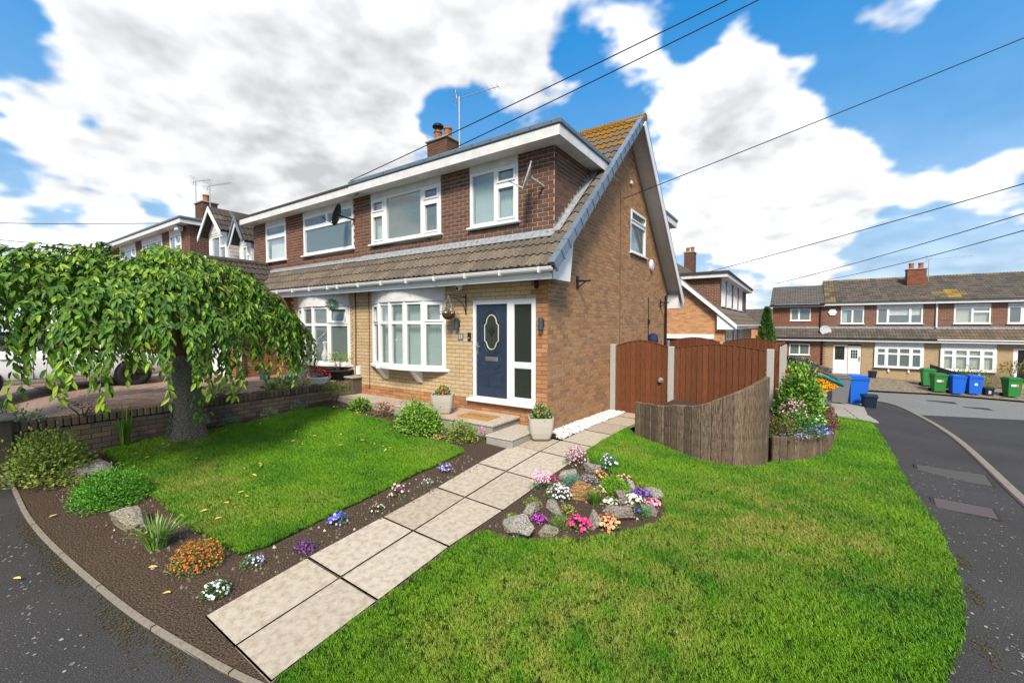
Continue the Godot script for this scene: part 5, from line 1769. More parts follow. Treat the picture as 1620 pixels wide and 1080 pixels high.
	# --- houses further along the street, left of the neighbour
	var d := thing("dormer_house", "brick house with long flat dormer roof and several windows above the tree", "house")
	var md := MB.new()
	var wn := [[-19.25, 4.66, -17.95, 6.1], [-22.85, 4.66, -20.15, 6.1], [-26.4, 4.66, -23.8, 6.0], [-29.5, 4.66, -28.2, 6.0]]
	bricks(Transform3D(Basis(), V(0, 0, -0.35)), func(y): return cut([[-31.0, -17.1]], wn, y), 3.9, 6.15, func(u, y): return pick(DARKB) * Color(1.15, 1.0, 0.95), md)
	bricks(Transform3D(GT, V(-17.1, 0, -0.35)), func(y): return [[0.0, 3.4]], 3.6, 6.15, func(u, y): return pick(DARKB), md)
	part(d, "dormer_wall", md, M.mortar_pale)
	lay_bricks(d, 0)
	for w in wn:
		var wd: float = w[2] - w[0]
		var l3 := [[0.08, 0.07, wd * 0.5 - 0.05, 1.13], [wd * 0.5 + 0.06, 0.07, wd - 0.08, 0.72], [wd * 0.5 + 0.06, 0.82, wd - 0.08, 1.13]]
		if wd > 2: l3 = [[0.08, 0.07, 0.52, 0.72], [0.08, 0.82, 0.52, 1.13], [0.66, 0.07, wd - 0.7, 1.13], [wd - 0.56, 0.07, wd - 0.08, 0.72], [wd - 0.56, 0.82, wd - 0.08, 1.13]]
		var ww := window(d, Transform3D(Basis(), V(w[0], w[1] + 0.04, -0.33)), wd, 1.2, l3, true, 0)
		plainbox(ww, "top_panel", V(w[0], w[1] + 1.243, -0.37), V(w[2], 6.14, -0.32), M.panel)
	plainbox(d, "fascia", V(-31.2, 6.13, 0.0), V(-16.85, 6.3, 0.05), M.panel)
	plainbox(d, "fascia", V(-16.87, 6.13, -3.4), V(-16.85, 6.3, -0.001), M.panel)
	plainbox(d, "soffit", V(-31.2, 6.15, -3.4), V(-16.88, 6.16, 0.0), M.soffit)
	plainbox(d, "dormer_roof", V(-31.3, 6.302, -3.6), V(-16.8, 6.4, 0.09), M.trim, 0.02)
	plainbox(d, "inner_wall", V(-31, 3.7, -3.5), V(-17.2, 6.14, -3.4), M.inner)
	plainbox(d, "wall", V(-31, 0.3, -0.2), V(-17.15, 3.6, -0.05), brick_mat(Color(0.3, 0.17, 0.1)))
	var rfd := MB.new()
	rfd.q(V(-31, 3.6, 0.4), V(-31, 7.2, -4.4), V(-16.9, 7.2, -4.4), V(-16.9, 3.6, 0.4))
	part(d, "roof", rfd, M.tile_dark)
	chimney(d, V(-20.4, 5.6, -2.2), 0.9, 0.62, 2.3, DARKB, 1)
	var lb := plainbox(d, "flood_light", V(-17.8, 5.92, -0.28), V(-17.5, 6.1, -0.05), M.upvc, 0.03)
	var c := thing("clad_house", "white clad gabled dormer house between the two brick dormer houses", "house")
	plainbox(c, "wall", V(-16.9, 0.3, -0.3), V(-12.35, 3.3, -0.1), brick_mat(Color(0.3, 0.17, 0.1)))
	var rfc := MB.new()
	rfc.q(V(-16.9, 3.3, 0.4), V(-16.9, 7.3, -4.2), V(-12.36, 7.3, -4.2), V(-12.36, 3.3, 0.4))
	part(c, "roof", rfc, M.tile_dark)
	for g in [[-14.33, -0.3, 0.78, 4.3, 5.5, 6.3, false], [-12.75, -0.55, 0.45, 3.9, 5.0, 5.65, true]]:
		var x0: float = g[0] - g[2]
		var x1: float = g[0] + g[2]
		var gw := MB.new()
		gw.T = Transform3D(Basis(), V(0, 0, g[1]))
		gw.extrude(poly([x0, g[3], x0 + 0.18, g[3], x0 + 0.18, g[4] - 0.12, x1 - 0.18, g[4] - 0.12, x1 - 0.18, g[3], x1, g[3], x1, g[4], g[0], g[5], x0, g[4]]), -0.06, 0.0)
		var gb := part(c, "dormer_gable", gw, M.upvc)
		var nb := 9
		for q in nb:
			plainbox(gb, "cladding", V(x1 - 0.02, g[3] + q * (g[4] - g[3]) / nb, g[1] - 2.2), V(x1 + 0.012 - (q % 2) * 0.002, g[3] + (q + 0.9) * (g[4] - g[3]) / nb, g[1] - 0.061), M.panel)
		var q0 := 0
		while q0 < 4:
			var yy: float = g[4] - 0.05 + q0 * 0.15
			var hw: float = g[2] * (1.0 - (yy + 0.14 - g[4]) / (g[5] - g[4])) - 0.06
			if hw > 0.05: plainbox(gb, "cladding", V(g[0] - hw, yy, g[1] + 0.001), V(g[0] + hw, yy + 0.135, g[1] + 0.016), M.panel)
			q0 += 1
		window(c, Transform3D(Basis(), V(x0 + 0.18, g[3], g[1] - 0.02)), x1 - x0 - 0.36, g[4] - 0.12 - g[3], [[0.06, 0.06, (x1 - x0 - 0.36) * 0.55, g[4] - 0.2 - g[3]], [(x1 - x0 - 0.36) * 0.55 + 0.06, 0.06, x1 - x0 - 0.42, 0.6], [(x1 - x0 - 0.36) * 0.55 + 0.06, 0.68, x1 - x0 - 0.42, g[4] - 0.2 - g[3]]], false, 0, "", "window")
		var rise: float = g[5] - g[4]
		var sl := sqrt(g[2] * g[2] + rise * rise) * 1.22
		for s in [1.0, -1.0]:
			var eav := V(g[0] + s * g[2] * 1.22, g[5] + 0.07 - rise * 1.22, g[1] + (0.28 if s > 0 else -2.6))
			var T := frame_at(eav, V(0, 0, -s), V(-s * g[2], rise, 0).normalized())
			var rr := MB.new()
			rr.T = T
			rr.box(V(0, 0, -0.05), V(2.88, sl, 0.01))
			var ro := part(c, "dormer_roof", rr, M.tile_dark)
			if s > 0: tiles(ro, T, func(x, q): return true, 9, 4, func(x, q): return M.tile_dark if rng.randf() < 0.7 else M.tile[3], 0.31, 0.3)
			var bb := MB.new()
			bb.T = Transform3D(Basis(), V(0, 0, g[1] + 0.29))
			var ex: float = g[0] + s * g[2] * 1.25
			bb.extrude(poly([ex, g[5] - rise * 1.25 - 0.12, ex, g[5] - rise * 1.25 + 0.06, g[0], g[5] + 0.07, g[0], g[5] - 0.12]), 0.0 if s > 0 else 0.002, 0.03)
			part(c, "barge_board", bb, M.upvc)
			if g[6]:
				var vs := MB.new()
				vs.T = Transform3D(Basis(), V(0, 0, g[1] + 0.33))
				vs.extrude(poly([ex, g[5] - rise * 1.25 + 0.02, ex, g[5] - rise * 1.25 + 0.16, g[0], g[5] + 0.19, g[0], g[5] + 0.05]), 0.0 if s > 0 else 0.002, 0.04)
				part(c, "verge_strip", vs, M.cap)

# ---------- fences, garden wall
func board_panel(t: Node, T: Transform3D, w: float, y0: float, y1: float, rise: float, called := "board") -> void:
	# feather-edge boards under an arched top
	var n := int(round(w / 0.118))
	for i in n:
		var b := MB.new()
		b.T = T
		var x0 := w * i / n
		var x1 := w * (i + 1) / n
		var top := func(x: float): return y1 + rise * sin(PI * clampf(x / w, 0, 1))
		var zz := rng.randf_range(-0.002, 0.002)
		var a0 := 0.002 + zz
		var a1 := 0.022 + zz
		var t0: float = top.call(x0)
		var t1: float = top.call(x1)
		b.q(V(x0 + 0.001, y0, a1), V(x0 + 0.001, t0, a1), V(x1, t1, a0), V(x1, y0, a0))
		b.q(V(x0 + 0.001, y0, -0.01), V(x0 + 0.001, t0, -0.01), V(x0 + 0.001, t0, a1), V(x0 + 0.001, y0, a1))
		b.q(V(x1, y0, a0), V(x1, t1, a0), V(x1, t1, -0.01), V(x1, y0, -0.01))
		b.q(V(x0 + 0.001, t0, a1), V(x0 + 0.001, t0, -0.01), V(x1, t1, -0.01), V(x1, t1, a0))
		b.q(V(x1, y0, -0.01), V(x1, t1, -0.01), V(x0 + 0.001, t0, -0.01), V(x0 + 0.001, y0, -0.01))
		part(t, called, b, M.fence[rng.randi() % 4])
	var c := MB.new()
	c.T = T
	for i in 16:
		var x0 := w * i / 16.0
		var x1 := w * (i + 1) / 16.0
		var t0 := y1 + rise * sin(PI * i / 16.0)
		var t1 := y1 + rise * sin(PI * (i + 1) / 16.0)
		c.q(V(x0, t0 + 0.022, 0.024), V(x0, t0 + 0.022, -0.024), V(x1, t1 + 0.022, -0.024), V(x1, t1 + 0.022, 0.024))
		c.q(V(x0, t0 + 0.001, 0.024), V(x0, t0 + 0.022, 0.024), V(x1, t1 + 0.022, 0.024), V(x1, t1 + 0.001, 0.024))
		c.q(V(x1, t1 + 0.001, -0.024), V(x1, t1 + 0.022, -0.024), V(x0, t0 + 0.022, -0.024), V(x0, t0 + 0.001, -0.024))
	c.box(V(0.02, y0 + 0.25, -0.05), V(w - 0.02, y0 + 0.3, -0.0101))
	c.box(V(0.02, y1 - 0.3, -0.05), V(w - 0.02, y1 - 0.25, -0.0101))
	part(t, "rail", c, M.fence[1])

func make_fences() -> void:
	var g := thing("garden_gate", "brown boarded garden gate with arched top beside the gable wall", "gate")
	board_panel(g, Transform3D(Basis(), V(0.165, 0, -3.1)), 1.19, -0.1, 1.5, 0.14)
	var kn := MB.new()
	kn.T = Transform3D(Basis(V(1, 0, 0), V(0, 0, 1), V(0, -1, 0)), V(1.22, 0.76, -3.08))
	kn.lathe([Vector2(0.06, 0.0), Vector2(0.06, 0.012), Vector2(0.03, 0.016), Vector2(0.022, 0.04), Vector2(0.042, 0.055), Vector2(0.042, 0.075), Vector2(0.0, 0.085)], 14)
	part(g, "knob", kn, M.steel)
	var f := thing("garden_fence", "brown boarded fence with arched panels between pale concrete posts", "fence")
	board_panel(f, Transform3D(Basis(), V(1.52, 0, -3.1)), 1.73, -0.3, 1.49, 0.1)
	for p in [[0.08, -3.1], [1.435, -3.1], [3.335, -3.1]]:
		var b := MB.new()
		b.bev(V(p[0] - 0.065, -0.5, p[1] - 0.05), V(p[0] + 0.065, 1.53 if p[0] > 1 else 1.55, p[1] + 0.05), 0.012)
		part(f, "post", b, M.post)
	var z := -3.22
	for i in 4:
		var drop := -0.05 * i
		board_panel(f, Transform3D(GT, V(3.42, 0, z)), 1.7, -0.5 + drop, 1.46 + drop, 0.14)
		var b := MB.new()
		b.bev(V(3.36, -0.8, z - 1.83), V(3.48, 1.5 + drop, z - 1.72), 0.012)
		part(f, "post", b, M.post)
		z -= 1.85
	# a second run of fence behind, across the garden end
	var f2 := thing("garden_fence", "brown arched fence panels seen over the nearer fence, before the gable house", "fence")
	for i in 3:
		board_panel(f2, Transform3D(Basis(), V(-2.3 + i * 1.9, 0, -10.6)), 1.78, -0.6, 1.36, 0.16)
		var b := MB.new()
		b.bev(V(-0.5 + i * 1.9, -0.9, -10.66), V(-0.42 + i * 1.9, 1.4, -10.55), 0.012)
		part(f2, "post", b, M.post)
	# curved wall of upright sleepers
	var s := thing("sleeper_wall", "curved retaining wall of weathered upright timbers in front of the fence", "retaining wall")
	var line := smooth_line([V(1.31, 0.595, -0.92), V(1.69, 0.63, -0.68), V(2.1, 0.7, -0.4), V(2.51, 0.79, -0.16), V(2.82, 0.92, -0.1), V(3.11, 1.06, -0.18), V(3.34, 1.18, -0.4), V(3.44, 1.24, -0.75)], 10)
	upright_timbers(s, line, 0.135, 0.07)
	var s2 := thing("sleeper_planter", "low curved planter wall of upright timbers at the lawn edge", "planter")
	var l2 := smooth_line([V(3.5, 0.3, -0.86), V(3.78, 0.28, -1.12), V(3.99, 0.25, -1.5), V(4.2, 0.19, -2.05), V(4.31, 0.13, -2.6), V(4.42, 0.06, -3.6), V(4.5, 0.0, -5.0), V(4.55, -0.03, -6.4), V(4.5, -0.05, -7.2)], 10)
	upright_timbers(s2, l2, 0.105, 0.06)
	var e := MB.new()
	var pl := PackedVector2Array([Vector2(3.5, -0.95)])
	for p in l2: pl.append(Vector2(p.x - 0.03, p.z))
	pl.append(Vector2(3.5, -7.2))
	part(s2, "soil", patch(pl, 0.0, 0.4, func(x, zz): return lerpf(0.24, -0.12, clampf((-zz - 0.9) / 6.0, 0, 1))), M.soil)
	var e2 := PackedVector2Array([Vector2(1.4, -1.05)])
	for p in line: e2.append(Vector2(p.x, p.z - 0.06))
	e2.append(Vector2(3.4, -3.0))
	e2.append(Vector2(1.5, -3.0))
	part(s, "soil", patch(e2, 0.0, 0.4, func(x, zz): return 0.35), M.soil)

func upright_timbers(t: Node, line: Array, w: float, d: float) -> void:
	var acc := 0.0
	var start: Vector3 = line[0]
	for i in range(1, line.size()):
		var p: Vector3 = line[i]
		var dd := Vector2(p.x - start.x, p.z - start.z).length()
		if dd >= w or i == line.size() - 1:
			if dd < 0.03: continue
			var dir := V(p.x - start.x, 0, p.z - start.z)
			var b := MB.new()
			b.T = frame_at(V(start.x, 0, start.z), dir, Vector3.UP)
			var y0 := minf(gh(start.x, start.z), gh(p.x, p.z)) - 0.15
			var y1 := (start.y + p.y) * 0.5 + rng.randf_range(-0.012, 0.008)
			b.bev(V(0.003, y0, -d), V(dd - 0.003, y1, rng.randf_range(-0.01, 0.01)), 0.011)
			for q in b.v.size():
				var lv := b.T.affine_inverse() * b.v[q]
				if lv.y > y1 - 0.02: b.v[q].y += (lv.x / dd - 0.5) * (p.y - start.y)
			# knots and checks stand a little proud
			var wi: int = (t.get_child_count() * 3 + rng.randi() % 2) % 5
			var m: Material = M.wood[wi]
			var o := part(t, "timber", b, m)
			for q in (1 if rng.randf() < 0.5 else 0):
				var k := MB.new()
				k.T = b.T * Transform3D(Basis(V(1, 0, 0), V(0, 0, 1), V(0, -1, 0)), V(rng.randf_range(0.03, dd - 0.03), rng.randf_range(y0 + 0.2, y1 - 0.08), 0.004))
				k.lathe([Vector2(0.02, -0.004), Vector2(0.015, 0.004), Vector2(0.008, 0.003), Vector2(0.0, 0.005)], 8)
				part(o, "knot", k, M.twig)
			start = p

func make_garden_wall() -> void:
	var t := thing("garden_wall", "low weathered brick boundary wall with brick-on-edge coping", "wall")
	var T := Transform3D(GT, V(-5.5, 0, 5.8))
	var m := MB.new()
	var pal := [[0.25, 0.195, 0.145], [0.21, 0.17, 0.13], [0.29, 0.215, 0.15], [0.17, 0.14, 0.115], [0.26, 0.215, 0.16], [0.19, 0.165, 0.13]]
	bricks(T, func(y): return [[0.0, 5.75]], -0.21, 0.455, func(u, y): return pick(pal), m, 0.0, 0.225, 0.073, 0.01, t)
	var mb := MB.new()
	mb.box(V(-5.72, -0.25, 0.05), V(-5.502, 0.45, 5.8))
	part(t, "mortar", mb, M.mortar_dark)
	part(t, "mortar", m, M.mortar_dark)
	lay_bricks(t, 230, 0.009)
	var n := 66
	for i in n:
		var z := 5.8 - i * 0.0872
		var b := MB.new()
		var s := rng.randf_range(-0.006, 0.006)
		b.bev(V(-5.745 + s, 0.462, z - 0.077), V(-5.475 + s, 0.6 + rng.randf_range(-0.012, 0.008), z), 0.012)
		var c := pick(pal)
		part(t, "coping_brick", b, brick_mat(c * Color(0.8, 0.78, 0.75)))
	for z in [5.95, 0.12]:
		var b := MB.new()
		b.bev(V(-5.8, -0.3, z - 0.16), V(-5.42, 0.66, z + 0.16), 0.015)
		var o := part(t, "pier", b, brick_mat(Color(0.14, 0.115, 0.09)))
		var cp := MB.new()
		cp.bev(V(-5.84, 0.661, z - 0.2), V(-5.38, 0.72, z + 0.2), 0.02)
		part(o, "capping", cp, M.concrete)

# ---------- tree
func make_tree() -> void:
	var base := V(-5.02, gh(-5.02, 3.84), 3.84)
	var t := thing("weeping_cherry_tree", "weeping tree with umbrella of drooping green leaves on the left lawn", "tree", base)
	var tr := MB.new()
	tr.tube([V(0, -0.1, 0), V(0, 0.05, 0), V(-0.01, 0.2, 0), V(-0.02, 0.55, 0.0), V(-0.05, 0.95, 0.0), V(-0.06, 1.25, 0.0), V(-0.08, 1.5, 0)], [0.36, 0.28, 0.225, 0.2, 0.2, 0.22, 0.12], 18)
	# ridges in the bark
	for i in tr.v.size():
		var p := tr.v[i]
		var a := atan2(p.z, p.x)
		var k := 1.0 + 0.05 * sin(a * 5 + p.y * 2.0) + 0.035 * sin(a * 11 + p.y * 5.0)
		tr.v[i] = V(p.x * k, p.y, p.z * k)
	part(t, "trunk", tr, M.bark)
	var br := MB.new()
	var lf := MB.new()
	var r := RandomNumberGenerator.new()
	r.seed = 77
	var heads := []
	for i in 15:
		var a := TAU * i / 15.0 + r.randf_range(-0.2, 0.2)
		var reach := r.randf_range(0.9, 1.5)
		var d := V(cos(a), 0, sin(a))
		var top := r.randf_range(2.2, 2.85)
		var pts := [V(-0.07, 1.2, 0), V(-0.07, 1.2, 0) + d * reach * 0.25 + V(0, (top - 1.2) * 0.6, 0), d * reach * 0.6 + V(0, top, 0), d * reach + V(0, top - 0.05, 0), d * reach * 1.12 + V(0, top - 0.3, 0)]
		br.tube(smooth_line(pts, 4), [0.075, 0.07, 0.065, 0.06, 0.055, 0.05, 0.045, 0.04, 0.036, 0.032, 0.028, 0.025, 0.02, 0.018, 0.016, 0.012, 0.01], 6)
		heads.append([pts, d, reach, top])
	# drooping shoots, each with two ranks of leaves
	var off := V(-0.35, 0, 0.55)
	for i in 1500:
		var a := r.randf() * TAU
		var d := V(cos(a), 0, sin(a))
		var lob := 1.0 + 0.14 * sin(a * 3.0 + 0.7) + 0.08 * sin(a * 7.0)
		var q := pow(r.randf(), 0.62)
		var R := 2.95 * lob
		if d.x * 0.83 - d.z * 0.56 > 0.25: R *= 0.78
		var s := q * R
		var dome := 3.12 - 1.05 * pow(q, 2.6) + r.randf_range(-0.22, 0.06) + 0.12 * sin(a * 4 + q * 5)
		var p := off * (0.4 + 0.6 * q) + d * s + V(0, dome, 0)
		var ln := r.randf_range(0.45, 0.95) * (0.8 + 0.45 * q)
		if q < 0.72: ln *= 0.75
		var bottom := p.y - ln
		if bottom < 0.95 and r.randf() < 0.8: ln *= 0.72
		if q < 0.62: ln = minf(ln, maxf(0.25, p.y - 1.5))
		var n := 5
		var pts := []
		for k in n + 1:
			var u := float(k) / n
			pts.append(p + d * (0.34 * sqrt(u)) * (0.5 + 0.8 * q) + V(r.randf_range(-0.03, 0.03), 0.1 * sin(u * 2.6) - ln * u * u * 0.65 - ln * u * 0.35, r.randf_range(-0.03, 0.03)))
		if i % 2 == 0: br.tube(pts, [0.006, 0.005, 0.0045, 0.004, 0.003, 0.002], 3, false)
		var leaves := int(ln * 34.0)
		for k in leaves:
			var u := (k + r.randf()) / leaves
			var f := u * n
			var g := mini(int(f), n - 1)
			var c: Vector3 = pts[g].lerp(pts[g + 1], f - g)
			var ax: Vector3 = (pts[g + 1] - pts[g]).normalized()
			var side := V(r.randf_range(-1, 1), r.randf_range(-0.3, 0.3), r.randf_range(-1, 1)).normalized()
			var ld := (ax * 0.75 + side * 0.8 + V(0, -0.35, 0)).normalized()
			var up := (d * 0.6 + V(r.randf_range(-0.5, 0.5), 0.75, r.randf_range(-0.5, 0.5)))
			up = (up - ld * up.dot(ld)).normalized()
			var tone := r.randf()
			var col := Color(0.035, 0.11, 0.01).lerp(Color(0.12, 0.24, 0.016), tone * tone)
			if r.randf() < 0.1 or (u > 0.88 and r.randf() < 0.6) or (p.y > 2.75 and r.randf() < 0.25): col = Color(0.22, 0.35, 0.025)
			lf.k = col
			lf.leaf4(c, ld, up, r.randf_range(0.085, 0.14), r.randf_range(0.036, 0.056))
	part(t, "branches", br, M.twig)
	part(t, "crown", lf, M.leaf, "", "stuff")
	# suckers on the trunk
	var sk := MB.new()
	for i in 60:
		var y := r.randf_range(0.3, 1.25)
		var a := r.randf_range(-0.9, 0.5)
		var p := V(cos(a) * 0.22, y, sin(a) * 0.22)
		sk.k = Color(0.06, 0.19, 0.02).lerp(Color(0.16, 0.34, 0.03), r.randf())
		sk.leaf4(p + V(r.randf() * 0.12, 0, r.randf_range(-0.1, 0.1)), V(r.randf_range(0, 1), r.randf_range(-0.9, 0.1), r.randf_range(-0.6, 0.6)).normalized(), V(0.2, 1, 0.1).normalized(), 0.09, 0.045)
	part(t, "suckers", sk, M.leaf, "", "stuff")

# ---------- plants
func bush(called: String, label: String, at: Vector3, size: Vector3, n: int, ll: float, lw: float, cols: Array, shape := "dome", blooms := [], nb := 0, bs := 0.02, stems := true, bloom_mode := "") -> Node3D:
	var t := thing(called, label, "plant" if called != "shrub" else "shrub", at)
	var r := RandomNumberGenerator.new()
	r.seed = hash(label)
	size *= plant_scale
	ll *= plant_scale
	lw *= plant_scale
	bs *= plant_scale
	var nz := noise(2.2 / maxf(size.x, 0.1), 2, r.randi() % 99)
	var st := MB.new()
	if stems:
		for i in 6:
			var a := TAU * i / 6.0 + r.randf()
			st.tube([V(0, -0.05, 0), V(cos(a) * size.x * 0.25, size.y * 0.4, sin(a) * size.z * 0.25), V(cos(a) * size.x * 0.5, size.y * 0.75, sin(a) * size.z * 0.5)], [maxf(0.004, size.x * 0.025), size.x * 0.018, 0.002], 5)
		part(t, "stem", st, M.twig)
	var lf := MB.new()
	for i in n:
		var d := V(r.randfn(), 0, r.randfn())
		d.y = absf(r.randfn()) if shape != "ball" else r.randfn()
		d = d.normalized()
		var rad := pow(r.randf(), 0.3) * (1.0 + 0.35 * nz.get_noise_3d(d.x * 3, d.y * 3, d.z * 3))
		var p := V(d.x * size.x, d.y * size.y, d.z * size.z) * rad
		if shape == "dome": p.y = maxf(p.y, 0.01) * (1.0)
		if shape == "cone":
			var hh := pow(r.randf(), 1.3)
			var a := r.randf() * TAU
			var rr := sqrt(r.randf()) * (1.0 - hh) + 0.04
			p = V(cos(a) * rr * size.x, hh * size.y, sin(a) * rr * size.z)
			d = V(cos(a), 0.8, sin(a)).normalized()
		if shape == "open": p.y = size.y * (0.45 + 0.55 * d.y * rad + 0.0)
		var ld := (d + V(r.randfn(), r.randfn() * 0.7 + (0.9 if shape == "cone" else 0.2), r.randfn()) * 0.7).normalized()
		var up := d + V(0, 0.8, 0) + V(r.randfn(), r.randfn(), r.randfn()) * 0.3
		up = (up - ld * up.dot(ld)).normalized()
		var c: Array = cols[r.randi() % cols.size()]
		var s := r.randf_range(0.75, 1.25)
		lf.k = Color(c[0] * s, c[1] * s, c[2] * s)
		var q := r.randf_range(0.7, 1.2)
		lf.leaf(p, ld, up, ll * q, lw * q)
	part(t, "foliage", lf, M.leaf, "", "stuff")
	if nb > 0:
		var bl := MB.new()
		for i in nb:
			var d := V(r.randfn(), absf(r.randfn()) + 0.35, r.randfn()).normalized()
			var p := V(d.x * size.x, maxf(d.y, 0.1) * size.y, d.z * size.z) * r.randf_range(0.88, 1.08)
			if bloom_mode == "spike":
				var a := r.randf() * TAU
				var k := sqrt(r.randf()) * size.x * 0.8
				p = V(cos(a) * k, size.y * r.randf_range(0.7, 1.5), sin(a) * k)
			if shape == "open": p.y = size.y * (0.5 + 0.55 * d.y)
			var c: Array = blooms[r.randi() % blooms.size()]
			var s := r.randf_range(0.85, 1.15)
			bl.k = Color(c[0] * s, c[1] * s, c[2] * s)
			bl.petals(p, (d + V(r.randfn() * 0.4, 0.3, r.randfn() * 0.4)).normalized(), bs * r.randf_range(0.6, 1.0), 5, 0.3)
			bl.k = Color(0.6, 0.42, 0.05)
			if bs > 0.022: bl.petals(p + d * bs * 0.12, d, bs * 0.25, 4, 0.4)
		part(t, "blooms", bl, M.petal, "", "stuff")
	return t

func blades(called: String, label: String, at: Vector3, n: int, ln: float, w: float, spread: float, cols: Array) -> Node3D:
	var t := thing(called, label, "plant", at)
	var r := RandomNumberGenerator.new()
	r.seed = hash(label)
	var b := MB.new()
	for i in n:
		var a := r.randf() * TAU
		var d := V(cos(a), 0, sin(a))
		var lean := r.randf() * spread
		var l := ln * r.randf_range(0.6, 1.1)
		var p := d * r.randf() * 0.25 * ln * spread
		var s := V(-d.z, 0, d.x) * w * 0.5
		var c: Array = cols[r.randi() % cols.size()]
		var g := r.randf_range(0.75, 1.25)
		b.k = Color(c[0] * g, c[1] * g, c[2] * g)
		var prev := p
		var pw := s
		for k in 4:
			var u := (k + 1) / 4.0
			var q := p + V(0, l * (u - 0.45 * lean * u * u), 0) + d * l * lean * u * (0.4 + 0.6 * u)
			var nw := s * (1.0 - u * u * 0.95)
			b.q(prev - pw, q - nw, q + nw, prev + pw)
			prev = q
			pw = nw
	part(t, "foliage", b, M.leaf, "", "stuff")
	return t

func gp(x: float, z: float, up := 0.0) -> Vector3:
	return V(x, gh(x, z) + up, z)

const G_MID := [[0.06, 0.17, 0.02], [0.09, 0.22, 0.025], [0.12, 0.27, 0.03], [0.05, 0.13, 0.02]]
const G_LIME := [[0.2, 0.34, 0.035], [0.26, 0.4, 0.05], [0.13, 0.26, 0.03], [0.3, 0.4, 0.08]]
const G_DARK := [[0.035, 0.1, 0.02], [0.05, 0.14, 0.025], [0.065, 0.17, 0.03]]
const G_OLIVE := [[0.14, 0.18, 0.03], [0.2, 0.23, 0.04], [0.1, 0.14, 0.025], [0.24, 0.22, 0.06]]
const G_GREY := [[0.2, 0.28, 0.2], [0.26, 0.34, 0.25], [0.15, 0.22, 0.14]]

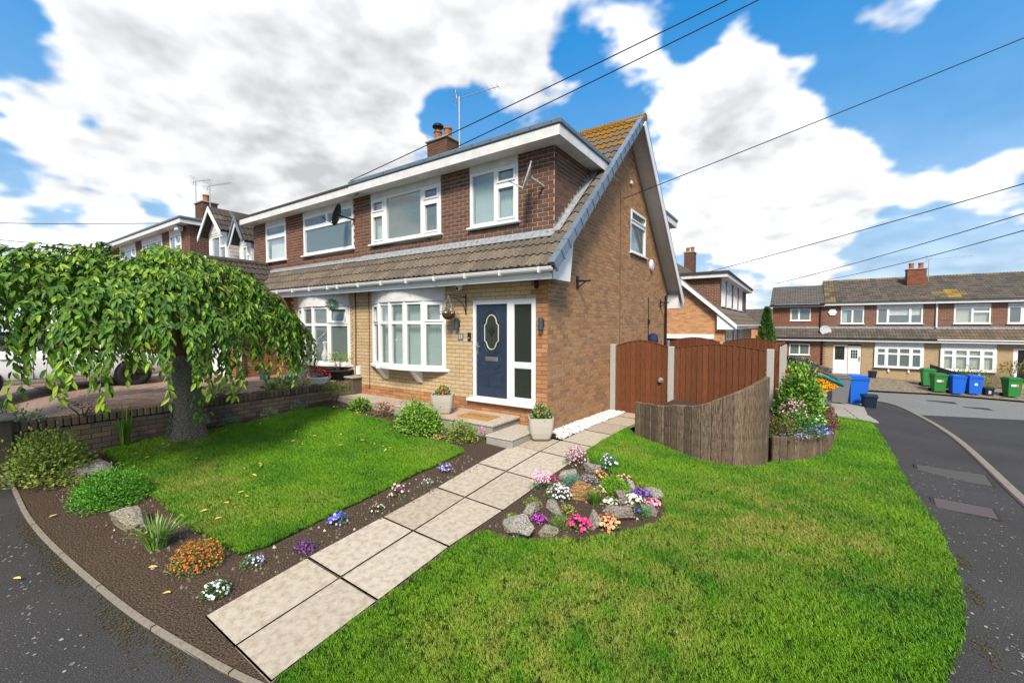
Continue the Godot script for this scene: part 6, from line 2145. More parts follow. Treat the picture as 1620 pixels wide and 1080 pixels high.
func make_plants() -> void:
	# --- beds round the left lawn
	bush("shrub", "spreading olive-green shrub against the low brick wall at far left", gp(-4.75, 5.55), V(0.72, 0.62, 0.42), 4500, 0.05, 0.024, G_OLIVE + G_LIME)
	blades("iris_plant", "upright sword-leaved plant growing against the low brick wall", gp(-5.3, 4.62), 46, 0.72, 0.028, 0.35, G_MID + [[0.24, 0.3, 0.05]])
	bush("conifer", "dense bright green dwarf conifer mound beside the kerb edging", gp(-3.1, 5.28), V(0.45, 0.36, 0.36), 8000, 0.032, 0.012, [[0.08, 0.27, 0.018], [0.12, 0.36, 0.025], [0.05, 0.17, 0.012]])
	bush("heather_plant", "small dry-looking heather beside the green dwarf conifer mound", gp(-3.85, 5.35), V(0.24, 0.16, 0.2), 700, 0.03, 0.01, G_OLIVE + [[0.25, 0.16, 0.1]])
	rock("boulder", "long flat tan stone lying behind the dwarf conifer", gp(-4.45, 5.3, 0.05), V(0.34, 0.13, 0.18), 3, 0.6, 901)
	rock("boulder", "pale angular stone lying alone on the soil before the conifer", gp(-2.15, 5.32, 0.08), V(0.22, 0.13, 0.13), 4, 0.3, 902)
	blades("liriope_plant", "striped grassy clump between the pale stone and the orange plant", gp(-1.42, 5.32), 150, 0.36, 0.016, 0.9, [[0.16, 0.3, 0.04], [0.3, 0.42, 0.14], [0.2, 0.36, 0.06]])
	plant_scale = 0.8
	bush("spurge_plant", "low plant with tiny orange-red flower heads near the kerb edging", gp(-0.78, 5.2), V(0.32, 0.26, 0.26), 1300, 0.035, 0.012, [[0.1, 0.2, 0.03], [0.2, 0.2, 0.04]], "dome", [[0.62, 0.13, 0.02], [0.7, 0.22, 0.03], [0.5, 0.09, 0.02]], 420, 0.013)
	bush("candytuft_plant", "white flowered cushion plant nearest the end of the path", gp(-0.18, 5.28), V(0.14, 0.13, 0.13), 520, 0.03, 0.011, G_DARK, "dome", [[0.85, 0.86, 0.85]], 60, 0.018)
	bush("viola_plant", "pale blue violas at the front tip of the left lawn", gp(-0.33, 4.93), V(0.12, 0.12, 0.12), 170, 0.03, 0.012, G_MID, "dome", [[0.3, 0.33, 0.75], [0.6, 0.6, 0.8]], 36, 0.018)
	bush("alyssum_plant", "dark purple cushion plant beside the second path slab", gp(-0.16, 4.52), V(0.15, 0.11, 0.13), 380, 0.024, 0.011, [[0.05, 0.05, 0.05], [0.09, 0.06, 0.1], [0.06, 0.12, 0.04]], "dome", [[0.32, 0.06, 0.4], [0.2, 0.05, 0.3]], 90, 0.014)
	bush("viola_plant", "deep blue violas beside the path, lawn edge behind", gp(-0.34, 4.05), V(0.13, 0.14, 0.13), 170, 0.032, 0.014, G_MID, "dome", [[0.06, 0.08, 0.7], [0.12, 0.14, 0.85], [0.4, 0.4, 0.9]], 46, 0.026)
	bush("viola_plant", "small pink and white violas halfway along the path", gp(-0.22, 3.64), V(0.11, 0.1, 0.11), 170, 0.03, 0.013, G_DARK, "dome", [[0.8, 0.75, 0.75], [0.6, 0.15, 0.25]], 26, 0.018)
	bush("viola_plant", "taller cream and plum violas midway along the path bed", gp(-0.3, 3.25), V(0.13, 0.19, 0.13), 170, 0.032, 0.013, G_MID, "dome", [[0.85, 0.78, 0.7], [0.45, 0.1, 0.25], [0.75, 0.55, 0.6]], 56, 0.022)
	bush("alyssum_plant", "small white speckled cushion beside the path near mauve violas", gp(-0.22, 2.82), V(0.1, 0.1, 0.1), 240, 0.026, 0.01, G_GREY, "dome", [[0.85, 0.85, 0.85]], 26, 0.013)
	bush("viola_plant", "mauve violas in the path bed nearest the steps", gp(-0.34, 2.36), V(0.13, 0.14, 0.13), 160, 0.032, 0.013, G_MID, "dome", [[0.4, 0.33, 0.75], [0.55, 0.45, 0.8], [0.2, 0.12, 0.5]], 50, 0.024)
	plant_scale = 1.0
	bush("hyacinth_plant", "single small pink flower spike beside the step", gp(-0.68, 1.05), V(0.05, 0.16, 0.05), 40, 0.07, 0.014, G_MID, "dome", [[0.75, 0.2, 0.45]], 34, 0.014, false, "spike")
	bush("shrub", "rounded bright green shrub in the bed before the bay window", gp(-1.98, 1.3), V(0.44, 0.5, 0.38), 4200, 0.055, 0.03, [[0.12, 0.27, 0.025], [0.19, 0.36, 0.035], [0.08, 0.19, 0.02], [0.24, 0.42, 0.06]])
	bush("shrub", "loose grey-green airy shrub rising behind the rounded shrub", gp(-2.4, 1.08), V(0.42, 0.62, 0.3), 700, 0.05, 0.014, G_GREY + G_MID)
	bush("shrub", "low olive and yellow shrub beside the door step", gp(-1.05, 1.22), V(0.34, 0.32, 0.26), 1200, 0.045, 0.022, G_OLIVE + G_LIME)
	bush("coreopsis_plant", "tiny yellow-leaved plant between two shrubs by the step", gp(-1.42, 1.42), V(0.09, 0.06, 0.08), 80, 0.035, 0.018, [[0.5, 0.42, 0.08], [0.4, 0.3, 0.05]])
	bush("peony_plant", "leafy green plant in the bed, left of the red flowers", gp(-4.15, 0.98), V(0.24, 0.24, 0.2), 420, 0.09, 0.035, G_MID + G_LIME)
	bush("rose_plant", "bronze-leaved plant with coral red flowers in the house bed", gp(-3.4, 0.98), V(0.25, 0.28, 0.2), 380, 0.05, 0.02, [[0.14, 0.1, 0.06], [0.16, 0.2, 0.06], [0.22, 0.12, 0.1]], "dome", [[0.7, 0.12, 0.09], [0.75, 0.3, 0.22]], 24, 0.032)
	bush("primrose_plant", "small red and white flower near the garden wall corner", gp(-4.72, 1.22), V(0.06, 0.05, 0.06), 40, 0.04, 0.015, G_MID, "dome", [[0.75, 0.12, 0.1], [0.8, 0.7, 0.6]], 8, 0.028)
	bush("primrose_plant", "small salmon flower below the leafy green plant", gp(-3.95, 1.2), V(0.06, 0.04, 0.06), 40, 0.04, 0.015, G_MID, "dome", [[0.75, 0.28, 0.22]], 8, 0.026)
	bush("shrub", "bare-stemmed spreading bush with small leaves at the wall end", gp(-5.12, 0.95), V(0.42, 0.52, 0.36), 900, 0.035, 0.016, G_OLIVE + G_MID, "open")
	for p in [[-5.28, 2.35, "middle of three grey-green tufts along the wall foot"], [-5.3, 1.72, "grey-green tuft at the wall foot, closest to the house"], [-5.25, 3.1, "grey-green tuft at the wall foot, closest to the tree"]]:
		bush("dianthus_plant", p[2], gp(p[0], p[1]), V(0.16, 0.18, 0.16), 420, 0.05, 0.012, G_GREY + [[0.12, 0.2, 0.08]])
	bush("euphorbia_plant", "blue-green succulent clump behind the tree trunk", gp(-5.3, 3.98), V(0.12, 0.42, 0.12), 420, 0.05, 0.02, [[0.12, 0.24, 0.2], [0.18, 0.32, 0.26]], "cone")
	var w := bush("weed", "wispy small-leaved stems leaning over the wall before the drive", V(-5.55, 0.55, 5.05), V(0.5, 0.26, 0.34), 90, 0.032, 0.02, G_DARK, "open")
	# --- neighbour's bed and pots beyond the wall
	bush("shrub", "tangled low shrub behind the left end of the brick wall", V(-6.2, 0.3, 5.75), V(0.5, 0.42, 0.45), 1300, 0.05, 0.02, G_GREY + G_MID)
	bush("topiary", "clipped green ball bush in the neighbour's corner bed", V(-6.9, 0.58, 5.75), V(0.22, 0.2, 0.2), 1400, 0.03, 0.014, G_DARK + G_MID, "ball")
	pot("flower_tub", "white round tub of red and purple petunias on the drive", V(-6.1, 0.47, 0.72), 0.27, 0.26, mat(lin(0.75, 0.75, 0.74), 0.5), 0.0)
	bush("petunia_plant", "red and purple petunias filling the white tub", V(-6.1, 0.7, 0.72), V(0.29, 0.2, 0.27), 160, 0.04, 0.02, G_MID, "dome", [[0.68, 0.02, 0.03], [0.75, 0.04, 0.05], [0.3, 0.02, 0.4]], 85, 0.042)
	pot("planter_bowl", "wide black bowl planter below the neighbour's bay window", V(-6.0, 0.62, 0.28), 0.36, 0.24, M.black, 0.0)
	bush("maple_plant", "thin yellow-green bush growing in the black bowl planter", V(-6.0, 0.82, 0.28), V(0.38, 0.5, 0.3), 320, 0.05, 0.022, G_LIME + [[0.35, 0.33, 0.08]], "open")
	pot("plant_pot", "white pot standing behind the petunia tub", V(-7.35, 0.47, 0.6), 0.26, 0.34, mat(lin(0.72, 0.72, 0.72), 0.5), 0.0)
	bush("shrub", "olive leafy bush growing in the white pot", V(-7.35, 0.8, 0.6), V(0.42, 0.65, 0.4), 520, 0.07, 0.025, G_OLIVE + G_MID)
	pot("plant_pot", "small dark green pot on the paving beside the red brick wall", V(-8.6, 0.47, 0.85), 0.16, 0.24, mat(lin(0.06, 0.12, 0.1), 0.5), 0.0)
	bush("fern_plant", "small fern in the dark green pot", V(-8.6, 0.69, 0.85), V(0.18, 0.16, 0.18), 130, 0.07, 0.014, G_OLIVE)
	pot("plant_pot", "teal pot next to the white pot on the drive", V(-7.05, 0.47, 0.95), 0.15, 0.22, mat(lin(0.06, 0.2, 0.24), 0.4), 0.0)
	bush("hosta_plant", "broad-leaved hosta spilling over the wall coping", V(-6.05, 0.5, 1.75), V(0.3, 0.26, 0.3), 90, 0.16, 0.08, G_LIME + [[0.4, 0.5, 0.2]])
	bush("spirea_plant", "cream and yellow bush beside the hosta behind the wall", V(-6.05, 0.5, 1.25), V(0.42, 0.22, 0.34), 800, 0.045, 0.018, [[0.45, 0.42, 0.14], [0.34, 0.34, 0.1], [0.5, 0.48, 0.22]])
	bush("lavender_plant", "small clump with violet flowers behind the cream bush", V(-6.45, 0.5, 0.9), V(0.2, 0.22, 0.2), 140, 0.04, 0.012, G_GREY, "dome", [[0.16, 0.12, 0.45]], 60, 0.016)
	bush("sedum_plant", "creamy variegated trough plant behind the wall by the trunk", V(-6.1, 0.5, 2.95), V(0.42, 0.22, 0.25), 520, 0.06, 0.02, [[0.4, 0.4, 0.14], [0.24, 0.28, 0.06]])
	pot("trough", "terracotta trough behind the wall by the tree trunk", V(-6.1, 0.42, 2.95), 0.3, 0.14, mat(lin(0.3, 0.14, 0.08), 0.8), 4.0)
	# --- big planter on the right
	bush("shrub", "large glossy green shrub in the timber planter beside the fence", V(3.83, 0.2, -2.6), V(0.36, 1.02, 0.55), 6000, 0.075, 0.04, G_MID + [[0.19, 0.36, 0.03], [0.25, 0.4, 0.05]])
	bush("sedum_plant", "bronze-tipped low bush at the near corner of the timber planter", V(3.62, 0.2, -1.25), V(0.26, 0.36, 0.24), 900, 0.045, 0.018, [[0.18, 0.12, 0.04], [0.14, 0.17, 0.04], [0.1, 0.13, 0.03]])
	bush("geranium_plant", "fresh green ferny plant between bronze bush and blue lobelia", V(3.85, 0.2, -1.6), V(0.3, 0.4, 0.3), 900, 0.06, 0.018, G_MID + [[0.06, 0.24, 0.06]])
	bush("hydrangea_plant", "pale pink and cream flower heads below the glossy shrub", V(3.75, 0.34, -2.0), V(0.24, 0.4, 0.24), 240, 0.05, 0.025, G_MID, "dome", [[0.6, 0.35, 0.4], [0.65, 0.6, 0.42], [0.45, 0.16, 0.25]], 150, 0.022)
	bush("heuchera_plant", "plum-red leafy plant at the far side of the planter", V(4.22, 0.1, -2.95), V(0.26, 0.4, 0.26), 520, 0.055, 0.03, [[0.13, 0.035, 0.04], [0.18, 0.06, 0.05], [0.2, 0.1, 0.06]])
	bush("saxifrage_plant", "white starry flowers among the leaves beside the plum plant", V(4.06, 0.16, -2.3), V(0.2, 0.3, 0.22), 220, 0.04, 0.016, G_MID, "dome", [[0.8, 0.8, 0.7]], 60, 0.02)
	bush("lobelia_plant", "trailing blue lobelia along the rim of the timber planter", V(4.05, 0.2, -1.95), V(0.24, 0.13, 0.4), 420, 0.025, 0.01, G_DARK, "dome", [[0.05, 0.06, 0.6], [0.12, 0.12, 0.7], [0.3, 0.3, 0.75]], 220, 0.016)
	bush("lobelia_plant", "paler blue lobelia at the near end of the planter rim", V(3.78, 0.24, -1.28), V(0.2, 0.08, 0.16), 160, 0.022, 0.01, G_MID, "dome", [[0.2, 0.25, 0.65], [0.4, 0.42, 0.7]], 90, 0.014)
	bush("lavender_plant", "greyish plants at the far end of the timber planter", V(4.3, -0.02, -6.0), V(0.22, 0.3, 0.6), 420, 0.05, 0.012, G_GREY, "dome", [[0.25, 0.2, 0.45]], 30, 0.02)
	bush("shrub", "bright green hedge top seen above the yellow skip", V(3.3, -1.0, -17.5), V(1.5, 1.35, 0.9), 2600, 0.13, 0.06, G_LIME + G_MID)
	bush("cypress_tree", "dark green conical cypress rising behind the brown fence", V(2.35, -1.1, -20.5), V(0.95, 4.0, 0.95), 6500, 0.2, 0.05, G_DARK, "cone")
	bush("shrub", "distant treetop between the far roofs", V(2.0, 1.0, -60.0), V(2.2, 3.2, 2.2), 1500, 0.3, 0.16, G_MID)
	# --- pots by the door
	for p in [[-2.02, 0.27, 0.62, "square cream planter of red flowers on the terrace under the bay window"], [0.1, 0.02, 0.42, "square cream planter standing on the path at the house corner"]]:
		planter(p)
	# hanging basket and topiary ball are in small things

func pot(called: String, label: String, at: Vector3, r: float, h: float, m: Material, sq := 0.0) -> Node3D:
	var t := thing(called, label, "pot", at)
	var b := MB.new()
	b.lathe([Vector2(r * 0.72, 0.0), Vector2(r * 0.95, h * 0.85), Vector2(r * 1.04, h * 0.87), Vector2(r * 1.04, h), Vector2(r * 0.92, h), Vector2(r * 0.9, h * 0.82)], 20, sq)
	part(t, "body", b, m)
	var s := MB.new()
	s.lathe([Vector2(r * 0.92, h * 0.86), Vector2(0.0, h * 0.9)], 16, sq)
	part(t, "soil", s, M.soil)
	return t

func planter(p: Array) -> void:
	var t := thing("planter", p[3], "planter", V(p[0], p[1] if p[0] < -1 else gh(0.1, 0.42) + 0.02, p[2]), 0.62, "")
	var b := MB.new()
	var pr := [Vector2(0.0, 0.0), Vector2(0.12, 0.0), Vector2(0.15, 0.03), Vector2(0.178, 0.12), Vector2(0.196, 0.24), Vector2(0.205, 0.37), Vector2(0.185, 0.37), Vector2(0.178, 0.3)]
	b.T = Transform3D(Basis().scaled(V(1.06, 1.04, 1.06)), Vector3.ZERO)
	b.lathe(pr, 44, 9.0)
	part(t, "body", b, mat(lin(0.56, 0.52, 0.455), 0.7, M.fine, 6.0))
	var s := MB.new()
	s.lathe([Vector2(0.185, 0.33), Vector2(0.0, 0.34)], 24, 9.0)
	part(t, "soil", s, M.soil)
	var q := t.position + V(0, 0.33, 0)
	if p[0] < -1: bush("bedding_plant", "green plant with dark red flowers in the terrace planter", q, V(0.15, 0.2, 0.14), 260, 0.06, 0.026, G_MID + G_LIME, "dome", [[0.5, 0.05, 0.08], [0.6, 0.12, 0.12]], 40, 0.024)
	else: bush("bedding_plant", "broad leafy plant with dusky pink flowers in the corner planter", q, V(0.18, 0.24, 0.16), 230, 0.08, 0.035, G_MID + [[0.05, 0.25, 0.05]], "dome", [[0.55, 0.25, 0.25], [0.5, 0.2, 0.24]], 30, 0.024)

# ---------- stones and rockery
func rock(called: String, label: String, at: Vector3, size: Vector3, m: int, turn: float, sd: int) -> void:
	var r := RandomNumberGenerator.new()
	r.seed = sd
	# icosphere chopped by a few planes
	var ph := (1.0 + sqrt(5.0)) / 2.0
	var vs := [V(-1, ph, 0), V(1, ph, 0), V(-1, -ph, 0), V(1, -ph, 0), V(0, -1, ph), V(0, 1, ph), V(0, -1, -ph), V(0, 1, -ph), V(ph, 0, -1), V(ph, 0, 1), V(-ph, 0, -1), V(-ph, 0, 1)]
	var fs := [[0, 11, 5], [0, 5, 1], [0, 1, 7], [0, 7, 10], [0, 10, 11], [1, 5, 9], [5, 11, 4], [11, 10, 2], [10, 7, 6], [7, 1, 8], [3, 9, 4], [3, 4, 2], [3, 2, 6], [3, 6, 8], [3, 8, 9], [4, 9, 5], [2, 4, 11], [6, 2, 10], [8, 6, 7], [9, 8, 1]]
	var tris := []
	for f in fs: tris.append([vs[f[0]].normalized(), vs[f[1]].normalized(), vs[f[2]].normalized()])
	for k in 4:
		var nx := []
		for t in tris:
			var a: Vector3 = (t[0] + t[1]).normalized()
			var b: Vector3 = (t[1] + t[2]).normalized()
			var c: Vector3 = (t[2] + t[0]).normalized()
			nx.append_array([[t[0], a, c], [a, t[1], b], [c, b, t[2]], [a, b, c]])
		tris = nx
	var planes := []
	for i in 9:
		planes.append([V(r.randfn(), r.randfn() * 0.8, r.randfn()).normalized(), r.randf_range(0.42, 0.72)])
	planes.append([V(r.randfn() * 0.25, 1, r.randfn() * 0.25).normalized(), 0.6])
	var nz := noise(1.6, 3, sd)
	var o := MB.new()
	o.T = Transform3D(Basis(Vector3.UP, turn).scaled_local(size * 1.25), Vector3.ZERO)
	for t in tris:
		var q := []
		for p: Vector3 in t:
			var v := p
			for pl in planes:
				var e: float = v.dot(pl[0]) - pl[1]
				if e > 0: v -= pl[0] * e
			v *= 1.0 + 0.09 * nz.get_noise_3d(p.x, p.y, p.z)
			q.append(v)
		o.t3(q[0], q[2], q[1])
	var b := thing(called, label, "rock", at)
	part(b, "stone", o, M.stone[m])

func make_rockery() -> void:
	# x, z, size, material, turn
	plant_scale = 0.8
	var R := [
		["big pale grey angular rock at the near corner of the rockery", 1.38, 3.06, V(0.27, 0.17, 0.15), 3, -0.5],
		["small speckled grey rock beside the big pale corner rock", 1.67, 2.95, V(0.12, 0.1, 0.1), 4, 0.3],
		["grey rock with mossy top left of the rockery centre", 1.3, 2.66, V(0.13, 0.12, 0.11), 0, 1.2],
		["long grey rock just before the orange rock", 1.5, 2.5, V(0.18, 0.1, 0.09), 0, -0.7],
		["large orange-brown rounded rock in the rockery centre", 1.62, 2.0, V(0.2, 0.2, 0.17), 1, 0.4],
		["pinkish flat-topped rock at the back of the rockery", 1.4, 1.2, V(0.17, 0.12, 0.1), 5, 0.2],
		["whitish rock behind the blue fescue beside the path", 1.17, 1.55, V(0.17, 0.11, 0.12), 3, 0.9],
		["brown-grey rock right of the green ball plant", 2.05, 1.82, V(0.12, 0.13, 0.1), 2, 0.1],
		["black and white streaked rock at the right rim of the rockery", 2.33, 1.45, V(0.19, 0.09, 0.09), 3, -0.9],
		["flat tan rock at the right rim below the pink flowers", 2.4, 1.88, V(0.13, 0.09, 0.09), 5, -0.4],
		["large grey speckled rock at the front right of the rockery", 2.2, 2.2, V(0.22, 0.14, 0.13), 2, 0.5],
		["upright grey rock between magenta and coral flowers", 2.0, 2.52, V(0.09, 0.14, 0.14), 0, 0.8],
		["pale rock behind the green ball plant", 2.02, 1.4, V(0.14, 0.1, 0.08), 3, -0.6],
		["small tan stone near the white flowers", 2.22, 1.98, V(0.1, 0.07, 0.07), 4, 0.4]]
	for i in R.size():
		var a: Array = R[i]
		rock("rock", a[0], gp(a[1], a[2], a[3].y * 0.3), a[3] * 0.8, a[4], a[5], 40 + i)
	bush("diascia_plant", "tall pink flowering plant at the back of the rockery", gp(1.12, 1.12), V(0.24, 0.34, 0.2), 420, 0.045, 0.016, G_MID, "dome", [[0.78, 0.35, 0.55], [0.8, 0.5, 0.65], [0.7, 0.25, 0.5]], 190, 0.02)
	bush("astilbe_plant", "feathery pink flower spikes overhanging the path edge", gp(1.1, 2.12), V(0.19, 0.2, 0.16), 160, 0.04, 0.014, G_MID, "dome", [[0.85, 0.42, 0.6], [0.85, 0.55, 0.68]], 260, 0.016, false, "spike")
	bush("phlox_plant", "lilac and white flower mound left of the orange rock", gp(1.38, 2.16), V(0.2, 0.22, 0.17), 380, 0.045, 0.018, G_MID, "dome", [[0.75, 0.58, 0.82], [0.82, 0.72, 0.85]], 150, 0.022)
	bush("fescue_plant", "blue-green spiky cushion behind the orange rock", gp(1.36, 1.72), V(0.16, 0.14, 0.14), 900, 0.05, 0.008, [[0.12, 0.27, 0.2], [0.17, 0.33, 0.25]])
	bush("dwarf_conifer", "bright lime green ball plant in the rockery", gp(1.88, 1.62), V(0.22, 0.24, 0.2), 2600, 0.04, 0.012, [[0.16, 0.36, 0.02], [0.22, 0.42, 0.03], [0.1, 0.26, 0.015]])
	blades("grass_plant", "fine green grassy tuft before the lime green ball plant", gp(1.82, 2.08), 150, 0.24, 0.006, 0.95, G_MID)
	bush("viola_plant", "white violas right of the grassy tuft", gp(1.98, 1.98), V(0.13, 0.1, 0.11), 110, 0.035, 0.016, G_LIME, "dome", [[0.88, 0.88, 0.86]], 30, 0.032)
	bush("viola_plant", "white violas between the brown rock and the purple flowers", gp(2.17, 1.76), V(0.13, 0.11, 0.11), 110, 0.035, 0.016, G_LIME, "dome", [[0.88, 0.88, 0.84]], 30, 0.034)
	bush("aubrieta_plant", "violet flower cushion at the right of the rockery", gp(2.2, 1.52), V(0.15, 0.09, 0.1), 140, 0.028, 0.012, G_DARK, "dome", [[0.22, 0.08, 0.6], [0.3, 0.14, 0.65]], 80, 0.02)
	bush("phlox_plant", "rose pink flower cushion at the right rim of the rockery", gp(2.38, 1.68), V(0.14, 0.08, 0.1), 110, 0.028, 0.012, G_MID, "dome", [[0.82, 0.22, 0.42], [0.85, 0.4, 0.52]], 60, 0.022)
	bush("begonia_plant", "bright magenta flowers at the front of the rockery", gp(1.87, 2.66), V(0.19, 0.15, 0.13), 160, 0.045, 0.022, G_MID, "dome", [[0.8, 0.02, 0.24], [0.85, 0.05, 0.35]], 80, 0.03)
	bush("begonia_plant", "coral orange flowers at the front of the rockery", gp(2.13, 2.48), V(0.18, 0.16, 0.14), 160, 0.045, 0.022, G_MID, "dome", [[0.85, 0.26, 0.12], [0.85, 0.42, 0.28]], 74, 0.03)
	bush("saxifrage_plant", "mossy green cushion before the orange rock", gp(1.7, 2.72), V(0.16, 0.12, 0.14), 1100, 0.026, 0.008, [[0.13, 0.24, 0.04], [0.19, 0.3, 0.07], [0.1, 0.18, 0.03]])
	bush("alyssum_plant", "purple flower tuft near the big pale corner rock", gp(1.47, 2.8), V(0.13, 0.11, 0.1), 120, 0.03, 0.012, [[0.08, 0.06, 0.06], [0.06, 0.14, 0.03]], "dome", [[0.42, 0.04, 0.42], [0.5, 0.08, 0.5]], 60, 0.018)
	bush("viola_plant", "deep blue flowers at the front right of the rockery", gp(2.32, 2.08), V(0.14, 0.13, 0.12), 260, 0.035, 0.014, G_DARK, "dome", [[0.05, 0.04, 0.5]], 14, 0.028)
	bush("sedum_plant", "small fresh green tuft beside the flat tan rock", gp(2.38, 1.98), V(0.09, 0.1, 0.09), 300, 0.03, 0.012, [[0.08, 0.28, 0.06], [0.14, 0.36, 0.1]])
	bush("viola_plant", "peach flowers along the rear rim of the rockery", gp(1.88, 1.24), V(0.15, 0.1, 0.1), 80, 0.03, 0.014, G_MID, "dome", [[0.85, 0.36, 0.18], [0.85, 0.52, 0.4]], 46, 0.026)
	bush("viola_plant", "orange flowers between pinkish rock and lime ball plant", gp(1.6, 1.36), V(0.13, 0.13, 0.1), 80, 0.03, 0.014, G_MID, "dome", [[0.85, 0.35, 0.06], [0.8, 0.5, 0.25]], 40, 0.024)
	bush("viola_plant", "mixed coral and white flowers right of the orange rock", gp(1.76, 1.82), V(0.1, 0.13, 0.12), 90, 0.03, 0.014, G_MID, "dome", [[0.8, 0.3, 0.12], [0.85, 0.78, 0.78], [0.78, 0.6, 0.6]], 40, 0.024)
	bush("stock_plant", "white flowered plant with blue leaves at the rockery back", gp(1.56, 0.98), V(0.16, 0.27, 0.14), 240, 0.05, 0.016, [[0.06, 0.16, 0.08], [0.08, 0.2, 0.1]], "dome", [[0.86, 0.87, 0.9], [0.3, 0.35, 0.7]], 46, 0.022)
	bush("dianthus_plant", "mauve speckled mat behind the orange rock", gp(1.5, 1.52), V(0.17, 0.1, 0.12), 300, 0.03, 0.01, G_GREY, "dome", [[0.6, 0.18, 0.45], [0.6, 0.35, 0.55]], 50, 0.016)
	bush("heuchera_plant", "small burgundy flowers at the path edge of the rockery", gp(1.1, 1.78), V(0.1, 0.1, 0.09), 90, 0.03, 0.012, [[0.16, 0.05, 0.07], [0.1, 0.1, 0.04]], "dome", [[0.45, 0.06, 0.2]], 30, 0.016)
	bush("lewisia_plant", "small green plant behind the pale corner rock", gp(1.2, 2.92), V(0.09, 0.07, 0.08), 110, 0.045, 0.018, G_LIME)
	bush("thyme_plant", "yellow-green mat near the path edge of the rockery", gp(1.2, 2.5), V(0.13, 0.1, 0.11), 500, 0.025, 0.009, G_LIME + G_OLIVE)
	bush("creeping_plant", "yellow-leaved small plant in the rockery middle", gp(1.62, 2.42), V(0.11, 0.09, 0.09), 120, 0.035, 0.016, [[0.4, 0.42, 0.08], [0.3, 0.34, 0.06]])
	bush("stonecrop_plant", "rusty yellow succulents along the right rim of the rockery", gp(2.18, 1.32), V(0.19, 0.06, 0.1), 220, 0.03, 0.016, [[0.36, 0.28, 0.06], [0.28, 0.3, 0.08], [0.3, 0.16, 0.06]])
	plant_scale = 1.0

